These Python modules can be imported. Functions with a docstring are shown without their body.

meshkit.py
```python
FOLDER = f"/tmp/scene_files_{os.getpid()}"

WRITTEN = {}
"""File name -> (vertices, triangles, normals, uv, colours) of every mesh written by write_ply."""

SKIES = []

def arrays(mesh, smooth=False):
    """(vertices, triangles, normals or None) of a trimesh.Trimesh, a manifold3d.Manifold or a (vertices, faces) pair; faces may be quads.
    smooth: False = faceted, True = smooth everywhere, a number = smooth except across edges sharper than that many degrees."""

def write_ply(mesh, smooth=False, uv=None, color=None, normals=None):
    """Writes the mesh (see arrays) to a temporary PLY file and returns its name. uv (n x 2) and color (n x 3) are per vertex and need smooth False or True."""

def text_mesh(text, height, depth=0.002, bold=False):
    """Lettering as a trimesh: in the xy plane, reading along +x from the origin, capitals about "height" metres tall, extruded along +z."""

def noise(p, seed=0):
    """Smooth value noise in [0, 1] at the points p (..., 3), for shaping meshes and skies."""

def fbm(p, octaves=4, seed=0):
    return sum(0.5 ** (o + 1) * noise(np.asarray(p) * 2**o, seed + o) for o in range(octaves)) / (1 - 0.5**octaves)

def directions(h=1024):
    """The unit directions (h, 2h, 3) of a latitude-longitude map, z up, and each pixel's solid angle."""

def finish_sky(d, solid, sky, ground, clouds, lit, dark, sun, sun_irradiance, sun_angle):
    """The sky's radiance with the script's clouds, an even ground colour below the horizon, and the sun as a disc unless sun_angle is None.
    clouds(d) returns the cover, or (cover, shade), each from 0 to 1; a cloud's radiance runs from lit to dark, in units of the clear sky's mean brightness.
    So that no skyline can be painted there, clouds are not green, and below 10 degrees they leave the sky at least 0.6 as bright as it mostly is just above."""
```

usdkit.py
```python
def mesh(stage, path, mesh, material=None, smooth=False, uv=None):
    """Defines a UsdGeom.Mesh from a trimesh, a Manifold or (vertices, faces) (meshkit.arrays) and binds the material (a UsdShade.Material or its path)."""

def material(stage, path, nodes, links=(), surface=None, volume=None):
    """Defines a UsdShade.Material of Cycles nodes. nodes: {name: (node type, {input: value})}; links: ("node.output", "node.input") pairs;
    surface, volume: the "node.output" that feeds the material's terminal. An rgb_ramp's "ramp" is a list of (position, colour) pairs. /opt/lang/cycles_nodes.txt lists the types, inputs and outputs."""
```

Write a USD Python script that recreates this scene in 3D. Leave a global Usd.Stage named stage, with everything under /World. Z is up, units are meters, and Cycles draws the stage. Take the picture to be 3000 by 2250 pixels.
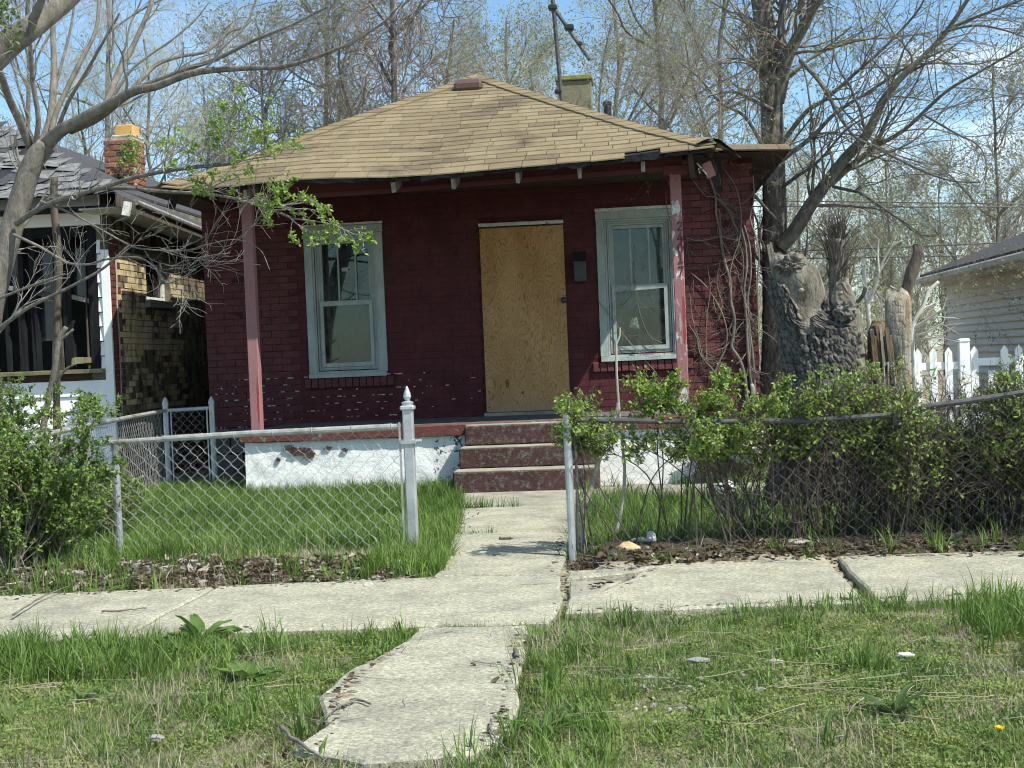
import math, random
import numpy as np
import trimesh, usdkit, meshkit
from pxr import Usd, UsdGeom, UsdLux, UsdShade, Sdf, Gf, Vt

stage = Usd.Stage.CreateInMemory()
UsdGeom.SetStageUpAxis(stage, 'Z')
UsdGeom.SetStageMetersPerUnit(stage, 1.0)
UsdGeom.Xform.Define(stage, '/World')
UsdGeom.Scope.Define(stage, '/World/Looks')

# ---------------------------------------------------------------- camera, sky, sun, exposure
F = 3884.0                                     # focal length in pixels of the 3000 pixel wide photograph
ROLL, YAW, EYE = math.radians(2.35), math.radians(5.1), 1.25
PITCH = math.atan(80 / F)
EXPOSURE = 0.82
SUN_DIR = np.array([.52, -.30, .80]); SUN_DIR /= np.linalg.norm(SUN_DIR)
SUN_I, SKY_S = 1.1, 0.095

fw = np.array([-math.sin(YAW) * math.cos(PITCH), math.cos(YAW) * math.cos(PITCH), -math.sin(PITCH)])
r0 = np.array([math.cos(YAW), math.sin(YAW), 0.0])
u0 = np.cross(r0, fw)
rt = math.cos(ROLL) * r0 - math.sin(ROLL) * u0
up = math.cos(ROLL) * u0 + math.sin(ROLL) * r0
EYEP = np.array([0, 0, EYE])
cam = UsdGeom.Camera.Define(stage, '/World/camera')
m4 = Gf.Matrix4d(*rt, 0, *up, 0, *(-fw), 0, *EYEP, 1)
cam.AddTransformOp().Set(m4)
cam.CreateHorizontalApertureAttr(36.0)
cam.CreateVerticalApertureAttr(27.0)
cam.CreateFocalLengthAttr(36.0 * F / 3000)
cam.CreateClippingRangeAttr(Gf.Vec2f(0.1, 2000))
cam.CreateExposureAttr(EXPOSURE)

SUN_EL, SUN_ROT = math.asin(SUN_DIR[2]), math.atan2(SUN_DIR[0], SUN_DIR[1])
sky_mat = usdkit.material(stage, '/World/Looks/sky', {
    'sky': ('sky_texture', {'sky_type': 'single_scattering', 'sun_disc': False, 'sun_elevation': SUN_EL, 'sun_rotation': SUN_ROT,
                            'air_density': 1.0, 'aerosol_density': 0.6, 'ozone_density': 1.6}),
    'tc': ('texture_coordinate', {}),
    'mp': ('mapping', {'scale': (1.6, 1.6, 5.5), 'rotation': (0.0, 0.22, 0.3), 'location': (0.35, 0.1, 0.2)}),
    'n1': ('noise_texture', {'scale': 2.1, 'detail': 9.0, 'roughness': 0.56, 'distortion': 0.5}),
    'rp': ('rgb_ramp', {'ramp': [(0.0, (0, 0, 0)), (0.47, (0, 0, 0)), (0.57, (.55, .55, .55)), (0.68, (1, 1, 1)), (1.0, (1, 1, 1))]}),
    'sx': ('separate_xyz', {}),
    'gx': ('map_range', {'range_type': 'smoothstep', 'from_min': -0.05, 'from_max': 0.3, 'to_min': 0.12, 'to_max': 1.0, 'clamp': True}),
    'mul': ('math', {'math_type': 'multiply'}),
    'tint': ('mix_color', {'blend_type': 'multiply', 'fac': 1.0, 'b': (.94, 1.13, 1.17), 'use_clamp': False}),
    'mx': ('mix_color', {'b': (9.5, 9.9, 10.4), 'use_clamp': False}),
    'bg': ('background_shader', {'strength': SKY_S})},
    [('tc.generated', 'mp.vector'), ('mp.vector', 'n1.vector'), ('n1.fac', 'rp.fac'), ('tc.generated', 'sx.vector'), ('sx.x', 'gx.value'),
     ('rp.color', 'mul.value1'), ('gx.result', 'mul.value2'), ('mul.value', 'mx.fac'), ('sky.color', 'tint.a'), ('tint.result', 'mx.a'), ('mx.result', 'bg.color')],
    surface='bg.background')
dome = UsdLux.DomeLight.Define(stage, '/World/sky')
dome.CreateIntensityAttr(1.0)
UsdShade.MaterialBindingAPI.Apply(dome.GetPrim()).Bind(sky_mat)
dome.GetPrim().SetCustomDataByKey('kind', 'structure')
sun = UsdLux.DistantLight.Define(stage, '/World/sun')
sun.CreateIntensityAttr(SUN_I); sun.CreateAngleAttr(0.5); sun.CreateColorAttr(Gf.Vec3f(1.0, 0.965, 0.885))
sun.CreateNormalizeAttr(True)
zz = SUN_DIR; xx = np.cross([0, 0, 1.0], zz); xx /= np.linalg.norm(xx); yy = np.cross(zz, xx)
sun.AddTransformOp().Set(Gf.Matrix4d(*xx, 0, *yy, 0, *zz, 0, 0, 0, 0, 1))

# ---------------------------------------------------------------- helpers: where a point of the photograph lies in the place
def ray(px, py):
    return fw * F + rt * (px - 1500) - up * (py - 1125)
def at(px, py, X=None, Y=None, Z=None):
    d = ray(px, py)
    if Y is not None: t = (Y - EYEP[1]) / d[1]
    elif X is not None: t = (X - EYEP[0]) / d[0]
    else: t = (Z - EYEP[2]) / d[2]
    return EYEP + t * d

# ---------------------------------------------------------------- helpers: scene tree
NAMES, ORIGIN = {}, {}
def numbered(parent, name):
    k = NAMES.get((parent, name), 0); NAMES[(parent, name)] = k + 1
    return name if k == 0 else '%s_%03d' % (name, k)
def meta(p, label=None, cat=None, group=None, kind=None):
    for k, v in (('label', label), ('category', cat), ('group', group), ('kind', kind)):
        if v: p.SetCustomDataByKey(k, v)
def thing(name, label, cat, loc, group=None, kind=None):
    path = '/World/' + numbered('/World', name)
    x = UsdGeom.Xform.Define(stage, path)
    loc = np.array(loc, float); x.AddTranslateOp().Set(Gf.Vec3d(*loc))
    meta(x.GetPrim(), label, cat, group, kind); ORIGIN[path] = loc
    return path
def org(path):
    while path and path not in ORIGIN: path = path.rsplit('/', 1)[0]
    return ORIGIN.get(path, np.zeros(3))
def part(parent, name, mb, mat, smooth=False, label=None, kind=None, attr=None):
    parent = parent or '/World'
    path = parent + '/' + numbered(parent, name)
    v, f = mb.arrays() if isinstance(mb, MB) else (np.asarray(mb.vertices), np.asarray(mb.faces))
    u, f = np.unique(f, return_inverse=True); f = f.reshape(-1, 3); v = v[u]
    m = usdkit.mesh(stage, path, (v - org(parent), f), MATS[mat] if isinstance(mat, str) else mat, smooth)
    if attr is not None: UsdGeom.PrimvarsAPI(m).CreatePrimvar('crack', Sdf.ValueTypeNames.FloatArray, 'vertex').Set(Vt.FloatArray.FromNumpy(np.asarray(attr, np.float32)[u]))
    meta(m.GetPrim(), label, None, None, kind)
    return path
def single(name, mb, mat, label, cat, group=None, kind=None, smooth=False):
    path = part(None, name, mb, mat, smooth)
    meta(stage.GetPrimAtPath(path), label, cat, group, kind)
    return path
def curves(parent, name, P, W, mat, kind=None, label=None):
    """P: list of (n,3) arrays or one (m,s,3) array; W: matching widths."""
    parent = parent or '/World'
    path = parent + '/' + numbered(parent, name)
    c = UsdGeom.BasisCurves.Define(stage, path)
    if isinstance(P, np.ndarray) and P.ndim == 3:
        counts = np.full(len(P), P.shape[1], np.int32); pts = P.reshape(-1, 3); w = np.asarray(W).reshape(-1)
    else:
        counts = np.array([len(p) for p in P], np.int32); pts = np.vstack(P)
        w = np.concatenate([np.broadcast_to(x, (len(p),)) for p, x in zip(P, W)])
    pts = pts - org(parent)
    c.CreateTypeAttr('linear'); c.CreateCurveVertexCountsAttr(Vt.IntArray.FromNumpy(counts))
    c.CreatePointsAttr(Vt.Vec3fArray.FromNumpy(pts.astype(np.float32)))
    c.CreateWidthsAttr(Vt.FloatArray.FromNumpy(w.astype(np.float32))); c.SetWidthsInterpolation('vertex')
    UsdShade.MaterialBindingAPI.Apply(c.GetPrim()).Bind(MATS[mat])
    meta(c.GetPrim(), label, None, None, kind)
    return path
def scatter(name, label, cat, protos, pos, idx, yaw, scale, group=None, tilt=None):
    """uncountable small things as ONE PointInstancer"""
    path = '/World/' + numbered('/World', name)
    pi = UsdGeom.PointInstancer.Define(stage, path)
    meta(pi.GetPrim(), label, cat, group, 'stuff')
    for k, (mb, mat) in enumerate(protos):
        pp = path + '/clump_%03d' % k
        v, f = mb.arrays()
        usdkit.mesh(stage, pp, (v, f), MATS[mat])
        pi.CreatePrototypesRel().AddTarget(pp)
    pi.CreateProtoIndicesAttr(Vt.IntArray.FromNumpy(np.asarray(idx, np.int32)))
    pi.CreatePositionsAttr(Vt.Vec3fArray.FromNumpy(np.asarray(pos, np.float32)))
    s = np.asarray(scale, np.float32)
    if s.ndim == 1: s = np.repeat(s[:, None], 3, 1)
    pi.CreateScalesAttr(Vt.Vec3fArray.FromNumpy(s))
    if tilt is None: q = [Gf.Quath(math.cos(a / 2), 0, 0, math.sin(a / 2)) for a in yaw]
    else:
        Q = []
        for a, (ta, tb) in zip(yaw, tilt):
            r_ = Gf.Rotation(Gf.Vec3d(math.cos(ta), math.sin(ta), 0), math.degrees(tb)); z_ = Gf.Rotation(Gf.Vec3d(0, 0, 1), math.degrees(a)); w_ = (z_ * r_).GetQuat(); i_ = w_.GetImaginary(); Q.append(Gf.Quath(float(w_.GetReal()), float(i_[0]), float(i_[1]), float(i_[2])))
        q = Q
    pi.CreateOrientationsAttr(Vt.QuathArray(q))
    return path

class MB:
    def __init__(s): s.v, s.f, s.n = [], [], 0
    def add(s, v, f):
        v = np.asarray(v, float).reshape(-1, 3); f = np.asarray(f, int)
        if f.shape[1] == 4: f = np.vstack([f[:, [0, 1, 2]], f[:, [0, 2, 3]]])
        s.v.append(v); s.f.append(f + s.n); s.n += len(v); return s
    def arrays(s): return np.vstack(s.v), np.vstack(s.f)
    BF = np.array([[0, 3, 2, 1], [4, 5, 6, 7], [0, 1, 5, 4], [1, 2, 6, 5], [2, 3, 7, 6], [3, 0, 4, 7]])
    def hexa(s, c8): return s.add(c8, MB.BF)       # 4 bottom corners counter-clockwise, then 4 top
    def box(s, x0, x1, y0, y1, z0, z1, jit=0, rng=None):
        c = np.array([[x0, y0, z0], [x1, y0, z0], [x1, y1, z0], [x0, y1, z0], [x0, y0, z1], [x1, y0, z1], [x1, y1, z1], [x0, y1, z1]], float)
        if jit: c += rng.uniform(-jit, jit, c.shape)
        return s.hexa(c)
    def cbox(s, x0, x1, y0, y1, z0, z1, b=.006, jit=0, rng=None):
        """box with chamfered edges"""
        p = []
        for x, sx in ((x0, 1), (x1, -1)):
            for y, sy in ((y0, 1), (y1, -1)):
                for z, sz in ((z0, 1), (z1, -1)):
                    p += [[x, y + sy * b, z + sz * b], [x + sx * b, y, z + sz * b], [x + sx * b, y + sy * b, z]]
        p = np.array(p)
        if jit: p += np.repeat(rng.uniform(-jit, jit, (8, 3)), 3, 0)
        h = trimesh.convex.convex_hull(p)
        return s.add(h.vertices, h.faces)
    def bar(s, p, q, w, h, side=(0, 0, 1), jit=0, rng=None):
        """a bar from p to q, w wide across, h along SIDE"""
        p, q = np.asarray(p, float), np.asarray(q, float); d = q - p; d = d / np.linalg.norm(d)
        k = np.asarray(side, float); k = k - d * (k @ d); k /= np.linalg.norm(k); a = np.cross(d, k)
        c = []
        for e in (p, q):
            for sa, sk in ((-1, -1), (1, -1), (1, 1), (-1, 1)):
                c.append(e + a * sa * w / 2 + k * sk * h / 2)
        c = np.array(c)
        if jit: c += rng.uniform(-jit, jit, c.shape)
        return s.hexa(c)
    def tube(s, pts, r, n=8, cap=True):
        p = np.asarray(pts, float); r = np.broadcast_to(r, (len(p),))
        t = np.gradient(p, axis=0); t /= np.linalg.norm(t, axis=1, keepdims=True) + 1e-12
        a = np.cross(t[0], [0, 0, 1.0] if abs(t[0][2]) < .9 else [1.0, 0, 0]); a /= np.linalg.norm(a)
        A = []
        for i in range(len(p)):
            a = a - t[i] * (a @ t[i]); a = a / np.linalg.norm(a); A.append(a)
        A = np.array(A); B = np.cross(t, A); an = np.arange(n) * 2 * np.pi / n
        v = p[:, None] + r[:, None, None] * (np.cos(an)[None, :, None] * A[:, None] + np.sin(an)[None, :, None] * B[:, None])
        i, j = np.meshgrid(np.arange(len(p) - 1), np.arange(n), indexing='ij')
        q = np.stack([i * n + j, i * n + (j + 1) % n, (i + 1) * n + (j + 1) % n, (i + 1) * n + j], -1).reshape(-1, 4)
        f = np.vstack([q[:, [0, 1, 2]], q[:, [0, 2, 3]]]); v = v.reshape(-1, 3)
        if cap:
            v = np.vstack([v, p[0], p[-1]]); c0 = len(v) - 2; j = np.arange(n); b = (len(p) - 1) * n
            f = np.vstack([f, np.stack([np.full(n, c0), (j + 1) % n, j], 1), np.stack([np.full(n, c0 + 1), b + j, b + (j + 1) % n], 1)])
        return s.add(v, f)
    def lathe(s, c, prof, n=16):
        """prof: (radius, z) pairs about the vertical through c"""
        return s.tube([[c[0], c[1], c[2] + z + 1e-6 * k] for k, (r, z) in enumerate(prof)], [r for r, z in prof], n) if False else s._lathe(c, prof, n)
    def _lathe(s, c, prof, n):
        an = np.arange(n) * 2 * np.pi / n
        v = np.array([[c[0] + r * math.cos(a), c[1] + r * math.sin(a), c[2] + z] for r, z in prof for a in an])
        i, j = np.meshgrid(np.arange(len(prof) - 1), np.arange(n), indexing='ij')
        q = np.stack([i * n + j, i * n + (j + 1) % n, (i + 1) * n + (j + 1) % n, (i + 1) * n + j], -1).reshape(-1, 4)
        s.add(v, q)
        for k, fl in ((0, True), (len(prof) - 1, False)):
            ring = v[k * n:(k + 1) * n]; j = np.arange(1, n - 1)
            s.add(ring, np.stack([np.zeros(n - 2, int), j + fl, j + (not fl)], 1))
        return s
    def prism(s, poly, thick):
        """poly: (n,3) planar polygon; thick: vector"""
        import mapbox_earcut as ec
        p = np.asarray(poly, float); th = np.asarray(thick, float); n = len(p)
        nrm = np.zeros(3)
        for i in range(n): nrm += np.cross(p[i], p[(i + 1) % n])
        nrm /= np.linalg.norm(nrm)
        e1 = p[1] - p[0]; e1 /= np.linalg.norm(e1); e2 = np.cross(nrm, e1)
        uv = np.stack([(p - p[0]) @ e1, (p - p[0]) @ e2], 1)
        t = ec.triangulate_float64(uv, np.array([n], np.uint32)).reshape(-1, 3).astype(int)
        flip = (nrm @ th) > 0
        v = np.vstack([p, p + th]); fs = [t[:, ::-1] if flip else t, (t if flip else t[:, ::-1]) + n]
        for i in range(n):
            j = (i + 1) % n
            q = [[i, j, j + n], [i, j + n, i + n]] if flip else [[j, i, i + n], [j, i + n, j + n]]
            fs.append(np.array(q))
        return s.add(v, np.vstack(fs))
    def quads(s, Q):
        Q = np.asarray(Q, float); n = len(Q)
        return s.add(Q.reshape(-1, 3), np.arange(4 * n).reshape(n, 4))
    def grid(s, fn, u, v):
        U, V = np.meshgrid(u, v, indexing='ij'); P = fn(U, V); a, b = U.shape
        i, j = np.meshgrid(np.arange(a - 1), np.arange(b - 1), indexing='ij')
        return s.add(P.reshape(-1, 3), np.stack([i * b + j, (i + 1) * b + j, (i + 1) * b + j + 1, i * b + j + 1], -1).reshape(-1, 4))

# ---------------------------------------------------------------- materials
MATS = {}
def mat(name, c1, c2=None, scale=6., detail=6., rough=.85, spec=.25, fine=0., fscale=60., bump=0., bscale=40., metal=0., stretch=(1, 1, 1),
        c3=None, s3=1.2, t3=(.55, .68), island=0., trans=0., dist=0., ramp=(.35, .65), wear=None):
    """noise-mottled principled: c1..c2 by a noise, c3 in patches, brightness grain FINE, bump; ISLAND: brightness spread per loose piece."""
    c2 = c2 or c1
    n = {'g': ('geometry', {}), 'tc': ('texture_coordinate', {}), 'mp': ('mapping', {'scale': stretch}),
         'n1': ('noise_texture', {'scale': scale, 'detail': detail, 'roughness': .6, 'distortion': dist}),
         'r1': ('rgb_ramp', {'ramp': [(0, c1), (ramp[0], c1), (ramp[1], c2), (1, c2)]}),
         'p': ('principled_bsdf', {'roughness': rough, 'specular_ior_level': spec, 'metallic': metal})}
    L = [('g.position', 'mp.vector'), ('mp.vector', 'n1.vector'), ('n1.fac', 'r1.fac')]
    col = 'r1.color'
    if c3:
        n['n3'] = ('noise_texture', {'scale': s3, 'detail': 8., 'roughness': .65, 'distortion': .3})
        n['r3'] = ('rgb_ramp', {'ramp': [(0, (0, 0, 0)), (t3[0], (0, 0, 0)), (t3[1], (1, 1, 1)), (1, (1, 1, 1))]})
        n['m3'] = ('mix_color', {'b': c3}); L += [('mp.vector', 'n3.vector'), ('n3.fac', 'r3.fac'), ('r3.color', 'm3.fac'), (col, 'm3.a')]; col = 'm3.result'
    if fine:
        n['nf'] = ('noise_texture', {'scale': fscale, 'detail': 4., 'roughness': .7})
        n['rf'] = ('map_range', {'from_min': .25, 'from_max': .75, 'to_min': 1 - fine, 'to_max': 1 + fine})
        n['mf'] = ('mix_color', {'blend_type': 'multiply', 'fac': 1.0, 'use_clamp': False})
        n['cc'] = ('combine_xyz', {})
        L += [('mp.vector', 'nf.vector'), ('nf.fac', 'rf.value'), ('rf.result', 'cc.x'), ('rf.result', 'cc.y'), ('rf.result', 'cc.z'), (col, 'mf.a'), ('cc.vector', 'mf.b')]; col = 'mf.result'
    if island:
        src = 'g.random_per_island'
        n['ri'] = ('map_range', {'from_min': 0., 'from_max': 1., 'to_min': 1 - island, 'to_max': 1 + island})
        n['mi'] = ('mix_color', {'blend_type': 'multiply', 'fac': 1.0, 'use_clamp': False}); n['ci'] = ('combine_xyz', {})
        L += [(src, 'ri.value'), ('ri.result', 'ci.x'), ('ri.result', 'ci.y'), ('ri.result', 'ci.z'), (col, 'mi.a'), ('ci.vector', 'mi.b')]; col = 'mi.result'
    L.append((col, 'p.base_color'))
    if bump:
        n['nb'] = ('noise_texture', {'scale': bscale, 'detail': 5., 'roughness': .65}); n['b'] = ('bump', {'strength': bump, 'distance': .02})
        L += [('mp.vector', 'nb.vector'), ('nb.fac', 'b.height'), ('b.normal', 'p.normal')]
    surf = 'p.BSDF'
    if trans:
        n['t'] = ('translucent_bsdf', {}); n['mx'] = ('mix_closure', {'fac': trans})
        L += [(col, 't.color'), ('p.BSDF', 'mx.closure1'), ('t.BSDF', 'mx.closure2')]; surf = 'mx.closure'
    MATS[name] = usdkit.material(stage, '/World/Looks/' + name, n, L, surface=surf)
    return MATS[name]
# palette
mat('soil', (.135, .112, .080), (.23, .20, .145), 9, rough=.95, fine=.35, fscale=90, bump=.5, bscale=70, c3=(.32, .285, .21), s3=2.6, t3=(.46, .62))
mat('concrete', (0.2948, 0.2814, 0.204), (0.3696, 0.354, 0.26), 4, rough=.9, fine=.42, fscale=95, bump=.5, bscale=110, c3=(0.1936, 0.1903, 0.144), s3=2.3, t3=(.47, .68))
MATS['concrete'] = usdkit.material(stage, '/World/Looks/concrete_aggregate', {
    'g': ('geometry', {}), 'n1': ('noise_texture', {'scale': 3.1, 'detail': 8., 'roughness': .65}), 'r1': ('rgb_ramp', {'ramp': [(0, (.20, .20, .155)), (.36, (.255, .25, .192)), (.52, (.345, .335, .252)), (.7, (.40, .385, .285)), (1, (.42, .40, .30))]}),
    'v': ('voronoi_texture', {'scale': 105., 'randomness': 1.0}), 'sv': ('separate_color', {}), 'rv': ('map_range', {'from_min': 0., 'from_max': 1., 'to_min': .70, 'to_max': 1.25}),
    'n2': ('noise_texture', {'scale': 38., 'detail': 5., 'roughness': .75}), 'r2': ('map_range', {'from_min': .3, 'from_max': .7, 'to_min': .62, 'to_max': 1.32}), 'm0': ('math', {'math_type': 'multiply'}), 'cc': ('combine_xyz', {}),
    'x': ('mix_color', {'blend_type': 'multiply', 'fac': 1.0, 'use_clamp': False}), 'n3': ('noise_texture', {'scale': 1.5, 'detail': 9., 'roughness': .72, 'distortion': .6}),
    'r3': ('rgb_ramp', {'ramp': [(0, (1, 1, 1)), (.30, (1, 1, 1)), (.40, (.25, .25, .25)), (.5, (0, 0, 0)), (1, (0, 0, 0))]}), 'x3': ('mix_color', {'b': (.13, .125, .10)}), 'f3': ('math', {'math_type': 'multiply', 'value2': .75}),
    'b': ('bump', {'strength': .55, 'distance': .012}), 'p': ('principled_bsdf', {'roughness': .92, 'specular_ior_level': .2})},
    [('g.position', 'n1.vector'), ('n1.fac', 'r1.fac'), ('g.position', 'v.vector'), ('v.color', 'sv.color'), ('sv.r', 'rv.value'), ('g.position', 'n2.vector'), ('n2.fac', 'r2.value'), ('rv.result', 'm0.value1'), ('r2.result', 'm0.value2'),
     ('m0.value', 'cc.x'), ('m0.value', 'cc.y'), ('m0.value', 'cc.z'), ('r1.color', 'x.a'), ('cc.vector', 'x.b'), ('g.position', 'n3.vector'), ('n3.fac', 'r3.fac'), ('r3.color', 'f3.value1'), ('f3.value', 'x3.fac'), ('x.result', 'x3.a'),
     ('m0.value', 'b.height'), ('b.normal', 'p.normal'), ('x3.result', 'p.base_color')], surface='p.BSDF')
mat('concrete_grey', (0.225, 0.216, 0.168), (0.324, 0.3105, 0.2436), 6, rough=.9, fine=.25, fscale=80, bump=.35, bscale=110, c3=(0.18, 0.171, 0.1386), s3=2.6, t3=(.5, .68))
mat('maroon', (.080, .029, .030), (.108, .039, .040), 7, rough=.72, spec=.15, fine=.10, fscale=35, bump=.25, bscale=45)
mat('maroon_shaded', (.066, .0205, .023), (.088, .0275, .030), 5, rough=.75, spec=.12, fine=.14, fscale=35, bump=.3, bscale=45, c3=(.050, .016, .018), s3=1.7, t3=(.52, .75))  # shaded copy of maroon: the porch shade is painted into the brick colour
mat('maroon_red', (0.1485, 0.051, 0.04675), (0.1035, 0.0374, 0.0374), 9, rough=.72, spec=.15, fine=.16, fscale=40, bump=.35, bscale=45)
mat('maroon_worn', (0.0663, 0.02442, 0.02736), (0.08424, 0.03034, 0.03268), 7, rough=.72, spec=.15, fine=.10, fscale=35, bump=.25, bscale=45, c3=(0.3276, 0.296, 0.2812), s3=11, t3=(.655, .67))
mat('maroon_mortar', (.048, .0145, .0165), (.066, .019, .022), 5, rough=.8, spec=.12, fine=.12, bump=.3)
mat('maroon_wood', (0.1, 0.03, 0.0345), (0.124, 0.039, 0.042), 6, rough=.6, fine=.1, stretch=(.3, 1, 1))
mat('post_pink', (.255, .125, .125), (.300, .150, .148), 5, rough=.6, fine=.1, stretch=(1, 1, .3), bump=.1, c3=(.20, .07, .07), s3=3.5, t3=(.68, .72))
mat('post_peel', (.26, .12, .12), (.30, .145, .14), 5, rough=.6, fine=.12, stretch=(1, 1, .5), bump=.25, c3=(.55, .53, .50), s3=9, t3=(.56, .60))
mat('post_red', (.33, .045, .045), (.22, .05, .05), 14, rough=.7, bump=.3)
mat('window_paint', (.36, .41, .385), (.27, .31, .29), 9, rough=.7, fine=.14, fscale=50, stretch=(1, 1, .35), bump=.25, c3=(.20, .21, .19), s3=14, t3=(.62, .68))
mat('white_chipped', (.62, .63, .58), (.42, .43, .38), 14, rough=.75, fine=.2, bump=.3, c3=(.12, .08, .07), s3=22, t3=(.6, .65))
mat('foundation_white', (0.7072, 0.728, 0.6968), (0.7904, 0.8008, 0.7696), 5, rough=.85, fine=.06, fscale=40, bump=.45, bscale=26, c3=(0.312, 0.312, 0.2808), s3=13, t3=(.665, .70))
mat('foundation_stain', (.66, .68, .65), (.74, .75, .72), 5, rough=.85, fine=.08, fscale=40, bump=.4, bscale=30, c3=(.07, .07, .065), s3=17, t3=(.555, .60))
mat('step_red', (.054, .030, .028), (.078, .043, .039), 7, rough=.9, spec=.12, fine=.3, bump=.5, bscale=50, c3=(.135, .125, .10), s3=19, t3=(.50, .66))
mat('slab_red', (0.1488, 0.0525, 0.04125), (0.0992, 0.04125, 0.0375), 10, rough=.8, fine=.2, bump=.4, c3=(0.1736, 0.195, 0.165), s3=7, t3=(.58, .63))
mat('stone_dark', (.07, .068, .066), (.13, .125, .12), 8, rough=.95, fine=.25, bump=.6, bscale=22)
SH = []
for i, (a, b) in enumerate([((0.195, 0.156, 0.092), (0.228, 0.184, 0.11)), ((0.18, 0.143, 0.084), (0.212, 0.169, 0.1)), ((0.158, 0.123, 0.074), (0.188, 0.149, 0.09)), ((0.206, 0.167, 0.1), (0.24, 0.196, 0.12)), ((0.128, 0.099, 0.062), (0.16, 0.126, 0.078))]):
    mat('shingle_%s' % 'tan ochre brown sand umber'.split()[i], a, b, 5, rough=.95, fine=.42, fscale=120, bump=.5, bscale=160, c3=(.105, .082, .055), s3=1.3, t3=(.54, .70))
    SH.append('shingle_%s' % 'tan ochre brown sand umber'.split()[i])
mat('asphalt', (.045, .045, .046), (.065, .064, .062), 6, rough=.9, fine=.3, bump=.3)
mat('tar', (.012, .012, .012), (.03, .03, .032), 12, rough=.8, bump=.4)
mat('old_wood_grey', (.27, .255, .225), (.13, .12, .10), 22, rough=.9, stretch=(1, 1, .2), bump=.3, fine=.2)
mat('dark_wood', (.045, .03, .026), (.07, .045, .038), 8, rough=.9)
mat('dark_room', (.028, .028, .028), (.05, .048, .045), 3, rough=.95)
mat('black_metal', (.012, .014, .015), (.022, .025, .026), 12, rough=.45, spec=.5)
mat('vent_brown', (.065, .035, .028), (.095, .052, .04), 9, rough=.5, spec=.5, fine=.1)
mat('galvanized', (.36, .38, .385), (.50, .52, .53), 7, rough=.42, spec=.5, metal=.55, fine=.12, fscale=50, bump=.05)
mat('galvanized_old', (.26, .25, .215), (.42, .42, .40), 12, rough=.55, spec=.4, metal=.35, fine=.2, fscale=60, c3=(.20, .145, .09), s3=5, t3=(.56, .66))
mat('galvanized_dark', (.045, .045, .043), (.10, .10, .097), 12, rough=.65, spec=.3, metal=.2, fine=.2)
mat('wire_silver', (.30, .31, .30), (.46, .46, .45), 9, rough=.45, metal=.5, spec=.5, c3=(.22, .17, .12), s3=4, t3=(.55, .7))
mat('wire_dark', (.09, .085, .08), (.17, .165, .155), 9, rough=.6, metal=.3)
mat('white_paint', (.80, .81, .80), (.86, .86, .85), 4, rough=.45, spec=.4, fine=.03)
mat('white_siding', (.74, .76, .75), (.80, .81, .80), 4, rough=.6, fine=.05, c3=(.42, .42, .38), s3=2.5, t3=(.66, .8))
mat('vinyl', (0.7328, 0.7328, 0.6432), (0.7806, 0.7806, 0.6839), 3, rough=.55, spec=.35, fine=.02)
mat('vinyl_trim', (.52, .52, .44), (.56, .56, .48), 3, rough=.5, spec=.35)
mat('dark_glass', (.012, .016, .018), (.03, .036, .038), 3, rough=.12, spec=.5)
mat('mossy_concrete', (.155, .15, .095), (.22, .205, .14), 7, rough=.95, fine=.3, bump=.5, c3=(.10, .11, .045), s3=5, t3=(.5, .62))
mat('roof_black', (.035, .036, .04), (.07, .07, .075), 25, rough=.95, fine=.3)
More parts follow.
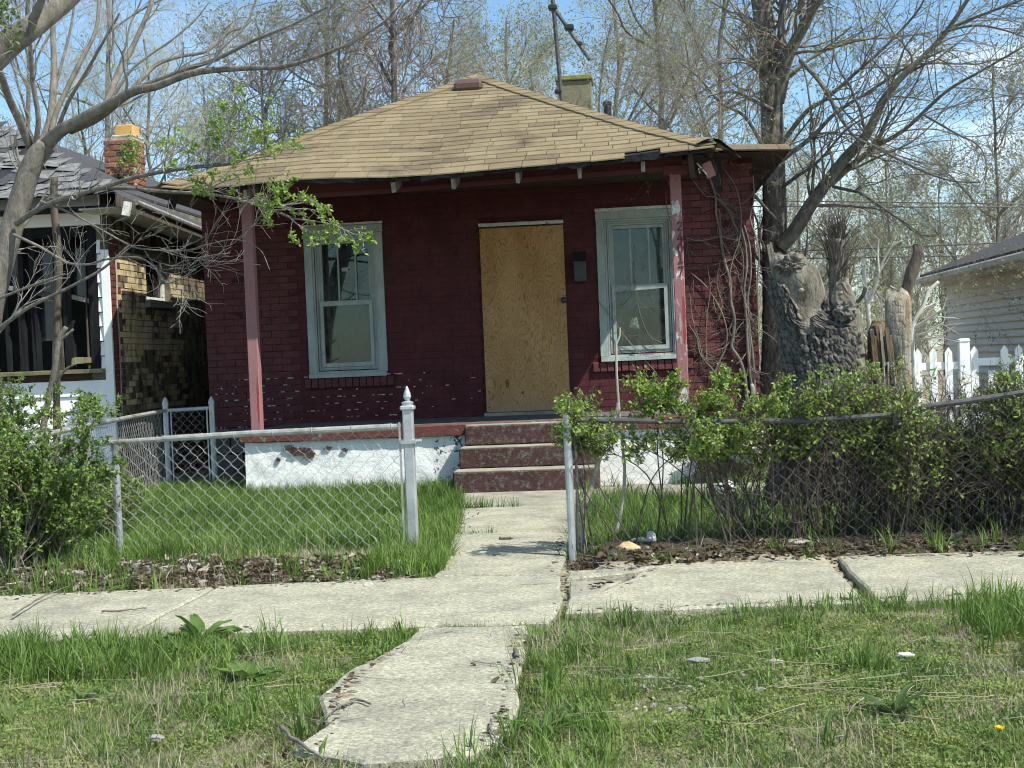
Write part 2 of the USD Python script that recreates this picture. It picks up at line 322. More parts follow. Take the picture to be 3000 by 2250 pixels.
mat('yellow_brick', (.56, .46, .27), (.36, .285, .16), 6, rough=.9, fine=.2, fscale=30, bump=.4, bscale=40, c3=(.07, .06, .045), s3=9, t3=(.50, .62), stretch=(1, 1, .45))
mat('sooty_shaded_brick', (.23, .185, .11), (.12, .098, .06), 7, rough=.9, fine=.25, bump=.4, c3=(.03, .026, .021), s3=8, t3=(.48, .6), stretch=(1, 1, .45))  # soot, with the shade of the lower side wall mixed into the colour
mat('red_brick', (.155, .062, .045), (.22, .09, .06), 8, rough=.9, fine=.25, bump=.4)
mat('dark_red_brick', (.10, .030, .024), (.14, .042, .032), 8, rough=.9, fine=.2, bump=.4)
mat('orange_brick', (.27, .125, .075), (.20, .085, .05), 8, rough=.9, fine=.25, bump=.4)
mat('mortar', (.42, .395, .32), (.28, .26, .21), 8, rough=.95, fine=.2, bump=.4)
mat('mortar_dark', (.20, .185, .14), (.09, .083, .065), 6, rough=.95, fine=.2, bump=.4)
mat('flue_clay', (.56, .34, .12), (.48, .27, .09), 5, rough=.8, fine=.1)
mat('old_shingle', (.20, .205, .20), (.085, .085, .085), 8, rough=.95, fine=.3, bump=.5)
mat('charred', (.006, .0065, .008), (.015, .016, .018), 14, rough=.85, spec=.2, stretch=(1, 1, .25), bump=.5)
mat('charred_brown', (.045, .036, .027), (.12, .10, .075), 18, rough=.85, stretch=(1, 1, .25), bump=.6)
mat('mossy_wood', (.22, .20, .13), (.13, .135, .06), 9, rough=.9, fine=.2, bump=.3)
mat('moss', (.16, .18, .055), (.24, .235, .10), 12, rough=.95, bump=.6)
mat('bark_grey', (.195, .18, .15), (.10, .092, .076), 16, rough=.95, stretch=(1, 1, .4), bump=.7, bscale=45, fine=.2)
mat('bark_dark', (.06, .05, .042), (.19, .168, .14), 24, rough=.95, stretch=(1, 1, .3), bump=.8, bscale=40, fine=.2)
mat('bark_stump', (0.08925, 0.08075, 0.07055), (0.1913, 0.1785, 0.1573), 20, rough=.95, stretch=(1, 1, .55), bump=.7, bscale=55, fine=.3)
MATS['bark_plates'] = usdkit.material(stage, '/World/Looks/bark_plates', {
    'g': ('geometry', {}), 'a': ('attribute', {'attribute': 'crack'}), 'mp': ('mapping', {'scale': (1, 1, .5)}), 'n1': ('noise_texture', {'scale': 26., 'detail': 7., 'roughness': .7}),
    'r1': ('rgb_ramp', {'ramp': [(0, (.085, .078, .068)), (.35, (.125, .115, .10)), (.6, (.205, .19, .168)), (1, (.29, .275, .25))]}), 'x': ('mix_color', {'a': (.018, .016, .014)}),
    'nb': ('noise_texture', {'scale': 70., 'detail': 5., 'roughness': .7}), 'b': ('bump', {'strength': .8, 'distance': .02}), 'p': ('principled_bsdf', {'roughness': .95, 'specular_ior_level': .15})},
    [('g.position', 'mp.vector'), ('mp.vector', 'n1.vector'), ('n1.fac', 'r1.fac'), ('r1.color', 'x.b'), ('a.fac', 'x.fac'), ('x.result', 'p.base_color'), ('mp.vector', 'nb.vector'), ('nb.fac', 'b.height'), ('b.normal', 'p.normal')], surface='p.BSDF')
mat('bare_wood', (.125, .112, .088), (.235, .215, .172), 11, rough=.9, spec=.15, stretch=(1.6, 1.6, .5), bump=.7, bscale=40, fine=.3, c3=(.085, .072, .054), s3=6, t3=(.50, .64))
mat('pale_wood', (.36, .325, .255), (.20, .175, .13), 13, rough=.9, spec=.15, stretch=(2.5, 2.5, .3), bump=.7, bscale=40, fine=.25, c3=(.24, .13, .05), s3=3.4, t3=(.54, .66))
mat('rotten_wood', (.075, .050, .030), (.17, .12, .072), 12, rough=.95, stretch=(1, 1, .3), bump=.8, fine=.3)
mat('twig_grey', (0.297, 0.2805, 0.2475), (0.187, 0.1738, 0.1518), 3, rough=.9)
mat('twig_brown', (.20, .172, .138), (.125, .105, .083), 3, rough=.9)
mat('twig_dark', (.085, .07, .056), (.055, .045, .036), 3, rough=.9)
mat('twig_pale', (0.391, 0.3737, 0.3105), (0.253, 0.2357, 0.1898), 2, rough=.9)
mat('twig_red', (.20, .155, .13), (.14, .108, .09), 3, rough=.9)
mat('dead_white', (.60, .57, .50), (.46, .43, .37), 5, rough=.85, bump=.3)
mat('leaf_lime', (0.345, 0.4888, 0.07975), (0.2444, 0.3952, 0.066), 14, rough=.5, spec=.4, trans=.35, island=.3)
mat('leaf_green', (0.1688, 0.2838, 0.0576), (0.1148, 0.2046, 0.0432), 10, rough=.5, spec=.4, trans=.3, island=.35)
mat('leaf_olive', (0.33, 0.374, 0.1485), (0.242, 0.2915, 0.1045), 8, rough=.6, spec=.3, trans=.35, island=.3)
mat('leaf_dark', (.055, .105, .028), (.085, .15, .035), 9, rough=.5, spec=.4, trans=.25, island=.3)
mat('grass_green', (0.1625, 0.2838, 0.048), (0.1105, 0.2046, 0.036), 3, rough=.55, spec=.35, trans=.3, island=.35)
mat('grass_bright', (0.2313, 0.3562, 0.0696), (0.1625, 0.275, 0.054), 3, rough=.55, spec=.35, trans=.3, island=.3)
mat('grass_lime', (0.3105, 0.3852, 0.1045), (0.2185, 0.2875, 0.0748), 5, rough=.6, spec=.3, trans=.3, island=.3)
mat('straw', (.50, .45, .32), (.36, .315, .21), 4, rough=.85, island=.35)
mat('dry_leaf', (.27, .20, .13), (.155, .11, .07), 8, rough=.85, island=.5, trans=.1)
mat('pale_leaf', (.50, .45, .37), (.36, .31, .24), 8, rough=.8, island=.3)
mat('stone_pale', (.38, .355, .30), (.27, .25, .21), 9, rough=.9, bump=.4)
mat('stone_orange', (.50, .35, .21), (.40, .27, .16), 9, rough=.9, bump=.4)
mat('stone_grey', (.25, .245, .23), (.17, .165, .155), 9, rough=.9, bump=.4)
mat('litter_white', (.55, .54, .50), (.42, .41, .37), 9, rough=.6)
mat('petal_yellow', (.85, .60, .02), (.8, .5, .02), 9, rough=.6)
mat('bin_dark', (.025, .03, .028), (.04, .045, .042), 6, rough=.5)
mat('stripe_dark', (.025, .027, .035), None, rough=.6)
mat('stripe_white', (.78, .79, .80), None, rough=.6)
mat('number_dark', (.055, .03, .032), (.08, .04, .042), 9, rough=.6)
mat('knot', (.12, .055, .02), (.22, .11, .045), 30, rough=.8)
mat('sticker', (.48, .52, .52), (.42, .46, .46), 40, rough=.5)
mat('roller_blind', (.10, .115, .105), (.07, .082, .075), 4, rough=.9)
# rotary-cut plywood: warped rings
MATS['plywood'] = usdkit.material(stage, '/World/Looks/plywood', {
    'g': ('geometry', {}), 'mp': ('mapping', {'scale': (1.5, 1.0, .55)}), 'n0': ('noise_texture', {'scale': 2.6, 'detail': 3.0, 'roughness': .5}),
    'm1': ('math', {'math_type': 'multiply', 'value2': 34.0}), 'f1': ('math', {'math_type': 'fraction'}),
    'r1': ('rgb_ramp', {'ramp': [(0, (.21, .108, .042)), (.10, (.36, .212, .088)), (.55, (.45, .272, .12)), (.92, (.39, .23, .098)), (1, (.21, .108, .042))]}),
    'n2': ('noise_texture', {'scale': 1.7, 'detail': 6.0, 'roughness': .65}), 'r2': ('rgb_ramp', {'ramp': [(0, (.60, .50, .40)), (.36, (.72, .62, .50)), (.6, (1, 1, 1)), (1, (1.0, 1.0, 1.0))]}),
    'x': ('mix_color', {'blend_type': 'multiply', 'fac': .75}), 'sp': ('separate_xyz', {}),
    'mz': ('map_range', {'range_type': 'smoothstep', 'from_min': .62, 'from_max': .86, 'to_min': .75, 'to_max': 0.0, 'clamp': True}),
    'nz': ('noise_texture', {'scale': 9.0, 'detail': 5.0}), 'mm': ('math', {'math_type': 'multiply'}), 'x2': ('mix_color', {'b': (.22, .19, .16)}),
    'p': ('principled_bsdf', {'roughness': .75, 'specular_ior_level': .25})},
    [('g.position', 'mp.vector'), ('mp.vector', 'n0.vector'), ('n0.fac', 'm1.value1'), ('m1.value', 'f1.value1'), ('f1.value', 'r1.fac'),
     ('mp.vector', 'n2.vector'), ('n2.fac', 'r2.fac'), ('r1.color', 'x.a'), ('r2.color', 'x.b'), ('g.position', 'sp.vector'), ('sp.z', 'mz.value'),
     ('g.position', 'nz.vector'), ('nz.fac', 'mm.value1'), ('mz.result', 'mm.value2'), ('mm.value', 'x2.fac'), ('x.result', 'x2.a'), ('x2.result', 'p.base_color')], surface='p.BSDF')
MATS['glass'] = usdkit.material(stage, '/World/Looks/glass', {
    'fr': ('fresnel', {'IOR': 1.6}), 't': ('transparent_bsdf', {'color': (.50, .57, .53)}), 'gl': ('glossy_bsdf', {'roughness': .02, 'color': (.9, .95, .95)}), 'mx': ('mix_closure', {}),
    'g': ('geometry', {}), 'mp': ('mapping', {'scale': (1.3, 1, .6)}), 'n': ('noise_texture', {'scale': 6.5, 'detail': 8., 'roughness': .7, 'distortion': .8}), 'r': ('map_range', {'from_min': .38, 'from_max': .72, 'to_min': .0, 'to_max': .15, 'clamp': True}),
    'd': ('diffuse_bsdf', {'color': (.20, .215, .195)}), 'm2': ('mix_closure', {})},
    [('fr.fac', 'mx.fac'), ('t.BSDF', 'mx.closure1'), ('gl.BSDF', 'mx.closure2'), ('g.position', 'mp.vector'), ('mp.vector', 'n.vector'), ('n.fac', 'r.value'), ('r.result', 'm2.fac'), ('mx.closure', 'm2.closure1'), ('d.BSDF', 'm2.closure2')], surface='m2.closure')

# ================================================================ the ground, the pavement and the paths
R = np.random.default_rng(7)
def gh(x, y):
    """height of the bare ground"""
    x, y = np.asarray(x, float), np.asarray(y, float)
    p = np.stack([x, y, np.zeros_like(x)], -1)
    h = -.045 + .035 * (meshkit.fbm(p * 1.3, 3, 3) - .5) + .02 * (meshkit.noise(p * 9, 5) - .5)
    berm = np.exp(-((y - 8.25 - .05 * x) / .42) ** 2)
    h = h + .075 * berm * (np.abs(x + .78) > .55)
    return h
gx = np.unique(np.concatenate([np.linspace(-150, -8, 20), np.linspace(-8, 9, 190), np.linspace(9, 150, 20)]))
gy = np.unique(np.concatenate([np.linspace(-30, 1.5, 8), np.linspace(1.5, 17, 190), np.linspace(17, 240, 30)]))
mb = MB(); mb.grid(lambda U, V: np.stack([U, V, np.where((np.abs(U) < 8.5) & (V > 1.6) & (V < 17.5), gh(U, V), np.where(V < 1.45, -.25, -.045))], -1), gx, gy)
single('road', MB().box(-120, 120, -7.5, 1.2, -.2, -.07), 'asphalt', 'dark asphalt street in front of the lawns', 'road', kind='structure')
single('ground', mb, 'soil', 'bare brown soil with straw under the grass', 'ground', kind='structure', smooth=True)

SLABS = []
def slab(parent, name, poly, mat_, z=0., th=.09, jit=.006, step=.06, rng=R):
    """a concrete slab with a slightly ragged edge"""
    p = []
    poly = np.array(poly, float); SLABS.append(poly)
    for i in range(len(poly)):
        a, b = poly[i], poly[(i + 1) % len(poly)]; n = max(1, int(np.linalg.norm(b - a) / step))
        for k in range(n):
            q = a + (b - a) * k / n
            q3 = np.array([[q[0] * 4.2, q[1] * 4.2, 3.3], [q[0] * 4.2 + 40, q[1] * 4.2, 9.1]]); q = q + (meshkit.fbm(q3, 3, 5) - .5) * jit * 9
            p.append(q)
    p = np.array(p); top = np.column_stack([p, np.full(len(p), z)]); c = p.mean(0)
    inn = np.column_stack([p + (c - p) / np.linalg.norm(c - p, axis=1, keepdims=True) * .014, np.full(len(p), z)]); top[:, 2] -= .010
    bot = top.copy(); bot[:, 2] = z - th
    import mapbox_earcut as ec
    t = ec.triangulate_float64(inn[:, :2].copy(), np.array([len(p)], np.uint32)).reshape(-1, 3).astype(int)
    n = len(p); m = MB(); i = np.arange(n); j = (i + 1) % n
    f = np.vstack([t, np.stack([i + n, j + n, j], 1), np.stack([i + n, j, i], 1), np.stack([i + 2 * n, j + 2 * n, j + n], 1), np.stack([i + 2 * n, j + n, i + n], 1)])
    m.add(np.vstack([inn, top, bot]), f)
    return part(parent, name, m, mat_)

mat('humus', (.036, .029, .021), (.07, .056, .04), 12, rough=.95, fine=.4, fscale=80, bump=.7, bscale=60, c3=(.12, .10, .075), s3=7, t3=(.56, .7))
mb = MB(); mb.grid(lambda U, V: np.stack([U, 7.70 + .06 * U * (U < 1.2) + .05 * np.minimum(U, 1.2) * 0 + (.22 + 0 * U) + V * (.72 + .18 * meshkit.noise(np.stack([U * 2.1, U * 0, U * 0], -1), 3)), gh(U, 7.92 + .06 * U * (U < 1.2) + V * .72) + .006 + .05 * np.sin(np.pi * V) * meshkit.fbm(np.stack([U * 5, V * 4, U * 0], -1), 3, 4) - .03 * (V < .01) - .03 * (V > .99)], -1), np.linspace(-.42, 4.4, 120), np.linspace(0, 1, 16))
single('dirt_strip', mb, 'humus', 'dark bare dirt strip between the right sidewalk and the fence', 'dirt', kind='structure', smooth=True)
sw = thing('sidewalk', 'pale concrete sidewalk of separate slabs across the picture', 'sidewalk', (-.4, 7.1, 0), kind='structure')
slab(sw, 'slab', [(-7.5, 5.7), (-4.3, 5.98), (-4.28, 7.25), (-7.5, 7.0)], 'concrete')
slab(sw, 'slab', [(-4.27, 5.98), (-2.45, 6.08), (-2.42, 7.4), (-4.25, 7.25)], 'concrete')
slab(sw, 'slab', [(-2.43, 6.08), (-1.6, 6.16), (-.42, 6.18), (-.385, 6.7), (-.44, 7.50), (-1.13, 7.56), (-2.40, 7.42)], 'concrete')
slab(sw, 'slab', [(-.36, 6.45), (1.09, 6.55), (1.105, 7.89), (.30, 7.80), (.02, 7.62), (-.02, 7.35), (-.20, 6.95), (-.36, 6.78)], 'concrete', label=None) if False else slab(sw, 'slab', [(-.36, 6.40), (1.09, 6.52), (1.10, 7.89), (.16, 7.80), (.05, 7.66), (-.03, 7.30), (-.20, 6.94), (-.36, 6.80)], 'concrete')
slab(sw, 'slab', [(-.40, 7.42), (-.01, 7.60), (.10, 7.79), (-.40, 7.66)], 'concrete', z=-.006)
slab(sw, 'slab', [(-.36, 6.86), (-.22, 7.00), (-.08, 7.36), (-.38, 7.38)], 'concrete_grey', z=-.014)
slab(sw, 'slab', [(1.15, 6.52), (2.9, 6.72), (2.95, 7.96), (1.17, 7.91)], 'concrete')
slab(sw, 'slab', [(2.95, 6.72), (6, 6.9), (6, 8.05), (3.0, 7.97)], 'concrete')
fwk = thing('front_walk', 'narrow concrete walk from the sidewalk up to the red porch steps', 'walk', (-1, 10, 0), kind='structure')
slab(fwk, 'slab', [(-1.16, 7.60), (-.46, 7.54), (-.44, 8.2), (-.45, 9.4), (-1.31, 9.4), (-1.22, 8.4)], 'concrete')
slab(fwk, 'slab', [(-1.315, 9.415), (-.45, 9.415), (-.46, 11.0), (-1.48, 11.0)], 'concrete')
slab(fwk, 'slab', [(-1.485, 11.015), (-.46, 11.015), (-.40, 12.4), (-1.66, 12.4)], 'concrete_grey')
spk = thing('side_path', 'short concrete path running right along the porch foundation', 'path', (.6, 11.9, 0), kind='structure')
slab(spk, 'slab', [(-.445, 11.55), (1.2, 11.6), (1.2, 12.4), (-.395, 12.4)], 'concrete_grey')
cw = thing('carriage_walk', 'tapering concrete walk from the sidewalk towards the street', 'walk', (-.9, 5, 0), kind='structure')
slab(cw, 'slab', [(-1.02, 6.12), (-.52, 6.13), (-.485, 5.5), (-.49, 5.0), (-.44, 4.6), (-.45, 4.35), (-.56, 4.12), (-.88, 4.06), (-1.12, 4.22), (-1.10, 4.5), (-1.22, 4.9), (-1.18, 5.3), (-1.06, 5.8)], 'concrete', jit=.009)

# ================================================================ the red brick house
YF = 14.6
house = thing('brick_house', 'small maroon painted brick house with boarded door and tan hip roof', 'house', (-1.67, YF, 0))
X0, X1, ZT = -4.735, 1.405, 3.34
OPEN = [(-3.572, -2.684, 1.10, 2.785), (-1.60, -.662, .61, 2.735), (-.307, .588, 1.155, 2.795)]
HOLE = [(-3.46, -2.79, 1.18, 2.69), (-1.57, -.69, .62, 2.68), (-.195, .475, 1.24, 2.70)]
SILLS = [(-3.625, -2.61, .985, 1.098), (-.40, .70, 1.04, 1.153)]
def cut(z0, z1, rects):
    """x intervals of the facade between z0 and z1 that no rect covers"""
    iv = [(X0, X1)]
    for a, b, c, d in rects:
        if d <= z0 + .012 or c >= z1 - .012: continue
        iv = [q for p0, p1 in iv for q in ((p0, min(p1, a)), (max(p0, b), p1)) if q[1] - q[0] > .02]
    return iv
zs = sorted({0.0, ZT, *[h[2] for h in HOLE], *[h[3] for h in HOLE]})
mb = MB()
for a, b in zip(zs[:-1], zs[1:]):
    for p, q in cut(a, b, HOLE): mb.box(p, q, YF + .0035, YF + .24, a, b)
wall = part(house, 'wall', mb, 'maroon_mortar', label='maroon brick front wall')
BH, BL, G = .0762, .2145, .009
rest = MB()
row = 0; z = .585
while z + BH < ZT:
    off = (row % 2) * BL / 2
    for p, q in cut(z, z + BH - G, OPEN + SILLS):
        k0 = math.floor((p - X0 - off) / BL)
        x = X0 + off + k0 * BL
        while x < q:
            a, b = max(p, x), min(q, x + BL - (G - .002 if (x < -3.75 or x > .6) else .0055))
            if b - a > .03:
                dy = R.uniform(-.004, .003) if (x < -3.75 or x > .6) else R.uniform(-.0015, .0015)
                m = MB().box(a, b, YF + dy, YF + .02, z, z + BH - (G if (x < -3.75 or x > .6) else .006) + R.uniform(-.002, .002), .0016, R)
                cx = (a + b) / 2
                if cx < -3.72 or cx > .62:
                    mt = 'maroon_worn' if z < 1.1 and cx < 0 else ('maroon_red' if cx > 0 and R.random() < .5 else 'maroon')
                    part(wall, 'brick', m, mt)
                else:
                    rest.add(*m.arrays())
            x += BL
    z += BH; row += 1
part(wall, 'brickwork', rest, 'maroon_worn' if False else 'maroon_shaded', kind='stuff')
# flakes of bare mortar where the paint has gone, low on the wall (a few mm proud of the joints)
mb = MB()
for k in range(150):
    rr = int(R.integers(0, 8)); zc = .585 + rr * BH - G / 2
    xc = R.choice([R.uniform(-4.7, -1.7), R.normal(-2.75, .45), R.normal(-4.2, .3)])
    if -1.63 < xc < -.6 or xc < X0 + .03 or xc > -1.66: continue
    w = R.uniform(.008, .055) * (1 if zc > .75 else .6)
    mb.box(xc - w / 2, xc + w / 2, YF - .006, YF + .004, zc - R.uniform(.003, .007), zc + R.uniform(.003, .008), .003, R)
part(wall, 'paint_flakes', mb, 'stone_pale', kind='stuff')
mb = MB().box(X0, X0 + .24, YF + .245, 22, 0, ZT); part(house, 'side_wall', mb, 'maroon_mortar')
mb = MB().box(X1 - .24, X1, YF + .245, 22, 0, ZT); part(house, 'side_wall', mb, 'maroon_mortar')
bx = at(1858, 946, Y=21.8)
mb = MB(); O_ = np.array([[X0, 22, 0], [X1, 22, 0], [X1, 22, ZT], [X0, 22, ZT]]); hq = [at(1843, 958, Y=22.), at(1874, 964, Y=22.), at(1866, 930, Y=22.), at(1852, 932, Y=22.)]
for i in range(4): mb.quads([[O_[i], O_[(i + 1) % 4], hq[(i + 1) % 4], hq[i]]])
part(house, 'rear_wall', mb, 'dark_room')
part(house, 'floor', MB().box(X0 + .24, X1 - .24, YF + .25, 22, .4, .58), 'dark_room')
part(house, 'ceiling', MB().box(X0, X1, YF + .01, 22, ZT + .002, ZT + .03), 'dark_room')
# rock-faced foundation blocks left of the porch
for zz0, xs in ((.0, (-4.73, -4.36, -3.9)), (.29, (-4.73, -4.5, -4.12, -3.9))):
    for a, b in zip(xs[:-1], xs[1:]):
        s = trimesh.creation.box((b - a - .015, .2, .275)).subdivide().subdivide().subdivide()
        v = np.array(s.vertices); fr = v[:, 1] < -.05
        v[fr, 1] -= .05 * meshkit.fbm(v[fr] * 9 + a * 7, 3) * (1 - np.maximum(np.abs(v[fr, 0]) / ((b - a) / 2), np.abs(v[fr, 2]) / .14) ** 4)
        v += [(a + b) / 2, YF + .05, zz0 + .14]
        part(house, 'foundation_stone', MB().add(v, s.faces), 'stone_dark', smooth=40)
# windows
def window(k, x0, x1, z0, z1, lean=0.):
    w = None
    C, y = .085, YF - .02
    fr = MB()
    fr.box(x0, x0 + C, y, y + .06, z0 + .05, z1 - .09, .003, R); fr.box(x1 - C, x1, y, y + .06, z0 + .05, z1 - .09, .003, R)
    fr.box(x0 - .005, x1 + .005, y - .006, y + .06, z1 - .088, z1, .003, R)
    fr.box(x0 + .005, x1 - .005, y - .035, y + .07, z0, z0 + .047, .004, R)
    w = part(house, 'window', fr, 'window_paint', label='double-hung window with peeling grey frame %s' % ('left of the boarded door' if k == 0 else 'right of the boarded door, overgrown with twigs'))
    part(w, 'chipped_top', MB().box(x0 - .01, x1 + .01, y - .012, y + .05, z1 + .002, z1 + .03, .006, R), 'white_chipped')
    # stepped mouldings of the frame
    st = MB()
    for q, yy in ((0, .012), (.022, .03), (.044, .048)):
        a0, a1, b0, b1 = x0 + C + q + .001, x1 - C - q - .001, z0 + .048 + q, z1 - .09 - q
        st.box(a0, a0 + .02, y + yy, YF + .12, b0 + .021, b1 - .021); st.box(a1 - .02, a1, y + yy, YF + .12, b0 + .021, b1 - .021)
        st.box(a0, a1, y + yy, YF + .12, b0, b0 + .02); st.box(a0, a1, y + yy, YF + .12, b1 - .02, b1)
    part(w, 'moulding', st, 'window_paint')
    a0, a1, b0, b1 = x0 + C + .067, x1 - C - .067, z0 + .048 + .067, z1 - .09 - .067
    zm = (b0 + b1) / 2 + .005
    s1 = MB(); s1.box(a0 - .006, a0 + .028, YF + .05, YF + .09, zm, b1); s1.box(a1 - .028, a1 + .006, YF + .05, YF + .09, zm, b1); s1.box(a0 + .028, a1 - .028, YF + .05, YF + .09, b1 - .035, b1); s1.box(a0 + .028, a1 - .028, YF + .051, YF + .089, zm, zm + .03)
    part(w, 'upper_sash', s1, 'window_paint')
    s2 = MB(); s2.box(a0 - .006, a0 + .03, YF + .01, YF + .048, b0, zm + .025); s2.box(a1 - .03, a1 + .006, YF + .01, YF + .048, b0, zm + .025); s2.box(a0 + .03, a1 - .03, YF + .01, YF + .048, b0, b0 + .045)
    c = [[a0 + .03, YF + .01, zm - .028 - lean], [a1 - .03, YF + .01, zm - .028 + lean * .2], [a1 - .03, YF + .048, zm - .028 + lean * .2], [a0 + .03, YF + .048, zm - .028 - lean],
         [a0 + .03, YF + .01, zm + .018 - lean], [a1 - .03, YF + .01, zm + .022 + lean * .2], [a1 - .03, YF + .048, zm + .022 + lean * .2], [a0 + .03, YF + .048, zm + .018 - lean]]
    s2.hexa(c)
    part(w, 'lower_sash', s2, 'window_paint')
    for t in (.36, .70):
        xm = a0 + (a1 - a0) * t
        part(w, 'muntin', MB().box(xm - .008, xm + .008, YF + .052, YF + .08, zm + .031, b1 - .036), 'window_paint')
    part(w, 'pane', MB().box(a0 + .026, a1 - .026, YF + .084, YF + .087, zm + .025, b1 - .03), 'glass')
    part(w, 'pane', MB().box(a0 + .028, a1 - .028, YF + .036, YF + .039, b0 + .04, zm), 'glass')
    return w, (a0, a1, b0, b1, zm)
w0, g0 = window(0, *OPEN[0]); w1, g1 = window(1, *OPEN[2], lean=.02)
# torn dark screen inside the left window; sticker; pale lamp shade in the right one
part(w0, 'roller_blind', MB().box(g0[0] - .05, g0[1] + .05, YF + .20, YF + .204, g0[2] - .05, g0[3] + .05), 'roller_blind')
for x0_, x1_, z0_, sd in ((g1[0] + .02, g1[0] + .22, g1[4] + .06, 1), (g1[1] - .13, g1[1] - .01, g1[4] - .25, 2)):
    cu_ = MB(); cu_.grid(lambda U, V: np.stack([U, YF + .22 + .02 * np.sin(U * 55 + sd) + .01 * V, np.where(V > .01, g1[3], z0_ + .10 * meshkit.noise(np.stack([U * 14, U * 0, U * 0], -1), sd)) * 1.0], -1), np.linspace(x0_, x1_, 22), np.array([0, 1.]))
    part(w1, 'curtain', cu_, 'roller_blind', smooth=True)
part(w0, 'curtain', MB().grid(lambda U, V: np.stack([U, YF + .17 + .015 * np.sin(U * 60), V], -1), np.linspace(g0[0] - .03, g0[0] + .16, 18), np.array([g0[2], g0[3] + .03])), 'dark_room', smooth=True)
q = at(1000, 790, Y=YF + .08)
st = part(w0, 'sticker', MB().box(q[0] + .005, q[0] + .105, YF + .0805, YF + .0825, q[2] - .02, q[2] + .02), 'sticker', label='small pale printed sticker')
sm = MB()
for k in range(3): sm.box(q[0] + .012, q[0] + .062, YF + .0792, YF + .0803, q[2] - .013 + .010 * k, q[2] - .009 + .010 * k)
sm.box(q[0] + .072, q[0] + .097, YF + .0792, YF + .0803, q[2] - .012, q[2] + .012)
part(st, 'print', sm, 'stripe_dark')
for k, (a, b, c, d) in enumerate(SILLS):
    n = 13 if k == 0 else 14
    for i in range(n):
        xa = a + (b - a) * i / n
        part(house, 'sill_brick', MB().cbox(xa, xa + (b - a) / n - .009, YF - .035 + R.uniform(-.004, .004), YF + .03, c + R.uniform(0, .006), d - R.uniform(0, .004), .006), 'maroon' if k == 0 else 'maroon_red')
# boarded door
d0 = part(house, 'door', MB().box(-1.592, -.668, YF - .028, YF - .012, .645, 2.672), 'plywood', label='raw plywood sheet nailed over the doorway')
part(d0, 'dark_gap', MB().box(-1.60, -.662, YF - .010, YF + .004, .60, 2.69), 'dark_wood')
def disc(c, rx, rz, th=.004, n=14, jit=0.):
    an = np.arange(n) * 2 * np.pi / n; rr = 1 + jit * (R.random(n) - .5)
    return MB().prism(np.stack([c[0] + rx * np.cos(an) * rr, np.full(n, c[1]), c[2] + rz * np.sin(an) * rr], 1), (0, th, 0))
for px, py, rx, rz in ((1486, 1124, .022, .048), (1532, 1150, .016, .018), (1527, 809, .022, .03)):
    p = at(px, py, Y=YF - .03)
    if py == 809:
        an = np.linspace(0, 2 * np.pi, 22); p3 = np.stack([p[0] + .024 * np.cos(an), np.full(22, p[1]), p[2] + .032 * np.sin(an)], 1)
        part(d0, 'plug', MB().tube(p3, .0022, 4), 'knot')
    else:
        part(d0, 'knot', disc(p, rx, rz, .004, 14, .5), 'knot')
for zq in np.linspace(.72, 2.6, 13):
    for xq in (-1.572, -.69):
        part(d0, 'nail', disc((xq + R.uniform(-.008, .008), YF - .030, zq + R.uniform(-.05, .05)), .0065, .0065, .004, 6), 'dark_wood')
p = at(1652, 879, Y=YF - .05); s = trimesh.creation.icosphere(2, .034); s.apply_scale((1, .7, 1)); s.apply_translation(p)
part(house, 'door_knob', MB().add(s.vertices, s.faces), 'black_metal', smooth=True)
part(house, 'door_header', MB().box(-1.60, -.665, YF - .022, YF + .0, 2.692, 2.732, .006, R), 'white_chipped')
part(house, 'door_sill', MB().box(-1.62, -.64, YF - .06, YF - .002, .597, .64, .003, R), 'concrete_grey')
# porch
PX0, PX1, PY = -3.885, .70, 12.9
part(house, 'porch_floor', MB().box(PX0 + .02, PX1 - .02, PY + .02, YF + .005, .50, .603), 'stone_dark')
mb = MB(); xs = np.linspace(PX0, PX1, 70)
pr = [(.50, 0), (.505, -.018), (.60, -.02), (.612, -.008), (.614, .05), (.60, .10)]
mb.grid(lambda U, V: np.stack([U, PY + np.array([b for a, b in pr])[V.astype(int)] + .006 * (meshkit.noise(np.stack([U * 9, V, V], -1)) - .5), np.array([a for a, b in pr])[V.astype(int)] + .012 * (meshkit.noise(np.stack([U * 6, V, V], -1), 3) - .5)], -1), xs, np.arange(len(pr)))
part(house, 'porch_edge', mb, 'slab_red')
def rough_wall(x0, x1, y, z0, z1, amp, seed):
    m = MB(); m.grid(lambda U, V: np.stack([U, y - amp * meshkit.fbm(np.stack([U * 7, V * 7, U * 0], -1), 4, seed), V], -1), np.linspace(x0, x1, int((x1 - x0) / .03) + 2), np.linspace(z0, z1, 16))
    return m
SX0, SX1 = -1.62, -.34
fl = part(house, 'foundation', rough_wall(PX0 + .03, SX0 - .35, PY + .04, -.08, .505, .03, 2), 'foundation_white', smooth=True, label='white painted porch foundation left of the steps')
part(house, 'foundation', rough_wall(SX0 - .35, SX0 + .2, PY + .04, -.08, .505, .03, 2), 'foundation_stain', smooth=True)
part(house, 'foundation', rough_wall(SX1 - .2, PX1 - .02, PY + .04, -.08, .505, .03, 4), 'foundation_white', smooth=True, label='white painted porch foundation right of the steps')
part(house, 'foundation_end', MB().box(PX0 + .03, PX0 + .23, PY + .045, YF, -.08, .50), 'foundation_white')
part(house, 'foundation_end', MB().box(PX1 - .22, PX1 - .02, PY + .045, YF, -.08, .50), 'foundation_white')
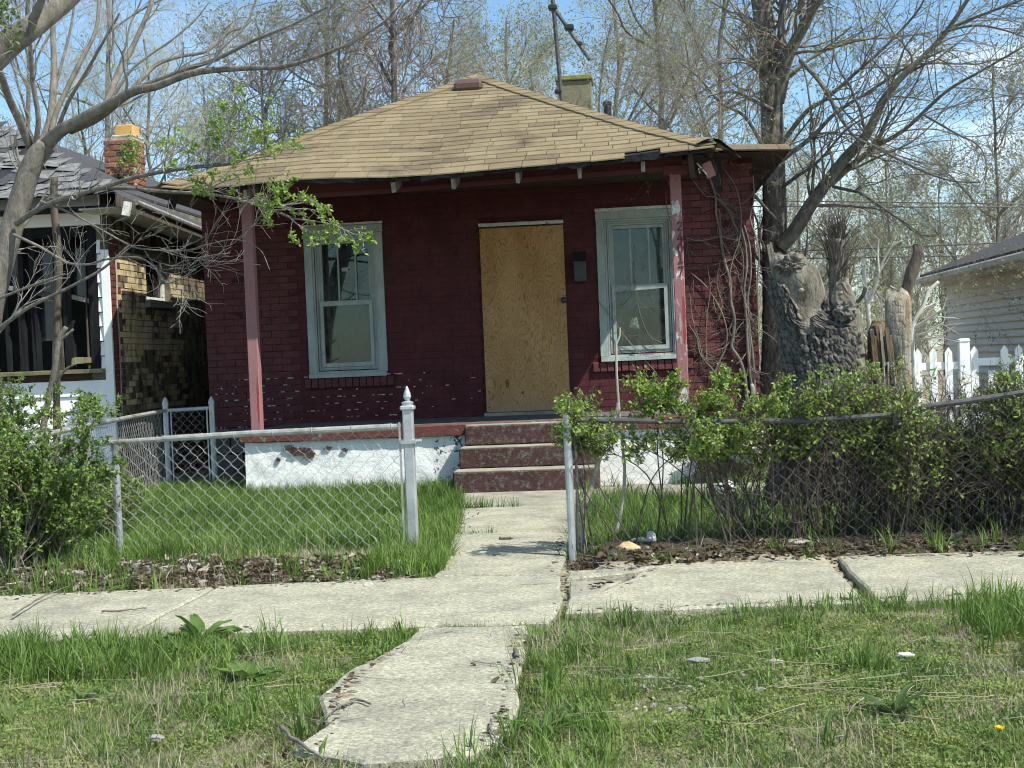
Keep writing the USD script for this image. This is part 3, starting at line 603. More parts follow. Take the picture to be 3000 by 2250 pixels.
def blob(cx, cz, rx, rz, n=26, seed=0, jag=.5):
    an = np.arange(n) * 2 * np.pi / n; rg = np.random.default_rng(seed); rr = 1 - jag * rg.random(n) * (rg.random(n) < .8)
    return np.stack([cx + rx * np.cos(an) * rr, np.full(n, PY + .003), cz + rz * np.sin(an) * rr], 1)
for px, py, rx, rz, sd in ((872, 1322, .10, .05, 1), (905, 1330, .075, .06, 2), (845, 1312, .06, .03, 3), (815, 1345, .03, .025, 4), (960, 1312, .05, .02, 6), (1010, 1318, .035, .02, 8)):
    p = at(px, py, Y=PY + .01); part(fl, 'peeled_patch', MB().prism(blob(p[0], p[2], rx, rz, seed=sd), (0, .03, 0)), 'step_red')
for k, (y0, z1, dx) in enumerate(((12.22, .198, -.06), (12.50, .398, -.03), (12.74, .600, 0))):
    x0, x1 = SX0 + dx, SX1 - dx * .2
    b = trimesh.convex.convex_hull(MB().cbox(x0, x1, y0, PY + .05, z1 - .198 if k else -.05, z1 - .002, .014).arrays()[0])
    st = part(house, 'step', MB().add(b.vertices, b.faces), 'step_red', label='%s porch step' % ('bottom', 'middle', 'top')[k])
    part(st, 'tread', MB().cbox(x0 + .012, x1 - .012, y0 + .008, (12.50, 12.74, PY + .06)[k], z1 - .01, z1 + .004, .004), 'concrete_grey')
# posts, beam, rafters
pl = part(house, 'porch_post', MB().cbox(-3.805, -3.70, 13.0, 13.105, .60, 2.93, .006), 'post_pink', label='left porch post')
p2 = MB().add(np.array(MB().cbox(-.052, .052, 0, .104, .60, 2.98, .006).arrays()[0]), MB().cbox(-.052, .052, 0, .104, .60, 2.98, .006).arrays()[1])
v = p2.v[0]; v[:, 0] += .512; v[:, 1] += 13.0
prt = part(house, 'porch_post', p2, 'post_peel', label='right porch post with peeling paint and house number')
for zc, h, mt in ((1.62, .16, 'post_red'), (1.40, .10, 'post_red'), (2.30, .08, 'post_red')):
    pts = [[.548 + R.uniform(-.014, .006), 12.9985, zc + h * math.sin(t)] if False else [.545 + .019 * math.cos(t) * R.uniform(.5, 1), 12.9985, zc + h * math.sin(t) * R.uniform(.7, 1)] for t in np.linspace(0, 2 * np.pi, 18)[:-1]]
    part(prt, 'bare_patch', MB().prism(np.array(pts), (0, .004, 0)), mt)
for zc, h in ((1.52, .10), (1.34, .05)):
    pts = [[.508 + .018 * math.cos(t) * R.uniform(.4, 1), 12.9982, zc + h * math.sin(t) * R.uniform(.7, 1)] for t in np.linspace(0, 2 * np.pi, 18)[:-1]]
    part(prt, 'bare_patch', MB().prism(np.array(pts), (0, .004, 0)), 'stone_pale')
pts = [[-3.718 + .015 * math.cos(t) * R.uniform(.4, 1), 12.9985, .92 + .26 * math.sin(t) * R.uniform(.7, 1)] for t in np.linspace(0, 2 * np.pi, 22)[:-1]]
part(pl, 'bare_patch', MB().prism(np.array(pts), (0, .004, 0)), 'post_red')
for ch, py in zip('24017', (662, 694, 726, 756, 792)):
    p = at(1990 + (py - 660) * .04, py, Y=12.995)
    t = meshkit.text_mesh(ch, .088, .006, False); t.vertices[:, 0] -= t.bounds[:, 0].mean(); tv = np.array(t.vertices)
    part(prt, 'number', MB().add(np.column_stack([p[0] + .004 + tv[:, 0] * .9, 12.998 - tv[:, 2] * 1.0, p[2] - .045 + tv[:, 1]]), t.faces), 'number_dark', label='raised house number %s' % ch)
def zsag(x): return np.interp(x, [-4.4, -4.15, -3, -2, -1.03, 0, .41, .86], [3.03, 2.985, 3.035, 3.0, 3.035, 3.06, 3.1, 3.12])
mb, m2 = MB(), MB()
for a, b in zip(np.linspace(-4.0, .58, 12)[:-1], np.linspace(-4.0, .58, 12)[1:]):
    za, zb = np.interp([a, b], [-4, -2.6, .3, .6], [2.91, 2.905, 2.98, 2.985])
    mb.bar((a, 12.985, za + .16), (b + .002, 12.985, zb + .16), .07, .24); m2.bar((a, 12.94, za + .02), (b + .002, 12.94, zb + .02), .025, .045)
part(house, 'porch_beam', mb, 'maroon_wood'); part(house, 'beam_trim', m2, 'maroon_wood')
part(house, 'post_bracket', MB().cbox(.40, .635, 12.92, 13.12, 2.955, 3.035, .006), 'maroon_wood')
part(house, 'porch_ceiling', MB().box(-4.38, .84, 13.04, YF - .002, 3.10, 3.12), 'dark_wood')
for px in (715, 1150, 1327, 1515, 1698, 1885):
    x = at(px, 520, Y=12.52)[0]; z = zsag(x) - .055
    rf = part(house, 'rafter_tail', MB().bar((x, 12.53, z - .045), (x, 13.0, z + .10), .035, .10, jit=.004, rng=R), 'old_wood_grey')
# roof
AP = np.array([-1.62, 15.3, 4.50])
def roofp(x, t, lift=0.):
    x, t = np.broadcast_arrays(np.asarray(x, float), np.asarray(t, float))
    xe = np.clip(x, -4.4, .86)
    wav = .035 * (meshkit.fbm(np.stack([x * 1.1, t * 3, x * 0], -1), 3, 11) - .5) * np.minimum(1, t * 6) * (1 - t)
    return np.stack([x, 12.48 + (AP[1] - 12.48) * t, zsag(xe) * (1 - t) + AP[2] * t + wav + lift], -1)
def hipx(t): return -4.42 + (AP[0] + 4.42) * t, .88 + (AP[0] - .88) * t
tt = np.linspace(0, .985, 26)
mb = MB(); mb.grid(lambda U, V: roofp(hipx(U)[0] + (hipx(U)[1] - hipx(U)[0]) * V, U, -.012), tt, np.linspace(0, 1, 30))
roof = part(house, 'roof', mb, 'tar', label='tan shingled hip roof')
for k in range(25):
    t0, t1 = k * .04, (k + 1) * .04
    if k > 22: continue
    xa, xb = hipx(t0); x = xa - R.uniform(0, .2)
    while x < xb:
        w = R.choice([.305, .305, .305, .25, .40, .2]) * R.uniform(.92, 1.08); a, b = max(x, xa), min(x + w - .006, xb); x += w
        if b - a < .05: continue
        if k == 0 and (.05 < (a + b) / 2 < .36 or -.75 < (a + b) / 2 < -.55): continue
        l1, r1 = hipx(t1 + .012); a1, b1 = max(a, l1), min(b, r1)
        if b1 - a1 < .02: continue
        dz = R.uniform(0, .004); e = .006 * R.random()
        j = R.uniform(-.0025, .0025, 4)
        P = [roofp(a, t0 + j[0] - (.012 if k == 0 else 0), .012 + dz), roofp(b, t0 + j[1] - (.012 if k == 0 else 0), .012 + dz + e * .5), roofp(b1, t1 + .012, .003), roofp(a1, t1 + .012, .003)]
        low = [p - [0, 0, .012] for p in P]
        c = MB().hexa(np.array(low + P))
        pr_ = [.42, .32, .11, .12, .03]
        dk = meshkit.noise(np.array([[(a + b) * .55, t0 * 4, 0]]), 21)[0]
        if dk > .62: pr_ = [.12, .38, .34, .04, .12]
        part(roof, 'shingle', c, SH[int(R.choice(5, p=pr_))])
for side in (0, 1):
    n = 25
    for k in range(n):
        t0 = k / n; t1 = t0 + 1.35 / n
        if t1 > 1.0: t1 = 1.0
        s = 1 if side else -1
        def hp(t, off): return roofp(hipx(t)[side] - s * (.15 if off else 0), t - (0 if not off else 0), .022 if not off else .02)
        a, b = hp(t0, 0) + [0, 0, .02], hp(t1, 0) + [0, 0, .008]
        ai, bi = hp(t0, 1) + [0, 0, .012], hp(t1, 1) + [0, 0, .004]
        if t0 > .93: ai, bi = a + [-s * .05, -.05, -.03], b + [-s * .02, -.02, -.02]
        ao, bo = a + [s * .12, .03, -.075], b + [s * .12, .03, -.075]
        m = MB().quads([[a, b, bi, ai], [a, ao, bo, b], [a - [0, 0, .012], b - [0, 0, .012], bi - [0, 0, .012], ai - [0, 0, .012]], [a, ai, ai - [0, 0, .014], a - [0, 0, .014]], [ai, bi, bi - [0, 0, .014], ai - [0, 0, .014]]])
        part(roof, 'ridge_cap', m, SH[int(R.choice(5, p=[.3, .35, .25, .05, .05]))])
RB = np.array([-1.62, 22.3, 4.5])
def tri(*p): return MB().add(np.array(p, float), np.array([[0, i, i + 1] for i in range(1, len(p) - 1)]))
L0, R0 = roofp(-4.42, 0, -.01), roofp(.88, 0, -.01)
part(roof, 'side_slope', tri(L0, (-4.95, 14.25, 3.30), (-4.95, 22.3, 3.30), RB, AP - [0, 0, .02]), 'shingle_brown')
part(roof, 'side_slope', tri(R0, AP - [0, 0, .02], RB, (.95, 22.3, 3.42), (.95, 14.25, 3.42)), 'shingle_brown')
wg = MB().hexa([[.55, 14.16, 3.31], [1.765, 14.16, 3.29], [1.765, 22.3, 3.30], [.55, 22.3, 3.36], [.55, 14.4, 3.44], [1.765, 14.4, 3.385], [1.765, 22.3, 3.40], [.55, 22.3, 3.5]])
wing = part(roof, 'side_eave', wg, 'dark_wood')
x = .62
while x < 1.74:
    w = R.uniform(.2, .3); b = min(x + w, 1.775)
    zt = lambda q: 3.445 - .047 * (q - .55)
    part(wing, 'shingle', MB().hexa([[x, 14.10, zt(x) - .105], [b - .005, 14.10, zt(b) - .105], [b - .005, 14.42, zt(b) - .01], [x, 14.42, zt(x) - .01], [x, 14.095, zt(x) - .09], [b - .005, 14.095, zt(b) - .09], [b - .005, 14.42, zt(b) + .012], [x, 14.42, zt(x) + .012]]), SH[int(R.choice([2, 4, 4]))]); x += w
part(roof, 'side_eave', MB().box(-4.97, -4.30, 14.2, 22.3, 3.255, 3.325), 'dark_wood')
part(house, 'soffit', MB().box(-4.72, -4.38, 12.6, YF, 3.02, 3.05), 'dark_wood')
# ragged eave: drip edge, torn felt, curled corner, broken soffit
mb = MB()
for a, b in zip(np.linspace(-4.42, .80, 40)[:-1], np.linspace(-4.42, .80, 40)[1:]):
    dz = R.uniform(-.006, .004)
    mb.bar((a, 12.50, zsag(a) - .022 + dz), (b, 12.50, zsag(b) - .022 + dz), .03, .034, jit=.002, rng=R)
part(roof, 'drip_edge', mb, 'tar')
for x0_, x1_, dz in ((.02, .36, .012), (-.78, -.3, .0), (-1.9, -1.3, -.005), (.40, .62, .0), (-3.2, -2.4, -.006)):
    xs = np.linspace(x0_, x1_, 7)
    m = MB(); P0 = np.stack([xs, np.full(7, 12.455), zsag(xs) + dz], 1); P1 = np.stack([xs, np.full(7, 12.47), zsag(xs) - .035 - .03 * R.random(7)], 1)
    m.quads([[P0[i], P0[i + 1], P1[i + 1], P1[i]] for i in range(6)]); part(roof, 'torn_felt', m, 'tar')
m = MB()
def curl(U, V):
    x = .70 + .36 * U; z = 3.155 + .045 * np.sin(np.pi * np.clip(U * 1.25, 0, 1)) - .16 * np.clip(U - .55, 0, 1) ** 1.4 * 1.6
    return np.stack([x, 12.46 + .42 * V + .03 * U, z + .12 * V * (1 - U)], -1)
m.grid(curl, np.linspace(0, 1, 14), np.linspace(0, 1, 5)); mtop = m
part(roof, 'curled_corner', mtop, 'shingle_ochre', smooth=True)
m = MB(); m.grid(lambda U, V: curl(U, V) - [0, 0, .014], np.linspace(0, 1, 14), np.linspace(0, 1, 5)); part(roof, 'felt_underside', m, 'tar', smooth=True)
for q_ in range(9):
    a_ = np.array([.64 + .035 * q_, 12.62 + .03 * q_, 3.09 - .006 * q_]); part(roof, 'rotten_lath', MB().bar(a_, a_ + [R.uniform(-.03, .05), R.uniform(.1, .5), -R.uniform(.08, .26)], R.uniform(.03, .07), .015, jit=.006, rng=R), 'tar' if q_ % 3 else 'dark_wood')
p = at(2078, 497, Y=12.75); part(roof, 'broken_board', MB().bar(p + [-.03, 0, .07], p + [.025, .06, -.06], .09, .02, side=(0, 1, .2)), 'post_pink')
p = at(2050, 500, Y=12.72)
for k in range(4): part(roof, 'splinter', MB().bar(p + [R.uniform(-.06, .04), 0, R.uniform(-.02, .09)], p + [R.uniform(-.03, .09), 0, R.uniform(-.05, .05)], .02, .012), 'white_chipped' if k % 2 else 'post_pink')
p = at(507, 590, Y=13.2); part(house, 'downspout', MB().tube([p + [.03, 0, .12], p + [.01, 0, .05], p + [0, 0, -.0], p + [-.02, -.02, -.07]], [.04, .042, .042, .042], 10), 'black_metal')
# roof vent, vent pipe, chimney
p = at(1378, 262, Y=15.0)
b = trimesh.convex.convex_hull(np.vstack([MB().cbox(p[0] - .165, p[0] + .155, 14.78, 15.05, p[2] - .05, p[2] + .06, .03).arrays()[0], MB().cbox(p[0] - .14, p[0] + .14, 14.82, 15.05, p[2] + .02, p[2] + .09, .03).arrays()[0]]))
rv = part(roof, 'roof_vent', MB().add(b.vertices, b.faces), 'vent_brown', label='brown box vent near the peak')
part(rv, 'flange', MB().box(p[0] - .11, p[0] + .11, 14.84, 15.05, p[2] - .16, p[2] - .045), 'dark_wood')
p = at(1780, 325, Y=18); part(roof, 'vent_pipe', MB().lathe((p[0], p[1], p[2] - .6), [(.055, 0), (.055, .68), (.062, .68), (.062, .72), (.045, .72)], 12), 'black_metal')
c0 = at(1634, 300, Y=17.5); c1 = at(1734, 300, Y=17.5); zt = at(1680, 222, Y=17.5)[2]
ch = part(roof, 'chimney', MB().cbox(c0[0], c1[0], 17.5, 17.95, 3.6, zt - .06, .01), 'mossy_concrete', label='squat grey chimney with mossy cap')
part(ch, 'cap', MB().cbox(c0[0] - .025, c1[0] + .02, 17.47, 17.98, zt - .058, zt + .01, .012), 'moss')
# mailbox on the wall right of the door
mx = at(1698, 780, Y=YF - .06)
mbx = thing('mailbox', 'small black wall mailbox between the boarded door and the right window', 'mailbox', mx)
part(mbx, 'box', MB().cbox(mx[0] - .062, mx[0] + .072, YF - .13, YF - .008, mx[2] - .17, mx[2] + .06, .008), 'black_metal')
part(mbx, 'lid', MB().hexa([[mx[0] - .07, YF - .15, mx[2] + .03], [mx[0] + .07, YF - .15, mx[2] + .03], [mx[0] + .07, YF - .008, mx[2] + .13], [mx[0] - .07, YF - .008, mx[2] + .13], [mx[0] - .07, YF - .15, mx[2] + .045], [mx[0] + .07, YF - .15, mx[2] + .045], [mx[0] + .07, YF - .008, mx[2] + .165], [mx[0] - .07, YF - .008, mx[2] + .165]]), 'black_metal')
# vacant service mast on the roof
b0, b1 = at(1646, 300, Y=17.2), at(1616, -40, Y=17.2)
ms = thing('service_mast', 'leaning grey pipe mast with diagonal brace beside the chimney', 'mast', (b0[0], b0[1], b0[2] - .5))
part(ms, 'pole', MB().tube([b0 - [0, 0, .7], b0, b1], .027, 8), 'galvanized_dark')
a0, a1 = at(1626, 28, Y=17.2), at(1728, 175, Y=17.2)
part(ms, 'brace', MB().tube([a0, a1], .026, 8), 'galvanized_dark')
for px, py, s in ((1620, 22, .06), (1668, 80, .065), (1700, 127, .035), (1636, 268, .05)):
    p = at(px, py, Y=17.2); part(ms, 'clamp', MB().cbox(p[0] - s, p[0] + s * .9, 17.14, 17.27, p[2] - s * .55, p[2] + s * .5, .015), 'black_metal')

# ================================================================ the burnt house on the left
LY = 14.3; WX = at(325, 900, Y=LY)[0]
lh = thing('derelict_house', 'burnt white sided house with yellow brick side wall and tattered roof', 'house', (WX - 2, LY, 0))
ya, yb = at(430, 873, X=WX)[1], at(504, 890, X=WX)[1]; zb_, zt_ = at(470, 882, X=WX)[2], at(470, 742, X=WX)[2]
sw_ = MB()
for a, b, c, d in ((LY, ya, -.1, 3.3), (yb, 22, -.1, 3.3), (ya, yb, -.1, zb_), (ya, yb, zt_, 3.3)): sw_.box(WX - .25, WX - .008, a, b, c, d)
side = part(lh, 'side_wall', sw_, 'mortar_dark', label='yellow brick side wall facing the red house')
rest = MB(); row = 0; z = -.04; cnt = 0
while z < 3.2:
    off = (row % 2) * .107; y = LY - off
    while y < 18.2:
        a, b = max(y, LY), min(y + .205, 18.2); y += .214
        for p, q in ([(a, b)] if z + .06 < zb_ - .09 or z > zt_ or b < ya or a > yb else [(a, min(b, ya)), (max(a, yb), b)]):
            if q - p < .03: continue
            m = MB().box(WX - .02, WX + R.uniform(-.003, .004), p, q, z, z + .061, .0025, R)
            corner = p < LY + .12
            mt = 'dark_red_brick' if corner and z < 2.75 else ('sooty_shaded_brick' if z > 2.6 or (z < 1.5 and R.random() < .5) or R.random() < .15 else 'yellow_brick')  # low down, the darker bricks also paint in the wall's shade
            if z > .75 and p < 16.6 and cnt < 298 and not (z > 2.75): part(side, 'brick', m, mt); cnt += 1
            else: rest.add(*m.arrays())
    z += .0705; row += 1
part(side, 'brickwork', rest, 'sooty_shaded_brick', kind='stuff')
# pale mortar smear along the corner
mb = MB(); zz_ = np.linspace(-.05, 2.6, 40)
c_ = LY + .17 + .03 * np.array([meshkit.noise(np.array([[z * 3, 0, 0]]))[0] for z in zz_])
for i in range(39): mb.quads([[[WX + .006, c_[i] - .02, zz_[i]], [WX + .006, c_[i] + .022, zz_[i]], [WX + .006, c_[i + 1] + .022, zz_[i + 1]], [WX + .006, c_[i + 1] - .02, zz_[i + 1]]]])
part(side, 'mortar_smear', mb, 'mortar')
ws = part(lh, 'side_window', MB().box(WX - .14, WX - .09, ya, ya + .06, zb_, zt_).box(WX - .14, WX - .09, yb - .07, yb, zb_, zt_).box(WX - .14, WX - .09, ya + .06, yb - .07, zt_ - .06, zt_).box(WX - .14, WX - .09, ya + .06, yb - .07, zb_, zb_ + .05), 'white_chipped')
part(ws, 'pane', MB().box(WX - .125, WX - .12, ya + .06, yb - .07, zb_ + .05, zt_ - .06), 'glass')
part(ws, 'board', MB().box(WX - .16, WX - .15, (ya + yb) / 2, yb - .05, zb_ + .03, zt_ - .06), 'white_chipped')
part(lh, 'window_sill', MB().box(WX - .12, WX + .05, ya - .04, yb + .1, zb_ - .085, zb_ - .004, .006, R), 'stone_grey')
p = at(400, 965, X=WX); part(side, 'pale_patch', MB().box(WX + .004, WX + .012, p[1] - .12, p[1] + .16, p[2] - .035, p[2] + .03, .004, R), 'mortar') if False else None
# front: corner board, header, burnt window band, clapboards
FX = -10.5
oz0, oz1 = at(150, 1090, Y=LY)[2], at(150, 668, Y=LY)[2]
cbx = at(299, 800, Y=LY)[0]; ox1 = at(285, 850, Y=LY)[0]
front = part(lh, 'front_wall', MB().box(FX, WX - .26, LY + .02, LY + .2, -.1, oz0 - .01).box(FX, WX - .26, LY + .02, LY + .2, oz1, 3.3).box(ox1, WX - .26, LY + .02, LY + .2, oz0 - .01, oz1), 'dark_wood')
part(front, 'corner_board', MB().box(cbx, WX + .004, LY - .03, LY + .012, -.1, 2.62, .003, R), 'white_siding')
z = -.05
while z < oz0 - .12:
    part(front, 'clapboard', MB().hexa([[FX, LY - .022, z], [cbx - .006, LY - .022, z], [cbx - .006, LY + .018, z], [FX, LY + .018, z], [FX, LY - .002, z + .172], [cbx - .006, LY - .002, z + .172], [cbx - .006, LY + .018, z + .172], [FX, LY + .018, z + .172]]), 'white_siding'); z += .176
z = oz0
while z < 2.6:
    part(front, 'clapboard_end', MB().hexa([[ox1 + .012, LY - .018, z], [cbx - .008, LY - .018, z], [cbx - .008, LY + .018, z], [ox1 + .012, LY + .018, z], [ox1 + .012, LY, z + .15], [cbx - .008, LY, z + .15], [cbx - .008, LY + .018, z + .15], [ox1 + .012, LY + .018, z + .15]]), 'white_siding'); z += .162
part(front, 'header_board', MB().box(FX, WX - .06, LY - .035, LY + .012, oz1 + .01, oz1 + .40, .004, R), 'white_siding')
part(front, 'header_board', MB().box(WX - .058, WX + .01, LY - .03, LY + .012, 2.63, oz1 + .38, .006, R), 'charred_brown')
part(front, 'sill_board', MB().box(FX, ox1 + .05, LY - .10, LY + .2, oz0 - .03, oz0 + .02, .006, R), 'mossy_wood')
bd = part(lh, 'burnt_window', MB().box(ox1 - .10, ox1 + .01, LY - .02, LY + .10, oz0 + .021, oz1 - .001, .006, R).box(FX, ox1 - .11, LY - .02, LY + .10, oz1 - .11, oz1 - .001, .008, R), 'charred', label='burnt out window band with charred frames')
for px, w, mt in ((265, .035, 'charred_brown'), (251, .018, 'charred_brown'), (204, .05, 'charred'), (186, .04, 'charred'), (168, .05, 'charred_brown'), (104, .035, 'charred'), (92, .05, 'charred'), (66, .05, 'charred'), (54, .03, 'charred_brown'), (12, .05, 'charred'), (-40, .1, 'charred'), (-130, .1, 'charred')):
    x = at(px, 880, Y=LY)[0]
    part(bd, 'mullion', MB().bar((x + R.uniform(-.02, .02), LY + R.uniform(0, .07), oz0 + .022), (x + R.uniform(-.02, .02), LY + R.uniform(0, .07), oz1 - .05), w, .07, side=(0, 1, 0), jit=.006, rng=R), mt)
for (x0p, x1p, y0p, y1p, mt) in ((206, 262, 725, 880, 'dark_glass'), (110, 150, 740, 1000, 'dark_glass'), (0, 52, 700, 850, 'dark_glass')):
    p, q = at(x0p, y1p, Y=LY + .06), at(x1p, y0p, Y=LY + .06); part(bd, 'pane', MB().box(p[0], q[0], LY + .085, LY + .088, p[2], q[2]), mt)
for (x0p, y0p, x1p, y1p, mt) in ((205, 868, 272, 884, 'old_wood_grey'), (105, 858, 160, 870, 'charred_brown'), (-60, 838, 42, 845, 'white_chipped')):
    part(bd, 'rail', MB().bar(at(x0p, y0p, Y=LY + .04), at(x1p, y1p, Y=LY + .04), .06, .05), mt)
p, q = at(216, 1066, Y=LY - .04), at(264, 1046, Y=LY - .04); pb = part(bd, 'planter_box', MB().box(p[0], q[0], LY - .09, LY + .03, p[2], q[2], .006, R), 'mossy_wood')
part(bd, 'curtain', MB().grid(lambda U, V: np.stack([U, LY + .35 + .03 * np.sin(U * 40), V], -1), np.linspace(*sorted((at(214, 900, Y=LY)[0], at(255, 900, Y=LY)[0])), 16), np.linspace(oz0 + .05, oz1 - .1, 3)), 'old_wood_grey')
part(bd, 'curtain', MB().grid(lambda U, V: np.stack([U, LY + .35 + .03 * np.sin(U * 30), V], -1), np.linspace(*sorted((at(112, 900, Y=LY)[0], at(160, 900, Y=LY)[0])), 16), np.linspace(oz0 + .02, oz1 - .1, 3)), 'old_wood_grey')
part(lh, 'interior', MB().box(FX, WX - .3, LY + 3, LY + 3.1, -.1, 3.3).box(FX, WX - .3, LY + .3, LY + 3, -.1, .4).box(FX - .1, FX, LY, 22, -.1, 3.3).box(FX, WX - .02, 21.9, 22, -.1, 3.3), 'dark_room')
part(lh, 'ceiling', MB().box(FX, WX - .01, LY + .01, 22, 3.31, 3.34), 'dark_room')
# roof
cF = at(372, 566, Y=13.85); EX = WX + .30
e0 = np.array([EX, 13.85, cF[2]]); e1 = np.array([EX, at(592, 668, X=EX)[1], at(592, 668, X=EX)[2]]); e2 = e0 + (e1 - e0) * 2.2
top = at(-40, 350, Y=16.6); fl_ = np.array([FX, 13.85, e0[2]])
rl = part(lh, 'roof', tri(fl_, e0, top, (FX, 16.6, top[2])), 'tar', label='dark tattered shingle roof')
part(rl, 'side_slope', tri(e0, e1, e2, (top[0], 24, top[2]), top), 'roof_black')
for k in range(15):
    ta, tb = k / 15, (k + 1.25) / 15
    xr = e0[0] + (top[0] - e0[0]) * ta; x = max(FX, -8.3)
    while x < xr - .02:
        w = R.uniform(.18, .34); b = min(x + w, xr)
        if R.random() < .93:
            def lp(xx, t, l): return np.array([xx, 13.82 + (16.6 - 13.82) * t, e0[2] + (top[2] - e0[2]) * t + l])
            c1_, c2_ = R.uniform(.004, .040), R.uniform(.004, .040); sk = R.uniform(-.05, .05)
            m = MB().quads([[lp(x + sk, ta + R.uniform(-.03, .02), c1_), lp(b - .008 + sk, ta + R.uniform(-.03, .02), c2_), lp(b - .008, tb, .006), lp(x, tb, .006)]])
            m.quads([[lp(x, ta, c1_ - .015), lp(b - .008, ta, c2_ - .015), lp(b - .008, tb, 0), lp(x, tb, 0)]])
            part(rl, 'shingle', m, 'old_shingle' if R.random() < .75 else 'roof_black')
        x += w
part(lh, 'fascia', MB().bar(e0 + [.0, 0, -.07], e1 + [0, 0, -.07], .025, .13), 'charred_brown')
part(lh, 'gutter', MB().tube([e0 + [.02, .5, -.035], e1 + [.02, 0, -.03]], .035, 8), 'galvanized_old')
part(lh, 'soffit', MB().hexa([e0 + [-.45, .05, -.15], e0 + [0, .05, -.14], e2 + [0, 0, -.14], e2 + [-.45, 0, -.15], e0 + [-.45, .05, -.13], e0 + [0, .05, -.12], e2 + [0, 0, -.12], e2 + [-.45, 0, -.13]]), 'white_chipped')
part(lh, 'front_soffit', MB().box(FX, EX - .02, 13.88, LY + .02, e0[2] - .13, e0[2] - .11), 'charred')
p = at(375, 592, Y=13.9); q = at(368, 632, Y=13.88); part(lh, 'downspout', MB().bar(p, q, .075, .05, side=(0, 1, 0)), 'white_chipped', label='broken white downspout stub at the eave corner')
g = np.random.default_rng(55)
# chimney of loose bricks
CY = 17.2
p, q = at(308, 525, Y=CY), at(386, 398, Y=CY); cx0, cx1, cz1 = p[0], q[0] + .02, q[2]; dpt = .42
cm = part(rl, 'chimney', MB().box(cx0 + .012, cx1 - .012, CY + .012, CY + dpt, p[2] - .8, cz1 - .01), 'mortar', label='weathered brick chimney with orange clay flue')
z = p[2] - .3; row = 0
while z < cz1 - .03:
    n = 3; off = (row % 2) * .5
    wx = (cx1 - cx0) / 2.5
    for k in np.arange(-off, 2.6):
        a, b = cx0 + k * wx, cx0 + (k + 1) * wx - .012; a, b = max(a, cx0), min(b, cx1)
        if b - a < .03: continue
        part(cm, 'brick', MB().cbox(a, b, CY + R.uniform(-.012, .006), CY + .1, z, z + .062, .006, .004, R), ['red_brick', 'orange_brick', 'orange_brick', 'sooty_shaded_brick'][int(R.integers(0, 4))])
    for k in range(2):
        a, b = CY + .1 + k * .16, CY + .1 + (k + 1) * .16 - .012
        part(cm, 'brick', MB().cbox(cx1 - .05, cx1 + R.uniform(-.006, .012), a, b, z, z + .062, .006, .004, R), ['red_brick', 'orange_brick', 'orange_brick'][int(R.integers(0, 3))])
    z += .075; row += 1
part(cm, 'cap', MB().cbox(cx0 + .10, cx1 - .01, CY + .03, CY + dpt - .03, cz1 - .005, cz1 + .03, .012), 'mortar')
fx = (cx0 + cx1) / 2 + .05
part(cm, 'flue', MB().cbox(fx - .125, fx + .125, CY + .07, CY + .33, cz1 + .028, cz1 + .17, .01), 'flue_clay', label='square orange clay flue')

# ================================================================ the vinyl sided garage on the right and the picket fence
GY = 22.0; GX = at(2768, 825, Y=GY)[0]; GZ = 2.20
gar = thing('garage', 'beige vinyl sided garage with dark roof behind the picket fence', 'garage', (GX + 2.5, GY, 0))
gw = part(gar, 'wall', MB().box(GX + .012, GX + 6, 15.2, GY, 0, GZ), 'vinyl')
z = .02
while z < GZ - .02:
    h = min(.103, GZ - z)
    part(gw, 'siding_board', MB().hexa([[GX - .026, 15.2, z], [GX + .02, 15.2, z], [GX + .02, GY - .045, z], [GX - .026, GY - .045, z], [GX + .008, 15.2, z + h], [GX + .02, 15.2, z + h], [GX + .02, GY - .045, z + h], [GX + .008, GY - .045, z + h]]), 'vinyl'); z += .1025
part(gw, 'corner_trim', MB().cbox(GX - .02, GX + .06, GY - .043, GY + .02, 0, GZ, .004), 'vinyl_trim')
gr_ = part(gar, 'roof', MB().hexa([[GX - .37, 15, GZ + .06], [GX + 3, 15, GZ + 1.3], [GX + 3, GY + .1, GZ + 1.3], [GX - .37, GY + .1, GZ + .06], [GX - .37, 15, GZ + .10], [GX + 3, 15, GZ + 1.35], [GX + 3, GY + .1, GZ + 1.35], [GX - .37, GY + .1, GZ + .10]]), 'roof_black')
part(gar, 'fascia', MB().cbox(GX - .36, GX - .335, 15, GY + .12, GZ - .09, GZ + .062, .004), 'vinyl_trim')
part(gar, 'gutter', MB().cbox(GX - .46, GX - .362, 15, GY + .3, GZ - .045, GZ + .05, .02), 'vinyl_trim')
part(gar, 'soffit', MB().box(GX - .335, GX + .0, 15, GY + .1, GZ - .085, GZ - .07), 'vinyl_trim')
part(gar, 'gable_trim', MB().hexa([[GX - .36, GY + .1, GZ - .09], [GX + 3, GY + .1, GZ + 1.15], [GX + 3, GY + .13, GZ + 1.15], [GX - .36, GY + .13, GZ - .09], [GX - .36, GY + .1, GZ + .06], [GX + 3, GY + .1, GZ + 1.3], [GX + 3, GY + .13, GZ + 1.3], [GX - .36, GY + .13, GZ + .06]]), 'vinyl_trim')
KY = 15.5
pk = thing('picket_fence', 'white picket fence right of the hollow tree trunk', 'fence', (at(2825, 1300, Y=KY)[0], KY, 0))
def zk(px): return at(px, 1020 - (px - 2689) * .045, Y=KY)[2]
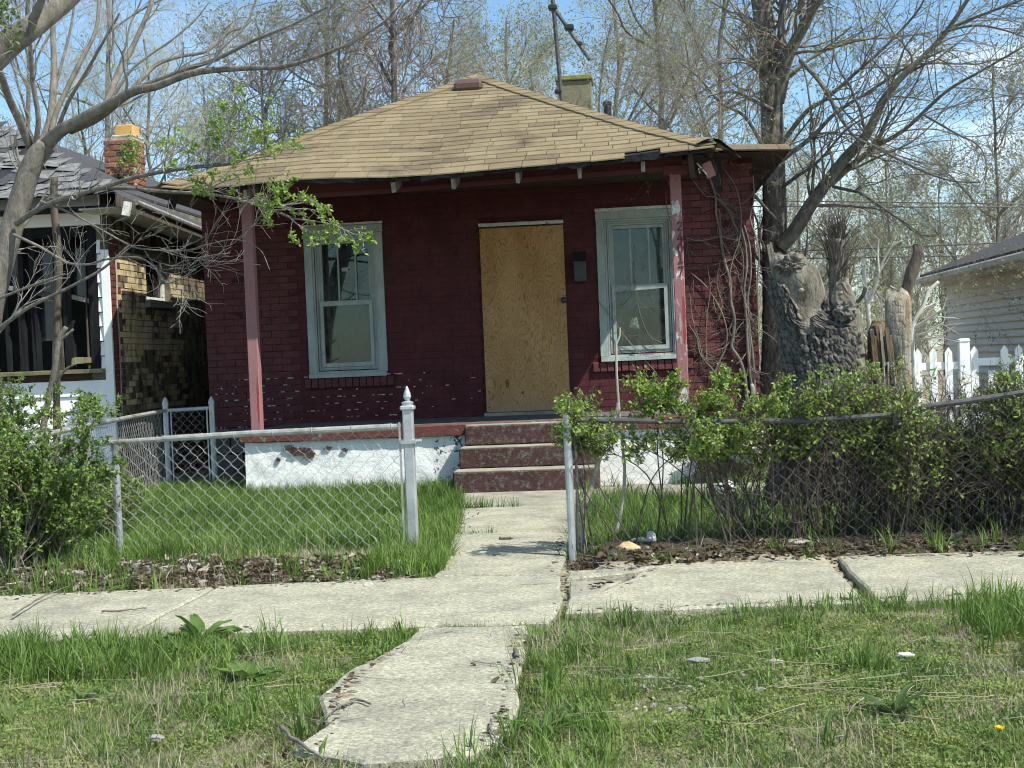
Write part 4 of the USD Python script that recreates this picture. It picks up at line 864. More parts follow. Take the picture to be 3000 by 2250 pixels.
for px in (2646, 2689, 2734, 2779, 2855, 2904, 2943, 2985, 3030, 3075):
    p = at(px, 1060, Y=KY); zt2 = 1.155 if px != 2904 else .87; h = .041
    poly = [[p[0] - h, KY - .012, .05], [p[0] + h, KY - .012, .05], [p[0] + h, KY - .012, zt2 - .06], [p[0], KY - .012, zt2], [p[0] - h, KY - .012, zt2 - .06]]
    if px == 2904: poly = [[p[0] - h, KY - .012, .05], [p[0] + h, KY - .012, .05], [p[0] + h, KY - .012, zt2], [p[0] - h, KY - .012, zt2]]
    part(pk, 'picket', MB().prism(np.array(poly), (0, .02, 0)), 'white_paint')
p = at(2825, 1050, Y=KY)
kp = part(pk, 'post', MB().cbox(p[0] - .058, p[0] + .058, KY - .03, KY + .09, 0, 1.20, .006), 'white_paint')
part(kp, 'cap', MB().cbox(p[0] - .066, p[0] + .066, KY - .038, KY + .098, 1.201, 1.245, .014), 'white_paint')
for z in (.90, .28):
    part(pk, 'rail', MB().cbox(at(2600, 1060, Y=KY)[0], p[0] - .06, KY + .010, KY + .05, z, z + .085, .004), 'white_paint')
    part(pk, 'rail', MB().cbox(p[0] + .06, at(3110, 1060, Y=KY)[0], KY + .010, KY + .05, z + .03, z + .115, .004), 'white_paint')

# ================================================================ chain link fences
def chain(parent, p, q, z0, z1, mat_, d=.092, w=.0026, seed=0):
    """zig-zag wires hooked into each other between the points p and q (x, y)"""
    p, q = np.array(p, float), np.array(q, float); L = np.linalg.norm(q - p); u = (q - p) / L; nrm = np.array([-u[1], u[0]])
    rg = np.random.default_rng(seed); n = int(L / (d / 2)) ; m = int((z1 - z0) / (d / 2)); P = []
    for i in range(n):
        k = np.arange(m + 1); s = (i + ((k + i) % 2) * 1.0) * d / 2; zq = z1 - k * d / 2
        a = np.array([[p[0] + u[0] * t, p[1] + u[1] * t, 0] for t in np.clip(s, 0, L)])
        bow = .012 * np.sin(s * 2.1 + seed) + .01 * np.sin(zq * 5 + s)
        a[:, :2] += nrm * (bow + .002 * ((k % 2) * 2 - 1))[:, None]; a[:, 2] = zq + .006 * np.sin(s * 3)
        P.append(a)
        tw = a[0]; P.append(np.array([tw, tw + [.012, 0, .022]])); P.append(np.array([tw, tw + [-.010, 0, .026]]))
    return curves(parent, 'wire_mesh', P, [np.full(len(a), w) for a in P], mat_)
def post(parent, x, y, z1, r, mat_, cap=True, z0=-.1, lean=0.):
    pp = part(parent, 'post', MB().tube([(x, y, z0), (x - lean * z1, y, z1)], r, 12), mat_)
    if cap: part(pp, 'cap', MB().lathe((x - lean * z1, y, z1 - .01), [(r * 1.12, 0), (r * 1.15, .03), (r * .9, .05), (r * .5, .075), (r * .2, .085)], 12), mat_)
    return pp
A = at(118, 1306, Y=8.62); B = at(1176, 1249, Y=8.42); ZR = .83
cf = thing('chain_link_fence', 'low galvanized chain link fence in front of the left lawn', 'fence', (-2.6, 8.5, 0))
C = at(333, 1290, Y=8.58)
def railp(t, dz=0.): return A + (B - A) * t + [0, 0, dz]
tj = .36
part(cf, 'top_rail', MB().tube([A + [-1.6, .1, -.02], railp(0), railp(.2, -.004), railp(tj)], .0185, 10), 'galvanized_old')
part(cf, 'top_rail', MB().tube([railp(tj - .01, .002), railp(.6, .006), railp(.8, .002), railp(1)], .0215, 10), 'galvanized_old')
post(cf, C[0], 8.60, C[2] - .005, .024, 'galvanized', cap=False)
lp_ = part(cf, 'post', MB().tube([(C[0] - 1.9, 8.72, -.1), (C[0] - 1.9, 8.72, .8)], .024, 10), 'galvanized')
chain(cf, (A[0] - 1.5, A[1] + .1), (B[0] - .005, B[1]), -.02, ZR - .03, 'wire_silver', seed=1)
for t in np.linspace(.12, .97, 9):
    p = railp(t); an = np.linspace(0, 5.2, 9)
    part(cf, 'tie', MB().tube(np.stack([np.full(9, p[0]) + .004 * an, p[1] + .026 * np.cos(an), p[2] + .026 * np.sin(an)], 1), .0022, 5), 'wire_silver')
gx_ = at(1203, 1400, Y=8.42)
gp = part(cf, 'gate_post', MB().cbox(gx_[0] - .033, gx_[0] + .033, 8.39, 8.455, -.1, .945, .008), 'galvanized', label='square gate post with pointed finial')
part(gp, 'cap', MB().cbox(gx_[0] - .045, gx_[0] + .045, 8.377, 8.468, .935, .965, .008).lathe((gx_[0], 8.422, .965), [(.034, 0), (.04, .02), (.012, .032), (.02, .04), (.026, .055), (.021, .08), (.008, .115), (.001, .125)], 12), 'galvanized')
part(gp, 'brace_band', MB().box(gx_[0] - .05, gx_[0] + .05, 8.38, 8.465, .72, .742), 'galvanized')
part(gp, 'hinge_bolt', MB().tube([(gx_[0] + .03, 8.40, .731), (gx_[0] + .085, 8.40, .735)], .013, 8), 'galvanized')
part(gp, 'tension_bar', MB().box(gx_[0] - .062, gx_[0] - .05, 8.40, 8.41, 0, .86), 'galvanized_old')
# right hand run
rg_ = at(1669, 1400, Y=8.2)
rf_ = thing('chain_link_fence', 'rusty dark chain link fence overgrown by the hedge right of the walk', 'fence', (1, 8.2, 0))
gp2 = part(rf_, 'gate_post', MB().tube([(rg_[0], 8.2, -.1), (rg_[0] - .004, 8.2, .93)], .0245, 12), 'galvanized', label='mottled galvanized gate post right of the walk')
part(gp2, 'latch_fork', MB().tube([(rg_[0] + .03, 8.2, .04), (rg_[0] + .045, 8.2, .5), (rg_[0] + .036, 8.2, .86)], .009, 7), 'galvanized_dark')
RP = [at(1692, 1231, Y=8.2), at(2060, 1236, Y=8.2), at(2380, 1232, Y=8.2), at(2630, 1214, Y=8.2)]
part(rf_, 'top_rail', MB().tube(RP, .016, 9), 'galvanized_dark')
RQ = [at(2640, 1212, Y=8.2), at(2735, 1188, Y=8.2), at(2820, 1177, Y=8.2), at(2900, 1165, Y=8.2), at(3060, 1140, Y=8.2)]
part(rf_, 'top_rail', MB().tube(RQ, [.017, .019, .018, .019, .017], 9), 'galvanized_dark', label='bent top rail climbing to the right')
p = at(2625, 1222, Y=8.2); part(rf_, 'rail_end', MB().cbox(p[0] - .03, p[0] + .03, 8.17, 8.23, p[2] - .06, p[2] + .03, .008), 'black_metal')
chain(rf_, (rg_[0] + .03, 8.2), (2.7, 8.2), -.02, .80, 'wire_dark', w=.0021, seed=2)
nf = thing('chain_link_fence', 'grey chain link fence standing before the white pickets', 'fence', (3.0, 13.0, 0))
p = at(2813, 1192, Y=13.0)
part(nf, 'post', MB().tube([(p[0], 13, -.05), (p[0], 13, p[2] + .06)], .03, 10), 'galvanized')
part(nf, 'post_cap', MB().lathe((p[0], 13, p[2] - .02), [(.042, 0), (.042, .05), (.03, .06), (.014, .075), (.018, .10), (.006, .15)], 12), 'galvanized')
part(nf, 'top_rail', MB().tube([at(2560, 1196, Y=13.0), p + [0, -.03, .0], at(3080, 1186, Y=13.0)], .024, 10), 'galvanized_old')
chain(nf, (at(2560, 1196, Y=13.0)[0], 13.03), (at(3080, 1186, Y=13.0)[0], 13.03), .05, p[2] - .02, 'wire_dark', seed=3)
# side yard fence with gate between the two houses
sf = thing('chain_link_fence', 'chain link side fence and gate in the gap between the houses', 'fence', (-4.9, 13.9, 0))
P1, P2 = at(490, 1300, Y=13.9), at(625, 1300, Y=13.9); z1 = at(490, 1200, Y=13.9)[2]
post(sf, P1[0], 13.9, z1 + .06, .03, 'galvanized'); post(sf, P2[0], 13.9, z1 + .05, .03, 'galvanized')
part(sf, 'gate_rail', MB().tube([(P1[0] + .03, 13.9, z1 - .01), (P2[0] - .03, 13.9, z1)], .02, 8), 'galvanized')
for x in (P1[0] + .055, P2[0] - .055): part(sf, 'gate_stile', MB().tube([(x, 13.9, .05), (x, 13.9, z1 - .02)], .008, 6), 'galvanized')
chain(sf, (P1[0] + .055, 13.9), (P2[0] - .055, 13.9), .05, z1 - .02, 'wire_silver', seed=4)
Q = at(235, 1252, Z=z1)
part(sf, 'top_rail', MB().tube([(P1[0], 13.9, z1 - .01), (P1[0] + (Q[0] - P1[0]) * .5, 13.9 + (Q[1] - 13.9) * .5, z1 - .0), Q, (Q[0] + (Q[0] - P1[0]) * .4, Q[1] + (Q[1] - 13.9) * .4, z1)], .02, 8), 'galvanized_old')
chain(sf, (P1[0] - .03, 13.88), (Q[0], Q[1]), .02, z1 - .02, 'wire_silver', seed=5)
# utility wires
for k, (a, b) in enumerate((((2350, 590), (3060, 598)), ((2350, 606), (3060, 606)), ((2400, 734), (3060, 706)), ((2400, 757), (2960, 747)))):
    p, q = at(*a, Y=34), at(*b, Y=34); t = np.linspace(-1.6, 2.2, 30); pts = p + (q - p) * t[:, None]; pts[:, 2] += .02 * ((t - .5) ** 2)
    single('utility_wire', MB().tube(pts, .016, 5), 'black_metal', ('topmost of four thin black utility wires behind the right trees', 'second utility wire, close under the topmost one', 'third utility wire, passing just above the garage roof corner', 'lowest utility wire, ending behind the garage roof')[k], 'wire', 'utility wires behind the trees')
# ================================================================ trees
def nrm(a): return a / (np.linalg.norm(a, axis=-1, keepdims=True) + 1e-12)
def smooth(pts, n=8):
    """Catmull-Rom through the points"""
    p = np.asarray(pts, float); q = np.vstack([2 * p[0] - p[1], p, 2 * p[-1] - p[-2]]); out = []
    for i in range(1, len(q) - 2):
        t = np.linspace(0, 1, n, endpoint=False)[:, None]; a, b, c, d = q[i - 1:i + 3]
        out.append(.5 * (2 * b + (c - a) * t + (2 * a - 5 * b + 4 * c - d) * t ** 2 + (3 * b - a - 3 * c + d) * t ** 3))
    return np.vstack(out + [p[-1:]])
def resamp(P, s):
    P = np.asarray(P, float); d = np.r_[0, np.cumsum(np.linalg.norm(np.diff(P, axis=0), axis=1))]; t = np.linspace(0, d[-1], s)
    return np.stack([np.interp(t, d, P[:, k]) for k in range(3)], 1)
def grow(PP, RR, k, L, ang, wander, pull, steps, rg, tmin=.2, thin=.55, tip=.35, bend=(0, 0, 0), ls=0):
    """k children on each parent polyline (m,s,3); L length (m) or range, ang spread in radians, pull: upward (+) or drooping (-)"""
    m, s, _ = PP.shape; n = m * k; i = np.repeat(np.arange(m), k); t = rg.uniform(tmin, 1, n) ** .85
    f = t * (s - 1); a = np.minimum(f.astype(int), s - 2); w = (f - a)[:, None]
    pos = PP[i, a] * (1 - w) + PP[i, a + 1] * w; tan = nrm(PP[i, a + 1] - PP[i, a]); r = (RR[i, a] * (1 - w[:, 0]) + RR[i, a + 1] * w[:, 0]) * thin
    per = nrm(np.cross(tan, rg.normal(size=(n, 3)))); an = rg.uniform(ang[0], ang[1], n)[:, None]
    d = nrm(tan * np.cos(an) + per * np.sin(an)); ln = rg.uniform(L[0], L[1], n) * (1.15 - .6 * t)
    kp = None
    if ls: sc_ = np.clip(np.linalg.norm(np.diff(PP, axis=1), axis=2).sum(1) / ls, .3, 1)[i]; ln = ln * sc_; kp = rg.random(n) < sc_ * 1.1 - .1
    pts = [pos]; step = (ln / (steps - 1))[:, None]
    for q in range(steps - 1):
        d = nrm(d + rg.normal(0, wander, (n, 3)) + np.array([0, 0, pull]) + np.array(bend)); pos = pos + d * step; pts.append(pos)
    P = np.stack(pts, 1); Rr = r[:, None] * np.linspace(1, tip, steps)[None]
    if kp is not None: P, Rr = P[kp], Rr[kp]
    return P, np.maximum(Rr, .0011)
def leaves(pts, size, rg, droop=.3, ar=.55):
    n = len(pts); a = nrm(rg.normal(size=(n, 3)) + [0, 0, -droop]); b = nrm(np.cross(a, rg.normal(size=(n, 3)))); s = size * rg.uniform(.6, 1.3, (n, 1))
    c = np.cross(a, b)
    p0 = pts; tipp = pts + a * s; mid = pts + a * s * .5
    return MB().quads(np.stack([p0, mid + b * s * ar * .5 + c * s * .08, tipp, mid - b * s * ar * .5 + c * s * .08], 1))
def samp(P, n, rg, t0=.3):
    i = rg.integers(0, len(P), n); s = P.shape[1]; f = rg.uniform(t0, 1, n) * (s - 1); a = np.minimum(f.astype(int), s - 2); w = (f - a)[:, None]
    return P[i, a] * (1 - w) + P[i, a + 1] * w
def bark_tube(pts, r, n=10, rg=None, rough=.06):
    m = MB().tube(pts, r, n); v = m.v[0]; c = np.repeat(np.asarray(pts), n, 0)
    k = len(c); off = v[:k] - c; v[:k] = c + off * (1 + rough * 2 * (meshkit.fbm(v[:k] * np.array([16, 16, 5.]), 3) - .5))[:, None]
    return m
def tree(name, label, cat, limbs, levels, tm, wm, seed, lf=None, group=None, extra=None, n=10, tm2=None, sl=14, lkw={}):
    """limbs: (points, r0, r1), the first is the trunk; levels: keyword dicts for grow"""
    rg = np.random.default_rng(seed); base = np.asarray(limbs[0][0][0])
    t = thing(name, label, cat, base, group); PP, RR = [], []
    for k, (pts, ra, rb) in enumerate(limbs):
        P = np.asarray(pts); r = ra + (rb - ra) * np.linspace(0, 1, len(P)) ** .8
        if k == 0: r = r * (1 + .5 * np.exp(-np.linspace(0, 1, len(P)) * 14) * (1 if ra > .05 else 0))
        part(t, 'trunk' if k == 0 else 'limb', bark_tube(P, r, n, rg), tm if k == 0 or not tm2 else tm2, smooth=True)
        PP.append(resamp(P, sl)); RR.append(np.interp(np.linspace(0, 1, sl), np.linspace(0, 1, len(r)), r))
    P, Rr = np.stack(PP), np.stack(RR); Rr = np.minimum(Rr, .06); allP, allR = [], []; last = P
    for lv in levels:
        P, Rr = grow(P, Rr, rg=rg, **lv); allP.append(P); allR.append(Rr)
    cr = []
    if allP:
        curves(t, 'twigs', [p for A in allP for p in A], [2 * w for A in allR for w in A], wm, kind='stuff')
        last = allP[-1]
    if lf:
        nl, size, mt = lf; part(t, 'leaves', leaves(samp(last, nl, rg, **lkw), size, rg), mt, kind='stuff')
    return t, allP
def LB(pts, Y0, Y1, n=6):
    Y = np.linspace(Y0, Y1, len(pts)); return smooth([at(p[0], p[1], Y=y) for p, y in zip(pts, Y)], n)

# left tree with long limbs over the lawn
T = 11.2
limbs = [
    (LB([(-90, 1350), (-60, 1120), (-25, 900), (20, 720), (58, 590), (95, 480), (135, 425)], 11.0, 11.2), .17, .115),
    (LB([(135, 425), (175, 385), (226, 357), (316, 307), (393, 267), (457, 253), (574, 212), (723, 199), (836, 194), (995, 140), (1120, 70)], 11.2, 10.2), .095, .012),
    (LB([(205, 380), (280, 348), (345, 300), (400, 262), (460, 238), (540, 205), (640, 170), (740, 120), (860, 70), (960, 20)], 11.2, 10.6), .065, .010),
    (LB([(388, 262), (430, 215), (466, 185), (530, 165), (606, 149), (670, 95), (723, 68), (760, -30)], 11.0, 11.6), .032, .012),
    (LB([(310, 310), (330, 255), (348, 217), (370, 170), (393, 127), (434, 36), (455, -30)], 11.1, 11.8), .048, .026),
    (LB([(105, 455), (145, 362), (156, 260), (158, 181), (155, 90), (156, -30)], 11.2, 12.0), .06, .030),
    (LB([(100, 450), (112, 350), (96, 240), (90, 150), (80, 80), (82, -30)], 11.2, 10.7), .036, .022),
    (LB([(88, 430), (55, 350), (27, 290), (10, 240), (-10, 180), (-30, 60)], 11.2, 10.4), .055, .035),
    (LB([(145, 425), (165, 330), (228, 195), (280, 90), (292, -20)], 11.2, 11.9), .042, .020),
    (LB([(150, 300), (185, 170), (210, 70), (220, -20)], 11.5, 12.0), .022, .012),
    (LB([(150, 425), (200, 300), (250, 215), (310, 110), (350, 40)], 11.2, 10.8), .030, .012),
    (LB([(316, 307), (380, 210), (440, 160), (500, 120), (570, 60), (610, 10)], 11.0, 11.3), .022, .008),
    (LB([(48, 655), (100, 620), (158, 592), (225, 570), (294, 551), (393, 520), (480, 502), (565, 490), (692, 475), (720, 440)], 11.0, 9.9), .040, .018),
    (LB([(294, 551), (380, 552), (470, 560), (590, 568), (680, 580), (780, 610), (860, 640)], 10.6, 10.0), .026, .012),
    (LB([(-30, 1000), (0, 962), (78, 904), (150, 868), (211, 838), (301, 787), (377, 720)], 10.6, 10.3), .032, .012),
    (LB([(39, 687), (120, 725), (196, 769), (259, 775), (310, 760), (400, 754), (450, 780), (485, 828), (530, 815), (575, 788)], 10.6, 10.1), .020, .006),
    (LB([(120, 590), (200, 621), (288, 668), (376, 716), (425, 730), (538, 734), (610, 716), (690, 702), (760, 730), (790, 790)], 10.8, 10.0), .016, .004),
    (LB([(690, 702), (720, 680), (765, 628)], 10.05, 10.0), .006, .003),
    (LB([(-20, 880), (60, 850), (125, 825), (190, 803)], 10.3, 10.2), .020, .010),
    (LB([(1020, 135), (1130, 60), (1180, 5)], 10.2, 10.0), .012, .006),
]
limbs = [(p, a * .68, b * .75) for p, a, b in limbs]
lt, twg = tree('bare_tree', 'grey bare tree at the left edge with limbs reaching over the lawn', 'tree', limbs,
    [dict(k=8, L=(.35, 1.1), ang=(.3, .8), wander=.12, pull=.05, steps=10, tmin=.12, thin=.30, ls=2.4), dict(k=5, L=(.15, .6), ang=(.3, .9), wander=.14, pull=.04, steps=7, tmin=.15, thin=.6), dict(k=2, L=(.06, .25), ang=(.3, .9), wander=.14, pull=.02, steps=5, tmin=.15, thin=.7)],
    'bark_grey', 'twig_grey', 3, n=12)
# leafing ends of its low limbs
rg = np.random.default_rng(5)
def spray(par, name, roots, dirs, n1, L1, n2, L2, nl, size, lm, wm, seed, pull=0., wander=.14, th=.006, t0=.25):
    g = np.random.default_rng(seed); P0 = []; R0_ = []
    for a, b in zip(roots, dirs):
        P0.append(resamp(smooth([a, a + b * .5 + g.normal(0, .04, 3), a + b]), 8)); R0_.append(np.linspace(th, th * .4, 8))
    P0, R0_ = np.stack(P0), np.stack(R0_)
    P1, R1 = grow(P0, R0_, n1, L1, (.3, 1.0), wander, pull, 7, g, tmin=.1, thin=.7); P2, R2 = grow(P1, R1, n2, L2, (.3, 1.1), wander, pull, 5, g, tmin=.1, thin=.7)
    curves(par, name + '_twigs', [p for A in (P0, P1, P2) for p in A], [2 * w for A in (R0_, R1, R2) for w in A], wm, kind='stuff')
    part(par, name + '_leaves', leaves(samp(P2, nl, g, t0), size, g), lm, kind='stuff')
def pv(px, py, Y): return at(px, py, Y=Y)
def px3(L): return [pv(*q) for q in L]
roots = px3([(600, 488, 10.0), (650, 482, 9.97), (692, 475, 9.95), (700, 472, 9.95), (720, 440, 9.9), (540, 494, 10.05), (480, 502, 10.1), (620, 486, 10), (710, 455, 9.95), (690, 476, 9.95)])
ends = px3([(620, 400, 9.9), (640, 330, 9.9), (745, 330, 9.8), (840, 410, 9.8), (800, 360, 9.8), (545, 420, 10.0), (470, 440, 10.1), (690, 400, 9.9), (690, 290, 9.9), (900, 450, 9.7)])
spray(lt, 'upper', roots, [b - a for a, b in zip(roots, ends)], 6, (.10, .34), 5, (.05, .18), 2300, .028, 'leaf_lime', 'twig_grey', 11, pull=.03)
roots = px3([(590, 568, 10.2), (680, 580, 10.1), (780, 610, 10.05), (860, 640, 10), (700, 582, 10.1), (800, 615, 10.05), (520, 562, 10.2), (840, 630, 10.0)])
ends = px3([(700, 520, 10), (820, 550, 9.9), (930, 590, 9.9), (1045, 690, 9.9), (790, 570, 9.9), (960, 640, 9.9), (600, 545, 10.1), (930, 690, 9.9)])
spray(lt, 'lower', roots, [b - a for a, b in zip(roots, ends)], 6, (.10, .30), 4, (.05, .16), 1700, .034, 'leaf_lime', 'twig_grey', 12, pull=-.03)
# nearer tree whose limb crosses the upper left corner
tree('street_tree', 'thick smooth limb crossing the upper left corner with dark green leaves', 'tree',
     [(smooth([(-4.9, 8.6, -.1), (-4.85, 8.55, 1.5), (-4.6, 8.5, 2.6), at(-120, 270, Y=8.5), at(0, 150, Y=8.6), at(80, 88, Y=8.6), at(140, 45, Y=8.7), at(215, -15, Y=8.8), at(330, -130, Y=8.9)]), .16, .045),
      (LB([(80, 88), (105, 40), (125, -10), (150, -90)], 8.6, 8.4), .035, .02), (LB([(-60, 190), (-20, 90), (0, 40), (15, -20)], 8.5, 8.3), .03, .01)],
     [dict(k=3, L=(.3, .6), ang=(.4, .9), wander=.12, pull=.05, steps=7, tmin=.55, thin=.4), dict(k=3, L=(.1, .3), ang=(.4, 1.), wander=.15, pull=.0, steps=5)], 'bark_grey', 'twig_grey', 8, n=12)
sp = [pv(-40, 60, 8.3)] * 4; en = [pv(25, 30, 8.3), pv(30, 80, 8.25), pv(20, 110, 8.3), pv(15, 10, 8.3)]
spray('/World/street_tree', 'corner', sp, [b - a for a, b in zip(sp, en)], 5, (.08, .2), 3, (.05, .1), 160, .035, 'leaf_green', 'twig_grey', 14)

# right tree behind the house corner
RT = 17.0
limbs = [
    (LB([(2275, 1330), (2272, 1120), (2274, 1000), (2272, 850), (2270, 720), (2268, 560), (2264, 400), (2258, 260), (2248, 140), (2230, 0), (2215, -120)], RT, RT), .19, .12),
    (LB([(2275, 300), (2290, 240), (2300, 190), (2330, 120), (2362, 65), (2390, 0), (2410, -90)], RT, RT - .4), .10, .05),
    (LB([(2262, 250), (2285, 160), (2290, 60), (2295, -60)], RT, RT + .3), .07, .04),
    (LB([(2285, 720), (2325, 680), (2375, 601), (2430, 524), (2480, 460), (2529, 407), (2565, 345), (2583, 303), (2633, 235), (2723, 149), (2777, 86), (2841, -10)], RT - .1, RT - 1.2), .105, .022),
    (LB([(2430, 540), (2500, 480), (2561, 430), (2590, 370), (2608, 330), (2628, 305)], RT - .4, RT - .6), .05, .012),
    (LB([(2561, 430), (2650, 380), (2770, 270), (2880, 205), (3010, 130)], RT - .6, RT - 2.0), .03, .010),
    (LB([(2345, 176), (2390, 225), (2416, 262), (2450, 320), (2470, 357), (2510, 405), (2560, 428), (2640, 470), (2705, 502), (2790, 530), (2873, 534)], RT - .2, RT - 1.6), .032, .008),
    (LB([(2777, 86), (2860, 50), (2940, 20), (3020, -10)], RT - 1.1, RT - 1.8), .022, .010),
    (LB([(2760, 95), (2850, 75), (2930, 85), (3020, 115)], RT - 1.1, RT - 1.9), .018, .008),
    (LB([(2440, 547), (2500, 560), (2520, 566), (2580, 605), (2633, 642), (2680, 680), (2723, 692), (2750, 686)], RT - .4, RT - 1.2), .022, .006),
    (LB([(2290, 470), (2380, 400), (2450, 330), (2560, 260), (2650, 200), (2760, 150)], RT - .1, RT - 1.), .035, .010),
    (LB([(2290, 420), (2360, 330), (2420, 290), (2500, 220), (2600, 130), (2690, 30), (2720, -40)], RT, RT - .9), .035, .010),
    (LB([(2280, 330), (2220, 300), (2150, 270), (2080, 280), (2000, 320)], RT, RT - 1.5), .03, .008),
    (LB([(2268, 500), (2230, 420), (2180, 340), (2110, 300), (2050, 230), (1990, 180)], RT, RT - 1.0), .03, .008),
    (LB([(2258, 210), (2200, 180), (2130, 170), (2060, 200)], RT, RT - 1.2), .026, .008),
    (LB([(2275, 560), (2330, 520), (2400, 470), (2480, 380), (2560, 330)], RT, RT - 1.3), .03, .008),
    (LB([(2705, 335), (2790, 385), (2870, 430), (2890, 500), (2870, 560)], RT - 1.3, RT - 1.8), .014, .004),
    (LB([(2633, 640), (2700, 690), (2725, 745)], RT - 1.0, RT - 1.2), .010, .004),
    (LB([(2270, 640), (2200, 560), (2130, 480), (2090, 440), (2030, 400)], RT - .3, RT - 2.2), .022, .006),
]
rt_, tw = tree('leafing_tree', 'tall dark trunked tree with arching limbs behind the right corner of the brick house', 'tree', limbs,
    [dict(k=16, L=(.7, 2.3), ang=(.35, 1.15), wander=.13, pull=.0, steps=11, tmin=.12, thin=.36), dict(k=6, L=(.35, 1.1), ang=(.35, 1.1), wander=.15, pull=-.04, steps=7, thin=.55), dict(k=3, L=(.15, .5), ang=(.3, 1.), wander=.14, pull=-.05, steps=5, thin=.7)],
    'bark_dark', 'twig_brown', 21, lf=(11000, .034, 'leaf_olive'), tm2='bark_grey', n=12)

# background trees
BG = []
def wild(name, label, x, y, h, seed, tm, wm, lf, spread=1., nl=9, tang=0, lean=0., group='bare trees behind the houses', dens=1., r=None, low=.22, pend=0.):
    g = np.random.default_rng(seed); r = r or h * .0105
    k = 12; z = np.linspace(0, 1, k); tr = np.stack([x + lean * h * z + np.cumsum(g.normal(0, .02 * h / k * 3, k)), y + np.cumsum(g.normal(0, .02 * h / k * 3, k)), -.1 + h * z], 1)
    tr[0, :2] = x, y
    limbs = [(smooth(tr, 3), r, r * .25)]
    for i in range(nl):
        f = g.uniform(low, .85); p = np.array([np.interp(f, z, tr[:, c]) for c in range(3)]); a = g.uniform(0, 2 * np.pi); el = g.uniform(.5, 1.15); L = h * g.uniform(.25, .5) * (1.15 - f) * spread + .6
        d = np.array([math.cos(a) * math.cos(el), math.sin(a) * math.cos(el), math.sin(el)]); pts = [p]
        for s in range(6):
            d = d + g.normal(0, .14, 3) + [0, 0, .05]; d /= np.linalg.norm(d); pts.append(pts[-1] + d * L / 6)
        limbs.append((smooth(pts, 3), r * .55 * (1.2 - f), r * .12))
    kk = lambda v: max(2, int(round(v * dens)))
    t, P = tree(name, label, 'tree', limbs, [dict(k=kk(13), L=(h * .08, h * .22), ang=(.3, 1.), wander=.13, pull=.04 - pend, steps=8, tmin=.25, thin=.40), dict(k=kk(9), L=(h * .04, h * .10), ang=(.3, 1.), wander=.15, pull=.02 - pend, steps=6, thin=.55), dict(k=3, L=(h * .02, h * .05), ang=(.3, 1.), wander=.15, pull=-pend, steps=4, thin=.7)],
                tm, wm, seed, lf=lf, group=None, n=7, sl=10)
    if tang:
        C = []
        for i in range(tang):
            f = g.uniform(.15, .95); p = np.array([np.interp(f, z, tr[:, c]) for c in range(3)]) + g.normal(0, .06 * h, 3) * [1, 1, .7]; d = g.normal(size=3); d /= np.linalg.norm(d); q = [p]
            for s in range(14):
                d = d + g.normal(0, .5, 3) + [0, 0, -.12]; d /= np.linalg.norm(d); q.append(q[-1] + d * h * .018)
            C.append(np.array(q))
        curves(t, 'vine_tangle', C, [np.full(len(c), g.uniform(.008, .02)) for c in C], 'twig_red', kind='stuff')
    return t
def bx_(px, Y): return at(px, 1000, Y=Y)[0]
